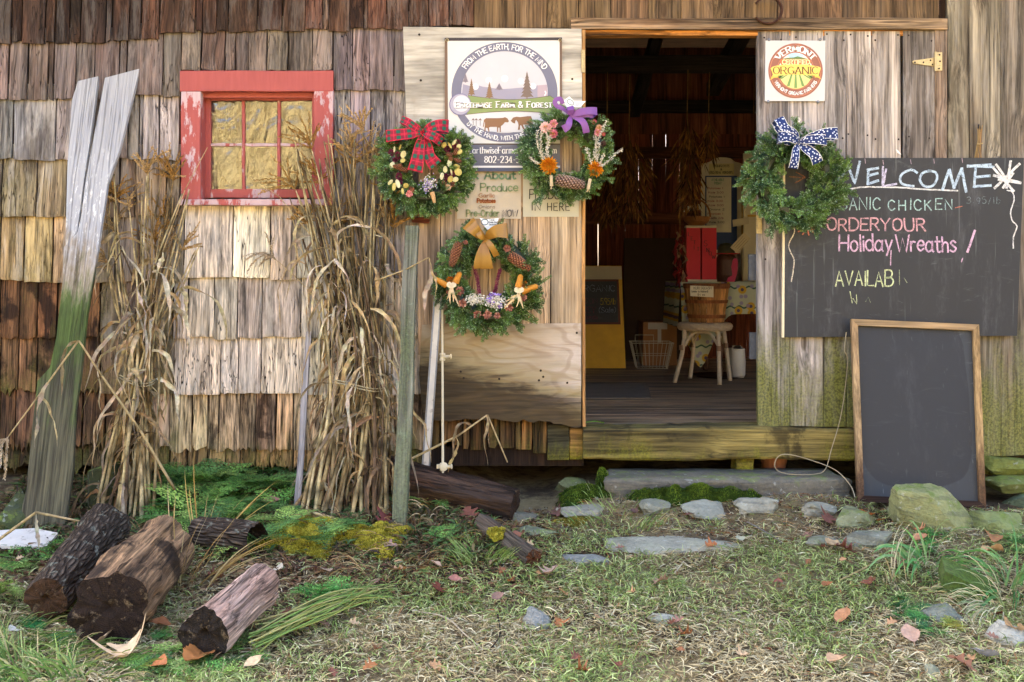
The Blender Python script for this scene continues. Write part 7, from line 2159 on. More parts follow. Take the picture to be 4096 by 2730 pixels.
def tuft(label, sx, sy, n, L, w, cols, seed, spread=.06, lean=(0, 0), stiff=.6, cat='grass', name='grass_tuft'):
    g0 = ground_px(sx, sy); rr = random.Random(seed); mb = MB()
    for i in range(n):
        a = rr.uniform(0, 6.28); s_ = rr.uniform(0, 1) ** .5 * spread; b = Vector((g0.x + math.cos(a) * s_, g0.y + math.sin(a) * s_, 0)); b.z = gz(b.x, b.y) - .004
        l = L * rr.uniform(.5, 1.2); v = Vector((math.cos(a) * .5 + lean[0], math.sin(a) * .5 + lean[1], rr.uniform(.7, 1.3))).normalized()
        pts = [b]; p = b.copy()
        for j in range(6): v = (v + Vector((0, 0, -.36 * (1 - stiff))) + Vector((lean[0], lean[1], 0)) * .12).normalized(); p = p + v * l / 6; p.z = max(p.z, gz(p.x, p.y) + .004); pts.append(p.copy())
        c = jit(cols[rr.randrange(len(cols))], .2, rr)
        mb.ribbon(pts, [w * q for q in (.8, 1, 1, .9, .7, .45, .05)], Vector((math.cos(a + 1.57), math.sin(a + 1.57), .5)), c, crease=.3)
    o = build(name, mb, M['blade'], origin=g0); return tag(o, label, cat, kind='stuff')
GT = [C('6f8a42'), C('82984e'), C('98a868'), C('bcae7c'), C('5a7a3c')]
for i, (x, y, lb) in enumerate(((60, 2660, 'long green grass tuft in the lower corner'), (190, 2690, 'long green grass beside the corner tuft'), (330, 2715, 'green grass below the thick dark log'), (20, 2560, 'grass blades at the picture edge below the dark log'))):
    tuft(lb, x, y, 95, .15, .003, GT, 300 + i, .15, (.2, 0), .2)
tuft('strap-like green daylily leaves behind the mossy block', 3720, 2270, 34, .24, .006, [C('6a9a50'), C('5a8a4c'), C('86a866')], 310, .09, (.05, -.25), .05)
tuft('strap-like green leaves right of the mossy block', 4010, 2360, 34, .26, .006, [C('5a8a4c'), C('7a9f62')], 311, .08, (-.35, -.1), .05)
tuft('dry straw and grass drooping over the mossy block', 3680, 2340, 70, .2, .0022, [C('b5a880'), C('9aa878'), C('c9bd98')], 312, .14, (.25, -.3), .2)
tuft('dry grass at the picture edge right of the mossy block', 4030, 2440, 120, .2, .002, [C('b5a880'), C('8a9a68'), C('c9bd98')], 313, .12, (-.1, -.3), .05)
tuft('straw between the thick dark log and the short log', 760, 2330, 34, .34, .0026, [C('b89a60'), C('9a7d4a'), C('c4b080')], 314, .12, (.25, .1), .7)
for i, (x, y, lb) in enumerate(((1400, 2110, 'tangle of dead stems below the thick corn bundle'), (1560, 2290, 'tangle of dead stems right of the yellow moss'), (1680, 2180, 'tangle of dead stems beside the post foot'), (1230, 2330, 'tangle of dead stems above the flattened sheaf'), (640, 2170, 'tangle of dead stems behind the thick dark log'))):
    tuft(lb, x, y, 60, .16, .0016, [C('8a6a40'), C('5a4630'), C('b59c6c'), C('6a4a34')], 330 + i, .16, (.05, -.05), .2)
tuft('dry stems leaning over the hollow log', 850, 2150, 12, .36, .0026, [C('c4a868'), C('a8864a')], 315, .08, (.3, 0), .9)
tuft('grass around the timber stub', 1930, 2230, 200, .09, .0018, GT[:3], 316, .12, (0, 0), .6)
tuft('grass in front of the round stone', 2480, 2050, 160, .08, .0018, GT, 317, .22, (0, 0), .6)
tuft('straw scattered before the dark log', 1800, 2050, 140, .12, .0024, [C('b89a60'), C('c9b48a'), C('8a6f44')], 318, .2, (.1, -.1), .1)
# sheaf of flattened long stems
rr = random.Random(44); e = empty('flattened_stems', ground_px(1250, 2530), 'sheaf of long green stems lying flattened in the grass', 'stems')
for i in range(34):
    mb = MB(); a = ground_px(1010 + rr.uniform(-20, 60), 2600 + rr.uniform(-60, 40)); b = ground_px(1300 + rr.uniform(-30, 60), 2480 + rr.uniform(-40, 40)); c = ground_px(1520 + rr.uniform(-60, 80), 2390 + rr.uniform(-50, 60))
    for q in (a, b, c): q.z += rr.uniform(.012, .05)
    b.z += .03; mb.tube(catmull([a, b, c], 6), [.003 * (1 - .6 * j / 12) for j in range(13)], 5, jit([C('9aa050'), C('7f9a4a'), C('b0a868'), C('6a7a3c')][i % 4], .15, rr)); build('stem', mb, M['blade'], e)

# ------------------------------------------------------------------ trampled grass, straw and needles (nobody could count it)
rng = np.random.default_rng(77)
def field(n, xr_, yr_, dens):
    X = rng.uniform(*xr_, n); Y = rng.uniform(*yr_, n)
    keep = rng.uniform(0, 1, n) < dens(X, Y)
    for (cx_, cy_, a, b) in EXC: keep &= ((X - cx_) / (a * .84)) ** 2 + ((Y - cy_) / (b * .84)) ** 2 > 1
    return X[keep], Y[keep]
def n2(X, Y, s, o): return np.array([mnoise.noise(Vector((x * s + o, y * s, o))) for x, y in zip(X, Y)])
def blades(name, X, Y, L, Wd, elev, col, mat, label, cat):
    n = len(X); Z = gzn(X, Y)
    a = rng.uniform(0, 6.283, n); el = elev
    d0 = np.stack([np.cos(a) * np.cos(el), np.sin(a) * np.cos(el), np.sin(el)], 1)
    a2 = a + rng.normal(0, .5, n); el2 = el * .3 - .1
    d1 = np.stack([np.cos(a2) * np.cos(el2), np.sin(a2) * np.cos(el2), np.sin(el2)], 1)
    B = np.stack([X, Y, Z + rng.uniform(.0, .012, n)], 1)
    S = np.stack([-np.sin(a), np.cos(a), rng.normal(0, .5, n)], 1); S = unit(S) * Wd[:, None]
    Mi = B + d0 * (L * .5)[:, None]; Ti = Mi + d1 * (L * .5)[:, None]
    Ti[:, 2] = np.maximum(Ti[:, 2], Z + .002)
    V = np.stack([B - S * .7, B + S * .7, Mi + S, Mi - S, Ti], 1).reshape(-1, 3)
    i = np.arange(n)[:, None] * 5
    T = np.concatenate([i + np.array([[0, 1, 2]]), i + np.array([[0, 2, 3]]), i + np.array([[3, 2, 4]])])
    o = tri_mesh(name, V, T, np.repeat(col, 5, axis=0), mat)
    return tag(o, label, cat, kind='stuff')
def sm_np(a, b, x): t = np.clip((x - a) / (b - a), 0, 1); return t * t * (3 - 2 * t)
X, Y = field(150000, (-2.9, 3.1), (-2.35, -.35), lambda x, y: .35 + .65 * sm_np(-.5, -1.1, y) * np.where(x < -.35, .72, 1.0) * (1 - .85 * sm_np(.12, -.05, x) * sm_np(-1.3, -1.05, y)) * (.3 + .7 * sm_np(-.38, .0, n2(x, y, 3.1, 41.0) + .5 * n2(x, y, 9.0, 5.0))))
gN = n2(X, Y, 2.1, 3.0) + .5 * n2(X, Y, 6.5, 8.0)
cl = n2(X, Y, 4.0, 20.0)
green = gN + .30 * np.exp(-((X - .0) / .9) ** 2 - ((Y + 1.1) / .45) ** 2) + .18 * np.exp(-((X - 1.7) / .8) ** 2 - ((Y + 1.2) / .5) ** 2) - .22 * np.exp(-((X - .8) / 1.2) ** 2 - ((Y + 1.9) / .5) ** 2) + rng.normal(0, .32, len(X))
pal_g = np.array([C('86964c'), C('9aa662'), C('70843e'), C('b0b678')]); pal_s = np.array([C('bcab80'), C('cec29c'), C('a3926a'), C('b09c6c')]); pal_b = np.array([C('8a5f38'), C('6a5038')])
isg = green > .04
pick = rng.integers(0, 4, len(X))
col = np.where(isg[:, None], pal_g[pick], pal_s[pick]); br = rng.uniform(0, 1, len(X)) < .05; col[br] = pal_b[pick[br] % 2]
col = col * rng.uniform(.5, 1.4, (len(X), 1))
L = np.where(isg, rng.uniform(.025, .06, len(X)), rng.uniform(.02, .065, len(X))) * (1 + .25 * cl)
el = np.where(isg, rng.uniform(.15, 1.0, len(X)), rng.uniform(.0, .5, len(X)))
blades('grass', X, Y, L, rng.uniform(.0011, .0024, len(X)), el, col, M['blade'], 'trampled green and straw-coloured grass covering the yard', 'grass')
X, Y = field(9000, (-1.9, 2.6), (-1.3, -.28), lambda x, y: np.clip(.25 + .6 * sm_np(-1.1, -.6, y), 0, 1))
col = np.array([C('a8622f'), C('8a4a26'), C('b5864a'), C('6a4a30'), C('c9b48a')])[rng.integers(0, 5, len(X))] * rng.uniform(.6, 1.2, (len(X), 1))
blades('needle_litter', X, Y, rng.uniform(.03, .08, len(X)), rng.uniform(.0006, .0012, len(X)), rng.uniform(0, .35, len(X)), col, M['blade'], 'rusty pine needles and straw bits scattered near the doorstep', 'needles')
X, Y = field(16000, (-2.4, .15), (-1.45, -.3), lambda x, y: sm_np(-1.5, -1.1, y))
col = np.array([C('6a4632'), C('4a3526'), C('7d5a42'), C('8a6a4a'), C('33281f'), C('a5835c')])[rng.integers(0, 6, len(X))] * rng.uniform(.6, 1.25, (len(X), 1))
blades('leaf_litter', X, Y, rng.uniform(.015, .05, len(X)), rng.uniform(.002, .008, len(X)), rng.uniform(0, .5, len(X)), col, M['blade'], 'brown leaf litter covering the bank around post and logs', 'litter')
X, Y = field(15000, (-2.4, -.05), (-.95, -.02), lambda x, y: np.ones_like(x) * .8)
col = np.array([C('3d5a2a'), C('55703a'), C('6a5238'), C('4a3a2a'), C('7a6a44')])[rng.integers(0, 5, len(X))] * rng.uniform(.6, 1.2, (len(X), 1))
blades('undergrowth', X, Y, rng.uniform(.03, .09, len(X)), rng.uniform(.002, .0065, len(X)), rng.uniform(.1, 1.0, len(X)), col, M['blade'], 'dark leafy undergrowth on the bank below the shingles', 'undergrowth')
# crumbs of earth and gravel on the bare patches
mb = MB(); rr = random.Random(5); pts = []
for _ in range(2600):
    x, y = rr.uniform(-.2, 2.3), rr.uniform(-.75, -.22); pts.append((x, y, gz(x, y) + .002))
for cx_, cy_ in ((2960, 1905),):
    pass
crumbs(mb, pts, .004, [C('5a5048'), C('7a736a'), C('3a302a'), C('8f8a80'), C('6a4a34')], 3)
o = build('gravel', mb, M['moss'], origin=(1, -.5, 0)); tag(o, 'fine gravel and soil crumbs before the doorstep', 'gravel', kind='stuff')

# ------------------------------------------------------------------ fallen leaves
M['dryleaf'] = plain('fallen_leaf', (.3, .15, .06), .65, .25, 40, .3, 60, .3, trans=.12, attr=True)
def leafmesh(kind, seed):
    rr = random.Random(seed); n = 30; out = []
    for i in range(n + 1):
        t = i / n
        if kind == 'oak': w = .30 * math.sin(math.pi * t ** .85) * (1 + .45 * math.sin(t * 6.28 * 3.5)) + .015
        elif kind == 'oval': w = .30 * math.sin(math.pi * t ** .9) * (1 + .06 * math.sin(t * 60)) + .008
        else: w = .42 * math.sin(math.pi * t ** .7) * (1 + .55 * math.sin(t * 6.28 * 2.5 + .6)) + .02
        out.append((t - .5, w))
    curl = rr.uniform(.2, .9); bend = rr.uniform(-.4, .5); V = []; F = []
    for x, w in out:
        for s_ in (-1, -.5, 0, .5, 1):
            yy = s_ * w; V.append((x, yy, curl * yy * yy * 2.2 + bend * x * x + .05 * mnoise.noise(Vector((x * 5, yy * 5, seed))) + (-.02 if s_ == 0 else 0)))
    for i in range(n):
        for k in range(4): a = i * 5 + k; F.append((a, a + 1, a + 6, a + 5))
    V += [(-.72, .0, .02), (-.72, .015, .02), (-.5, .012, .0), (-.5, -.012, 0)]; b = len(V) - 4; F.append((b, b + 1, b + 2, b + 3))
    return V, F
BRL = [C('8a5a3a'), C('a5693e'), C('6a3e2a'), C('b58a62'), C('7a4a3a'), C('c2a27c'), C('8f6a58')]
def leaf(label, sx, sy, size, kind, col, seed, z=.015, flip=False):
    rr = random.Random(seed); V, F = leafmesh(kind, seed); g0 = ground_px(sx, sy)
    mb = MB(); c0 = jit(col, .1, rr)
    mb.add([Vector(v) * size for v in V], F, [tuple(q * (1.0 + .25 * mnoise.noise(Vector((v[0] * 6, v[1] * 6, seed)))) for q in c0) for v in V])
    o = put('fallen_leaf', mb.mesh('fallen_leaf', sm=True), M['dryleaf'], None, g0 + Vector((0, 0, z)), (rr.uniform(-.5, .6) + (3.14 if flip else 0), rr.uniform(-.4, .4), rr.uniform(0, 6.28)))
    return tag(o, label, 'leaf', 'fallen leaves in the yard')
for i, (x, y, s, k, c, lb) in enumerate(((510, 2655, .13, 'maple', 'c9ae8a', 'large pale curled maple leaf below the thick dark log'), (790, 2665, .14, 'oval', '9a6434', 'big rolled orange-brown leaf at the lower edge below the short log'), (630, 2695, .09, 'oval', 'a8663a', 'orange-brown leaf at the lower edge in the weeds'),
        (400, 2600, .13, 'oval', 'b59a78', 'long pale leaf under the thick dark log'), (60, 2560, .07, 'oval', 'd2ccc0', 'pale oval leaf near the lower corner'), (1010, 2690, .06, 'oval', 'd0b48a', 'cream leaf scrap at the lower edge'), (640, 2530, .07, 'oval', '8f5a34', 'brown leaf between the two front logs'),
        (945, 1975, .08, 'oak', 'a58474', 'pinkish oak leaf among the ferns'), (930, 2065, .07, 'oval', '9a6a44', 'orange leaf by the hollow log'), (1080, 2035, .08, 'oval', '8a5f52', 'long reddish leaf below the ferns'), (1110, 2310, .08, 'oval', 'cfc0a8', 'pale round leaf right of the short log'),
        (1300, 2310, .09, 'oval', 'b59a7d', 'split pale leaf on the bank edge'), (1555, 2110, .11, 'maple', '6a3630', 'dark red maple leaf left of the post foot'), (1540, 2210, .10, 'oak', 'a58078', 'pinkish oak leaf below the post'), (1600, 2310, .08, 'oak', 'b08a62', 'tan curled leaf in the dark litter'),
        (1750, 2390, .09, 'oak', '6f3a2c', 'dark brown curled oak leaf on the grass'), (1820, 2350, .05, 'oval', '9a6a5c', 'small rosy leaf on the grass'), (2205, 2320, .09, 'oak', 'a88a78', 'flat grey-brown oak leaf on the path'), (1745, 2290, .05, 'oval', 'b0927a', 'small tan leaf near the timber stub'),
        (2640, 2355, .07, 'oak', 'a5826c', 'brown oak leaf right of the path stones'), (2000, 2060, .07, 'oak', '7a4634', 'brown oak leaf before the dark log end'), (1880, 2090, .10, 'oak', '7a4a38', 'cluster-brown leaf at the head of the timber stub'), (2060, 2170, .06, 'oval', '95604a', 'rusty leaf right of the timber stub'),
        (3465, 2090, .10, 'oval', 'b0683a', 'orange leaf lying across the green-grey stone'), (3315, 2095, .08, 'maple', '6f4638', 'brown maple leaf beside the green-grey stone'), (3330, 2210, .10, 'oval', 'b0946c', 'long tan leaf below the small flat stone'), (3385, 2225, .09, 'oak', '6a4030', 'dark leaf overlapping the long tan leaf'),
        (3680, 2150, .07, 'oak', 'b07a58', 'orange oak leaf in front of the big mossy rock'), (3680, 2185, .08, 'oval', 'b5805c', 'curled tan leaf below the big mossy rock'), (3970, 2175, .11, 'oval', 'a5704a', 'upright russet oval leaf below the mossy corner rock'), (3965, 2230, .11, 'oval', 'c09468', 'broad tan oval leaf in the weeds near the picture edge'),
        (3600, 2285, .09, 'oak', '7d5a48', 'brown leaf half under the daylily leaves'), (3370, 2500, .09, 'oval', 'b07f58', 'curled russet leaf in the open grass'), (3480, 2360, .07, 'oak', '7d4d38', 'brown leaf left of the mossy block'), (3310, 2370, .06, 'oval', '95603c', 'small rust leaf in the grass'),
        (3640, 2570, .09, 'oval', 'b5917a', 'broad tan leaf below the green clover'), (3345, 2680, .09, 'oval', 'c09872', 'rolled tan leaf near the lower edge'), (3940, 2660, .10, 'oval', '8f929a', 'silvery grey veined leaf near the lower edge'), (3850, 2690, .09, 'oak', '8a5c42', 'brown leaf under the silvery grey leaf'),
        (4050, 2560, .09, 'maple', 'c9a988', 'pale leaf lying against the edge rock'), (2960, 2185, .06, 'oval', 'a8a88c', 'grey-green leaf at the end of the pale flagstone'), (2760, 2085, .05, 'oak', '7d5544', 'small brown leaf beside the tilted slate'), (3110, 2040, .07, 'oak', '74503f', 'crumpled brown leaf on the quartz stone'), (2540, 2075, .05, 'oval', '5c4640', 'small dark leaf left of the round stone'), (2225, 2075, .08, 'oak', '6a4a40', 'dark curled leaf behind the flat stones'),
        (1990, 2420, .05, 'oval', '8a6a5c', 'dull leaf near the knobbly rock'), (1500, 2360, .05, 'oval', '9a7264', 'small rosy leaf in the dark litter'))):
    leaf(lb, x, y, s * 1.08, k, C(c), 500 + i, .032)
rr = random.Random(90)
for i in range(80):
    x = rr.uniform(30, 4080); y = rr.uniform(2060, 2720)
    if y < 2200 and x < 1200: y += 200
    leaf('small curled brown leaf lying loose in the trampled grass', x, y, rr.uniform(.022, .055), rr.choice(['oak', 'oval', 'maple']), BRL[rr.randrange(7)], 800 + i, .022)
# twigs and twine
for i, (pp, lb) in enumerate((([(2990, 2105), (3080, 2155), (3130, 2190)], 'thin grey twig on the grass below the step'), ([(3360, 2340), (3460, 2290), (3540, 2245), (3680, 2210), (3800, 2160)], 'long crooked straw-coloured twig before the mossy block'), ([(1650, 2465), (1780, 2490), (1860, 2560), (1930, 2620)], 'pale bent stem lying across the foreground grass'), ([(1990, 2480), (2000, 2560), (1960, 2620)], 'black thin twig in the foreground grass'), ([(2700, 2310), (2735, 2265)], 'short split stick on the path'))):
    mb = MB(); P = catmull([ground_px(*q) + Vector((0, 0, .018)) for q in pp], 5); mb.tube(P, [.0035 * (1 - .5 * j / len(P)) for j in range(len(P))], 5, jit([C('7a7468'), C('b59a6c'), C('b5a88c'), C('2a2420'), C('c0b498')][i], .1)); o = build('twig', mb, M['straw']); tag(o, lb, 'twig')
mb = MB()
tw_pts = [W(3385, 1330, -.12), W(3378, 1400, -.13), W(3390, 1440, -.11), W(3380, 1560, -.10), W(3360, 1680, -.12), W(3325, 1800, -.14), W(3300, 1880, -.16), W(3250, 1898, -.17), W(3140, 1895, -.19), W(3100, 1870, -.2), W(3110, 1830, -.21), W(3150, 1818, -.21), W(3240, 1840, -.21), W(3340, 1880, -.22), W(3400, 1940, -.28), W(3420, 1990, -.33)]
mb.tube(catmull(tw_pts, 5), .0022, 5, C('a5977a')); o = build('twine', mb, M['straw']); tag(o, 'frayed twine hanging behind the framed chalkboard and looping onto the doorstep', 'twine')

# ------------------------------------------------------------------ inside the barn
FZ = fz + .001
def onfloor(sx, sy):
    d = 4000 * (1.2 - FZ) / (sy - 1080.0); return Vector(W(sx, sy, d - 5))
def quad(mb, x0, x1, y0, y1, Y, t=.01, col=None): 
    mb.prism([W(x0, y1, Y), W(x1, y1, Y), W(x1, y0, Y), W(x0, y0, Y)], (0, t, 0), col)
M['yellow'] = plain('yellow_paint', C('d2a014'), .55, .12, 10, .2, 60)
M['whiteboard'] = plain('cream_board', C('b8ae98'), .6, .06, 10)
M['redpaint'] = plain('red_paint_box', C('b01828'), .5, .08, 10, speck=(75, .70, C('d8c8c8'), .9))
M['plainpaint'] = plain('painted_part', (1, 1, 1), .6, .08, 12, attr=True)
M['peg'] = plain('dark_pegboard', C('3a2a22'), .8, .1, 10)
M['card'] = plain('cardboard', C('8a5f3c'), .8, .08, 6, .1, 40)
M['wicker'] = plain('wicker', C('c9b090'), .65, .15, 60, .4, 150, usecol=True)
M['wire'] = plain('white_wire', C('b8b09a'), .5, .05, 40)
# sandwich board
e = empty('sandwich_board', onfloor(2400, 1474), 'yellow sandwich board with a small chalkboard panel inside the doorway', 'sandwich board')
q = lambda x, y: LP(x, y, 3.02, FZ, .12)
mb = MB(); mb.prism([q(2170, 1474), q(2503, 1474), q(2486, 1064), q(2185, 1064)], (0, .02, 0)); build('panel', mb, M['yellow'], e)
qq = lambda x, y, o: Vector(q(x, y)) + Vector((0, -o, 0))
mb = MB(); mb.prism([qq(2180, 1118, .002), qq(2488, 1118, .002), qq(2486, 1066, .002), qq(2182, 1066, .002)], (0, .004, 0)); build('bare_top', mb, M['whiteboard'], e)
mb = MB(); mb.prism([qq(2190, 1298, .012), qq(2482, 1298, .012), qq(2474, 1118, .012), qq(2190, 1118, .012)], (0, .012, 0), C('5c2a16')); build('board_frame', mb, M['plainpaint'], e)
mb = MB(); mb.prism([qq(2198, 1290, .015), qq(2473, 1290, .015), qq(2466, 1126, .015), qq(2198, 1126, .015)], (0, .003, 0)); build('slate', mb, M['slate'], e)
for t_, x, y, h, w, c_ in (('ORGANIC', 2310, 1166, 24, 150, '8a929c'), ('5.95/lb', 2402, 1218, 24, 60, 'c0a238'), ('BACON', 2300, 1214, 20, 90, '7a4a5a'), ('TURKEY', 2270, 1252, 24, 112, '8a4048'), ('(Sale)', 2395, 1250, 20, 66, '8a929c'), ('Fresh Birds', 2270, 1276, 15, 120, '7a4050')):
    mb = MB(); write(mb, t_, x, y, h, 2.2, f3=lambda x, y: qq(x, y, .0165), col=C(c_), jitter=.05, width=w); build('chalk_lettering', mb, M['chalk'], e)
# pegboard
mb = MB(); a = W(2497, 1446, 3.86); b = W(2730, 953, 3.86); mb.box((a[0], 3.86, FZ), (b[0], 3.885, b[2])); o = build('pegboard', mb, M['peg']); tag(o, 'tall dark pegboard sheet standing against the back wall', 'pegboard')
# cardboard box
e = empty('cardboard_box', onfloor(2640, 1462), 'brown cardboard box with torn tape behind the wire basket', 'box')
bb = onfloor(2640, 1462); mb = MB(); mb.box((bb.x - .14, bb.y, FZ), (bb.x + .14, bb.y + .3, FZ + .36)); build('carton', mb, M['card'], e)
mb = MB(); mb.box((bb.x - .10, bb.y - .002, FZ + .30), (bb.x + .06, bb.y - .0005, FZ + .355), C('a8a098')); mb.box((bb.x - .02, bb.y - .003, FZ + .19), (bb.x + .01, bb.y - .0022, FZ + .30), C('a8a098')); build('tape', mb, M['plainpaint'], e)
# wire basket
g0 = onfloor(2612, 1478); e = empty('wire_basket', g0, 'empty white wire basket on the barn floor', 'basket')
def rect(c, hx, hy, z): return [Vector((c.x - hx, c.y - hy, z)), Vector((c.x + hx, c.y - hy, z)), Vector((c.x + hx, c.y + hy, z)), Vector((c.x - hx, c.y + hy, z))]
g0.y += .1
B0 = rect(g0, .12, .09, FZ + .005); B1 = rect(g0, .165, .12, FZ + .21); Bm = rect(g0, .143, .105, FZ + .11)
for rg, r_ in ((B0, .002), (Bm, .0016), (B1, .003)):
    mb = MB(); mb.tube(rg + [rg[0]], r_, 5); build('rim', mb, M['wire'], e)
for s_ in range(4):
    n_ = 9 if s_ % 2 == 0 else 7
    for i in range(n_):
        f = (i + .5) / n_; mb = MB(); mb.tube([B0[s_].lerp(B0[(s_ + 1) % 4], f), B1[s_].lerp(B1[(s_ + 1) % 4], f)], .0014, 4); build('wire', mb, M['wire'], e)
for i in range(5):
    mb = MB(); x = g0.x - .1 + .05 * i; mb.tube([(x, g0.y - .09, FZ + .004), (x, g0.y + .09, FZ + .004)], .0014, 4); build('wire', mb, M['wire'], e)
mb = MB(); mb.tube([B1[3] + Vector((.05, 0, 0)), B1[3] + Vector((.05, 0, .05)), B1[3] + Vector((.2, 0, .05)), B1[3] + Vector((.2, 0, 0))], .003, 5); build('handle', mb, M['wire'], e)
# wicker stool
ST = Vector(W(2819, 1300, 2.08)); e = empty('wicker_stool', (ST.x, 2.08, FZ), 'round wicker stool with splayed cane legs in the doorway', 'stool')
sz = .83; rs = .19
mb = MB(); n_ = 64; V = []; F = []; prof = [(.0, sz), (.15, sz), (.178, sz - .004), (.19, sz - .016), (.192, sz - .03), (.188, sz - .045), (.178, sz - .056), (.12, sz - .058)]
for i, (r_, z_) in enumerate(prof):
    for k in range(n_): a = 6.283 * k / n_; rr_ = r_ * (1 + .018 * ((k // 2 + i) % 2)); V.append((ST.x + math.cos(a) * rr_, 2.08 + math.sin(a) * rr_, z_))
for i in range(len(prof) - 1):
    for k in range(n_): F.append((i * n_ + k, i * n_ + (k + 1) % n_, (i + 1) * n_ + (k + 1) % n_, (i + 1) * n_ + k))
mb.add(V, F); build('seat', mb, M['wicker'], e, color=C('bfa683'))
LG = [((2740, 1330), (2698, 1531), 1.98), ((2873, 1330), (2878, 1540), 1.94), ((2772, 1330), (2760, 1514), 2.24), ((2895, 1330), (2920, 1524), 2.2)]
for i, ((x0, y0), (x1, y1), Yq) in enumerate(LG):
    a = Vector(W(x0, y0, Yq)); a.z = sz - .05; f = onfloor(x1, y1); m_ = a.lerp(f, .45) + Vector(((-.0 if f.x > ST.x else .012), 0, 0))
    mb = MB(); mb.tube(catmull([a, m_, f], 6), [.013, .0135, .014, .014, .0145, .0145, .015, .015, .015, .0155, .016, .016, .016], 10); build('leg', mb, M['wicker'], e, color=C('cbb698'), sm=True)
    wv = a.lerp(f, .34); mb = MB()
    for j in range(5): mb.lathe(wv + Vector((0, 0, .007 * j - .014)), [(.0165, 0), (.0185, .003), (.0165, .006)], 10)
    build('wrapping', mb, M['wicker'], e, color=C('8a6a50'))
tops = [Vector(W(x0, y0, Yq)) for (x0, y0), _, Yq in LG]
for i, j in ((0, 1), (1, 3), (3, 2), (2, 0)):
    a = tops[i].copy(); b = tops[j].copy(); 
    for t_ in (a, b): t_.z = sz - .16
    c = a.lerp(b, .5); c.z = sz - .066
    mb = MB(); mb.tube(catmull([a, a.lerp(c, .45) + Vector((0, 0, .04)), c, b.lerp(c, .45) + Vector((0, 0, .04)), b], 5), .0095, 8); build('arch', mb, M['wicker'], e, color=C('c9b494'), sm=True)
# bushel basket
e = empty('bushel_basket', (ST.x + .012, 2.08, sz), 'wooden slat bushel basket standing on the wicker stool', 'basket')
bc = Vector((ST.x + .012, 2.08, sz + .001)); hb_ = .268; rb0, rb1 = .122, .160; n_ = 18
M['slatwood'] = wood('basket_slat', 'Z', 30, .5, .1, tint_var=.12, cracks=.2, bump=.2)
for k in range(n_):
    a0, a1 = 6.283 * k / n_, 6.283 * (k + .94) / n_; am = (a0 + a1) / 2
    P = []
    V = []
    for zz, rr_ in ((0, rb0), (hb_, rb1)):
        for a in (a0, am, a1):
            for th in (0, -.004): V.append(Vector((bc.x + math.cos(a) * (rr_ + th), bc.y + math.sin(a) * (rr_ + th), bc.z + zz)))
    F = [(0, 2, 8, 6), (2, 4, 10, 8), (1, 7, 9, 3), (3, 9, 11, 5), (0, 6, 7, 1), (4, 5, 11, 10), (6, 8, 9, 7), (8, 10, 11, 9), (0, 1, 3, 2), (2, 3, 5, 4)]
    mb = MB(); mb.add(V, F); build('slat', mb, M['slatwood'], e, color=jit(C('a8743f'), .12))
mb = MB(); mb.lathe(bc, [(rb0 - .004, .004), (.001, .005)], 24, cap=False); build('base', mb, M['slatwood'], e, color=C('8a5c30'))
for z0, z1 in ((.03, .055), (.135, .158), (hb_ - .03, hb_ + .004)):
    rr0 = rb0 + (rb1 - rb0) * z0 / hb_; rr1 = rb0 + (rb1 - rb0) * z1 / hb_; mb = MB()
    mb.lathe(bc, [(rr0 + .001, z0), (rr0 + .006, z0 + .001), (rr1 + .006, z1 - .001), (rr1 + .001, z1)], 36, cap=False); build('hoop', mb, M['slatwood'], e, color=C('7d4a26') if z0 < .2 else C('8a5430'))
YK = 2.08 - .165
mb = MB(); mb.prism([W(x, y, YK - .004) for x, y in ((2761, 1185), (2854, 1190), (2854, 1146), (2761, 1143))], (0, .001, 0), C('d2c19a')); o = build('price_card', mb, M['print']); tag(o, 'cream price card for squash pinned on the bushel basket', 'price card')
for t_, x, y, h, w in (('KURI SQUASH', 2775, 1158, 10, 70), ('(similar to Hubbard)', 2766, 1170, 7, 66), ('$4 ea', 2790, 1183, 8, 30)):
    mb = MB(); write(mb, t_, x, y, h, 1.3, YK - .005, width=w, col=C('4a4036')); build('lettering', mb, M['print'], o)
# table and cloth
TZ = 1.108; tx0 = W(2729, 0, 2.3)[0]; tx1 = tx0 + 1.2; ty0, ty1 = 2.30, 3.05
e = empty('table', (tx0 + .6, 2.6, FZ), 'table with turned legs under the flowered cloth', 'table')
mb = MB(); mb.box((tx0, ty0, TZ - .03), (tx1, ty1, TZ)); build('tabletop', mb, M['dark_x'], e, color=C('5a3d28'))
for x in (tx0 + .30, tx1 - .08):
    for y in (ty0 + .12, ty1 - .08):
        mb = MB(); mb.lathe((x, y, FZ), [(.02, 0), (.028, .06), (.018, .1), (.03, .2), (.02, .3), (.032, .42), (.022, .5), (.032, .56), (.032, TZ - .031 - FZ)], 14); build('leg', mb, M['dark'], e, color=C('6a4a34'))
def cloth_mat():
    g = G('flowered_tablecloth'); P = g.pos(); x, y, z = g.sep(P)
    v = g.comb(x, z, 0.0); d = g.vor(v, 9.0, voronoi_dimensions='2D'); 
    c = g.mix(g.noise(v, 8, 3), C('a8a888'), C('b8b898'))
    w_ = g.math('ABSOLUTE', g.math('SUBTRACT', g.math('FRACT', g.math('ADD', g.math('MULTIPLY', z, 7.0), g.math('MULTIPLY', g.math('SINE', g.math('MULTIPLY', x, 90.0)), .05))), .5))
    c = g.mix(g.ss(w_, .06, .03), c, C('3f5a48'))
    c = g.mix(g.ss(d, .30, .24), c, C('c0962c')); c = g.mix(g.ss(d, .13, .09), c, C('5a4a5a'))
    c = g.mix(g.math('MULTIPLY', g.ss(g.vor(g.vadd(v, (3.3, 1.7, 0.0)), 12.0, voronoi_dimensions='2D'), .2, .14), .8), c, C('8a7a9a'))
    return g.fin(c, .8, trans=.1)
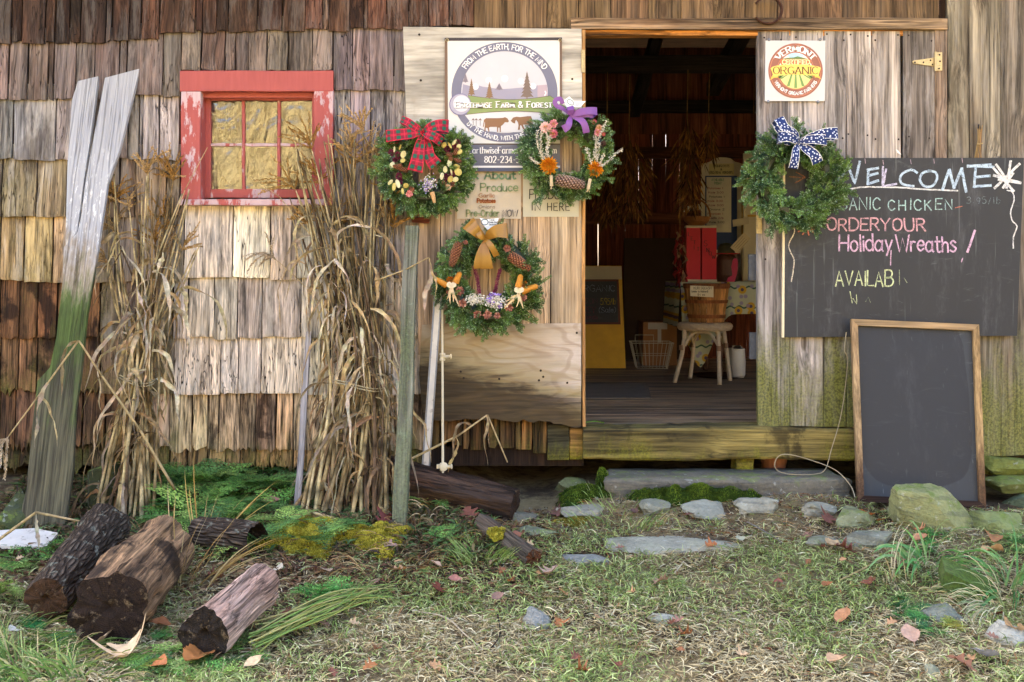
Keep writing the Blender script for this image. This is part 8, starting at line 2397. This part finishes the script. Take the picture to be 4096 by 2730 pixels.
M['cloth'] = cloth_mat()
V = []; F = []; m_ = 40
def hem(u):  # how far the front drop hangs
    return .19 + .10 * math.sin(u * 3.0 + .5) * .4 + (.40 * math.exp(-((u - .12) / .09) ** 2)) + .12 * math.exp(-((u - .0) / .05) ** 2)
for i in range(m_ + 1):
    u = i / m_; x = tx0 - .012 + (tx1 - tx0 + .024) * u; wv = .016 * math.sin(u * 40) + .01 * math.sin(u * 17)
    V.append((x, ty1, TZ + .003)); V.append((x, ty0 - .006, TZ + .003)); h = hem(u)
    for f in (.25, .6, 1.0): V.append((x + .01 * math.sin(u * 30 + f), ty0 - .012 + wv * f, TZ - h * f))
for i in range(m_):
    for k in range(4): a = i * 5 + k; F.append((a, a + 1, a + 6, a + 5))
mb = MB(); mb.add(V, F); b_ = len(mb.v)
VV = []; FF = []
for i in range(11):
    u = i / 10; y = ty0 - .01 + (ty1 - ty0) * u
    for f in (0, .3, .7, 1.0): VV.append((tx0 - .014 - .02 * f + .008 * math.sin(u * 20), y, TZ + .003 - .33 * f))
for i in range(10):
    for k in range(3): a = i * 4 + k; FF.append((a, a + 4, a + 5, a + 1))
mb.add(VV, FF); o = build('tablecloth', mb, M['cloth'], sm=True); tag(o, 'pale flowered cloth draped over the table inside the doorway', 'tablecloth')
# red sign box
e = empty('snow_sign', W(2806, 1126, 2.36), 'pair of red boards lettered LET IT SNOW on the table', 'sign')
for x0, x1 in ((2746, 2802), (2808, 2866)):
    mb = MB(); a = W(x0, 1119, 2.36); b = W(x1, 911, 2.36); mb.box((a[0], 2.36, TZ + .012), (b[0], 2.40, b[2])); build('red_board', mb, M['redpaint'], e)
for y0, y1 in ((903, 912), (1119, 1127)):
    mb = MB(); a = W(2743, y1, 2.352); b = W(2868, y0, 2.352); mb.box((a[0], 2.352, a[2] if y0 < 1000 else TZ + .005), (b[0], 2.41, b[2])); build('white_strip', mb, M['whiteboard'], e)
for s_, pp in (('LETIT', ((2753, 945), (2764, 962), (2774, 978), (2775, 998), (2788, 1004))), ('SNOW', ((2816, 985), (2826, 1008), (2836, 1022), (2848, 1036)))):
    for ch_, (x, y) in zip(s_, pp):
        mb = MB(); write(mb, ch_, x, y, 22 if s_ == 'SNOW' and ch_ == 'S' else 15, 2.6, 2.358, serif=True, col=C('2a0c10')); build('lettering', mb, M['print'], e)
# basket with handle on the red boards
p = Vector(W(2787, 903, 2.38)); p.z += .001; e = empty('handled_basket', p, 'small wicker basket with tall hoop handle on the red boards', 'basket')
mb = MB(); mb.lathe(p, [(.055, 0), (.09, .03), (.10, .062), (.094, .064), (.05, .008)], 24); build('bowl', mb, M['wicker'], e, color=C('8a5a2e'))
mb = MB(); mb.tube([p + Vector((math.cos(t) * .1, 0, .06 + math.sin(t) * .13)) for t in np.linspace(0, 3.1416, 17)], .007, 7); build('handle', mb, M['wicker'], e, color=C('7d4e28'))
mb = MB(); mb.prism([W(x, y, 2.25) for x, y in ((2728, 850), (2806, 838), (2806, 814), (2731, 830))], (0, .001, 0), C('a39a84')); o = build('paper_card', mb, M['print']); tag(o, 'paper card tied to the hoop handle of the small basket', 'paper card')
# event board
e = empty('event_board', W(2885, 1126, 2.95), 'cream notice board with arched top and blue panel behind the table goods', 'notice board')
Yb = 2.95
arch = [(2805, 1120), (2966, 1120), (2966, 655), (2955, 651), (2940, 648), (2930, 640), (2922, 634), (2905, 631), (2880, 630), (2858, 634), (2848, 642), (2836, 649), (2822, 652), (2806, 655)]
mb = MB(); P = [Vector(W(x, y, Yb)) for x, y in arch]; 
for q_ in P[:2]: q_.z = TZ + .004
mb.prism(P, (0, .02, 0)); build('panel', mb, M['whiteboard'], e)
mb = MB(); quad(mb, 2821, 2948, 704, 1000, Yb - .004, .003, C('1c3566')); build('blue_panel', mb, M['plainpaint'], e)
mb = MB(); quad(mb, 2826, 2925, 709, 930, Yb - .007, .002, C('b8b0a0')); build('paper', mb, M['plainpaint'], e)
mb = MB(); quad(mb, 2836, 2936, 655, 700, Yb - .004, .003, C('b5a878')); build('heading_paper', mb, M['plainpaint'], e)
mb = MB(); quad(mb, 2966, 2972, 655, 1100, Yb - .003, .01, C('8a6a28')); build('gold_edge', mb, M['plainpaint'], e)
for t_, x, y, h, w, c_ in (('UPCOMING EVENTS', 2853, 669, 9, 64, '3a3630'), ('&', 2882, 682, 8, 6, '3a3630'), ('EDUCATIONAL WORKSHOPS', 2838, 695, 9, 92, '3a3630'), ('AVAILABLE', 2846, 724, 9, 50, '3f7a5a'), ('TODAY', 2856, 738, 9, 30, '3f7a5a')) + tuple((random.Random(i).choice(['Carrots 2', 'Kale 3.00', 'Beets 2/lb', 'Squash 1.50', 'Onions 2', 'Garlic 10/lb', 'Potatoes 1']), 2831 + (i % 3) * 3, 757 + i * 17, 7, 60, ['8a4050', '7a4a60', '4a4a58'][i % 3]) for i in range(9)):
    mb = MB(); write(mb, t_, x, y, h, 1.5, Yb - .0085, width=w, col=C(c_)); build('lettering', mb, M['print'], e)
mb = MB(); P = [Vector(W(x, y, 2.85)) for x, y in ((2974, 1120), (3140, 1120), (3140, 612), (2974, 614))]
for q_ in P[:2]: q_.z = TZ + .004
mb.prism(P, (0, .02, 0)); o = build('second_board', mb, M['whiteboard']); tag(o, 'second cream board half hidden behind the closed door', 'notice board')
for y0, y1, c_ in ((690, 712, 'b08a20'), (860, 868, 'a5842a')):
    mb = MB(); quad(mb, 2990, 3060, y0, y1, 2.846, .003, C(c_)); build('yellow_label', mb, M['plainpaint'], o)
# goods on the table
mb = MB(); p = Vector(W(2905, 1126, 2.42)); p.z = TZ + .004; mb.lathe(p, [(.07, 0), (.085, .05), (.08, .16), (.06, .20), (.055, .20), (.05, .02)], 24); M['brownware'] = plain('brown_crock', C('4a2c1c'), .5, .2, 20); o = build('brown_crock', mb, M['brownware']); tag(o, 'dark brown crock on the table beneath the hat', 'crock')
p2 = p + Vector((0, 0, .202)); e = empty('felt_hat', p2, 'olive felt hat with red brim edge on the brown crock', 'hat')
M['felt'] = plain('olive_felt', C('4a4630'), .9, .15, 20, .2, 90)
mb = MB(); mb.lathe(p2, [(.095, .0), (.10, .006), (.062, .012), (.06, .05), (.045, .078), (.015, .085), (.001, .084)], 28); build('crown', mb, M['felt'], e, sm=True)
mb = MB(); mb.lathe(p2, [(.10, .001), (.104, .004), (.10, .008)], 28, cap=False); build('brim_edge', mb, M['redpaint'], e)
mb = MB(); c = Vector(W(2925, 1126, 2.34)); c.z = TZ + .004
prof = [(-.035, 0), (.025, 0), (.042, .06), (.05, .13), (.045, .165), (.028, .175), (.012, .16), (-.005, .09)]
mb.prism([c + Vector((x, 0, z)) for x, z in prof], (0, .05, 0)); M['pinkp'] = plain('pink_paint', C('a52a48'), .45, .1, 20); o = build('pink_boot', mb, M['pinkp']); tag(o, 'rounded pink object standing on the table edge', 'ornament')
mb = MB(); mb.tube([W(2972, 1126, 2.32), W(2968, 960, 2.32)], .004, 6, C('a5977a')); e = build('price_stick', mb, M['straw']); tag(e, 'tilted price card clipped to a stick on the table', 'price card')
mb = MB(); mb.prism([W(x, y, 2.31) for x, y in ((2920, 990), (2950, 1014), (3002, 955), (2976, 930))], (0, .001, 0), C('b5a482')); build('price_card', mb, M['print'], e)
mb = MB()
for j in range(4): pen(mb, [([(2934 + 8 * j, 988 - 9 * j * 0 + 4 * j), (2972 + 7 * j, 946 + 6 * j)], True)], lambda x, y: W(x, y, 2.3095), 1.3, (0, -.0006, 0), col=C('6a5a4a'))
build('lettering', mb, M['print'], e)
mb = MB(); mb.prism([W(x, y, 2.7) for x, y in ((2932, 908), (2996, 896), (2994, 868), (2930, 880))], (0, .001, 0), C('a59a84')); o = build('paper_card', mb, M['print']); tag(o, 'paper card in front of the blue-panelled notice board', 'paper card')
# floor things
g0 = onfloor(2945, 1510); e = empty('white_bucket', g0, 'tall white bucket with papers beside the stool', 'bucket')
M['white'] = plain('white_plastic', C('c9c2b4'), .4, .04, 10)
mb = MB(); mb.lathe(g0, [(.055, 0), (.066, .02), (.069, .11), (.062, .21), (.058, .215), (.055, .2), (.05, .02)], 28); build('body', mb, M['white'], e, sm=True)
mb = MB(); rr = random.Random(2)
for i in range(5): mb.prism([g0 + Vector((-.03 + .013 * i, 0, .12)), g0 + Vector((.01 + .008 * i, .01, .12)), g0 + Vector((.005 + .01 * i, 0, .225 + .01 * i % .02)), g0 + Vector((-.03 + .012 * i, 0, .235))], (0, .002, 0), C('a59f96'))
build('paper', mb, M['plainpaint'], e)
g0 = onfloor(2905, 1520); g0.y += .25; mb = MB(); mb.lathe(g0, [(.17, .0), (.20, .012), (.205, .012), (.175, .004), (.02, .005)], 40); o = build('tray', mb, M['brownware']); tag(o, 'dark round tray on the floor under the table', 'tray')
a, b = onfloor(2340, 1597), onfloor(2606, 1597); c, d = onfloor(2590, 1540), onfloor(2330, 1540); a.x -= .3; d.x -= .3
mb = MB(); mb.prism([p_ + Vector((0, 0, .008)) for p_ in (a, b, c, d)], (0, 0, -.007)); M['mat'] = plain('worn_mat', C('7a6a5a'), .95, .12, 12, .4, 120, speck=(9, .62, C('5a4c40'), .5)); o = build('floor_mat', mb, M['mat']); tag(o, 'flat worn brown mat on the barn floor', 'mat')
mb = MB(); mb.tube(catmull([W(2344, 1690, -.02), W(2380, 1686, .05), W(2415, 1692, .02)], 6), .004, 6, C('5a7a30')); o = build('green_stem', mb, M['blade'], sm=True); tag(o, 'green stem lying on the threshold by the open door', 'stem')
# hanging herbs and dark red bundle
def herbs(label, x, y0, y1, w, Yq, seed, cols, n=420, top=None):
    rr = random.Random(seed); rng_ = np.random.default_rng(seed); hp = Vector(W(x, y0, Yq)); e = empty('herb_bunch', hp, label, 'dried herbs', 'dried herb bunches hanging in the barn')
    h = (y1 - y0) * (5 + Yq) / 4000; ww = w * (5 + Yq) / 8000
    f = rng_.uniform(0, 1, n) ** .8; a = rng_.uniform(0, 6.283, n); r_ = ww * np.sin(np.clip(f * 1.15 + .12, 0, 1) * math.pi * .75) * np.sqrt(rng_.uniform(0, 1, n))
    B = np.stack([hp.x + np.cos(a) * r_, hp.y + np.sin(a) * r_, hp.z - f * h], 1); D = unit(np.stack([np.cos(a) * .35, np.sin(a) * .35, -np.ones(n)], 1) + rng_.normal(0, .25, (n, 3)))
    V, T = kites(B, D, rng_.uniform(.05, .12, n), rng_.uniform(.003, .007, n), unit(rng_.normal(0, 1, (n, 3))))
    cc = np.array(cols)[rng_.integers(0, len(cols), n)] * rng_.uniform(.5, 1.3, (n, 1))
    tri_mesh('leaves', V - np.array(hp), T, np.repeat(cc, 4, axis=0), M['husk'], e)
    mb = MB()
    for i in range(10): an = rr.uniform(0, 6.28); mb.tube([hp, hp + Vector((math.cos(an) * ww * .6, math.sin(an) * ww * .6, -h * rr.uniform(.5, .9)))], .002, 4, C('5a4428'))
    build('stems', mb, M['husk'], e)
    zt = W(x, top or (y0 - 120), Yq)[2]; mb = MB(); mb.tube([hp + Vector((.004, 0, -.06)), hp + Vector((-.006, 0, .05)), hp + Vector((.0, 0, zt - hp.z))], .003, 5, C('8a6a40')); build('string', mb, M['husk'], e)
HC = [C('5a3c1e'), C('7a5228'), C('3f2c1a'), C('8a5e2c')]
herbs('wide bunch of dried herbs nearest the open door', 2520, 560, 860, 190, 1.9, 1, HC, 520, 300)
herbs('narrow bunch of dried herbs hanging in the middle of the doorway', 2752, 500, 830, 120, 1.7, 2, HC, 420, 280)
herbs('dim bunch of dried herbs hanging by its knotted string', 2838, 480, 620, 50, 1.6, 3, HC, 120, 290)
herbs('short dried bunch beside the gold wreath side of the doorway', 2430, 700, 880, 110, 2.1, 4, HC, 260, 290)
rr = random.Random(6); hp = Vector(W(2720, 920, 2.35)); e = empty('red_bundle', hp, 'dark red dried bundle hanging beside the red boards', 'dried bundle')
for i in range(46):
    f = i / 46; p_ = hp + Vector((rr.uniform(-.035, .035), rr.uniform(-.03, .03), -.38 * f)); mb = MB(); mb.tube([p_, p_ + Vector((rr.uniform(-.02, .02), -.01, -.03)), p_ + Vector((rr.uniform(-.02, .02), -.012, -.06))], [.008, .011, .003], 6, jit([C('7a1c1c'), C('5a1414'), C('8a6a50')][i % 3], .2, rr)); build('pod', mb, M['petal'], e, sm=True)
mb = MB(); mb.tube([hp + Vector((0, 0, -.3)), hp + Vector((0, 0, .6))], .003, 5, C('8a6a40')); build('string', mb, M['husk'], e)
for i, (x, y0, y1) in enumerate(((2759, 270, 382), (3014, 270, 460))):
    mb = MB(); mb.tube([W(x, y0, 2.2), W(x + 2, (y0 + y1) / 2, 2.18), W(x, y1, 2.19)], .004, 5, C('6a4a28')); o = build('hanging_string', mb, M['husk']); tag(o, ['short string hanging from the tie beam mid-doorway', 'longer string hanging from the tie beam by the closed door'][i], 'string')

# ------------------------------------------------------------------ the hillside across the yard (mirrored in the window panes)
M['treebark'] = plain('tree_bark', C('5a4a3c'), .9, .3, 8, .8, 30)
def tree(label, x, y, h, r, cols, seed, n=2600):
    rr = random.Random(seed); rng_ = np.random.default_rng(seed); z = gz(x, y); e = empty('tree', (x, y, z), label, 'tree', 'trees on the hillside across the yard')
    mb = MB(); top = Vector((x + rr.uniform(-.3, .3), y, z + h * .85))
    mb.tube([(x, y, z - .2), (x + .05, y, z + h * .3), top], [.14 + h * .012, .12, .03], 9)
    tips = []
    for i in range(9):
        b = Vector((x, y, z + h * rr.uniform(.25, .7))); a = rr.uniform(0, 6.28); t = b + Vector((math.cos(a) * r * .75, math.sin(a) * r * .75, h * rr.uniform(.1, .3))); tips.append(t); mb.tube([b, b.lerp(t, .5) + Vector((0, 0, .1)), t], [.05, .035, .012], 6)
    build('trunk', mb, M['treebark'], e)
    cl = [np.array(t) for t in tips] + [np.array(top)]
    ci = rng_.integers(0, len(cl), n); B = np.array(cl)[ci] + rng_.normal(0, r * .28, (n, 3))
    V, T = kites(B, unit(rng_.normal(0, 1, (n, 3)) - np.array([0, 0, .4])), rng_.uniform(.1, .22, n), rng_.uniform(.04, .08, n), unit(rng_.normal(0, 1, (n, 3))))
    cc = np.array(cols)[rng_.integers(0, len(cols), n)] * rng_.uniform(.7, 1.25, (n, 1))
    tri_mesh('crown', V - np.array((x, y, z)), T, np.repeat(cc, 4, axis=0), M['leafgreen'], e)
GC = [C('a08c5c'), C('6a5c38'), C('b8aa80'), C('45402a')]; OC = [C('4a4630'), C('7a6e4c'), C('2f301f')]
for i, (x, y, h, r, c_, lb) in enumerate(((-6, -17, 5.5, 1.8, GC, 'golden-leaved tree lowest on the slope across the yard'), (-9.0, -15, 5.5, 1.9, OC, 'olive-brown tree beside the golden tree on the slope'), (-3, -23, 7, 2.2, GC, 'tall golden tree high on the slope'), (-14, -16, 6, 2, GC, 'golden tree at the far end of the slope'), (3, -19, 6, 2, OC, 'olive-brown tree straight across from the doorway'), (8, -22, 7, 2.3, GC, 'golden tree across from the chalkboards'), (-8, -27, 8, 2.5, OC, 'large olive tree on the crest'), (0, -29, 8, 2.6, GC, 'large golden tree on the crest'))):
    tree(lb, x, y, h, r, c_, 60 + i)
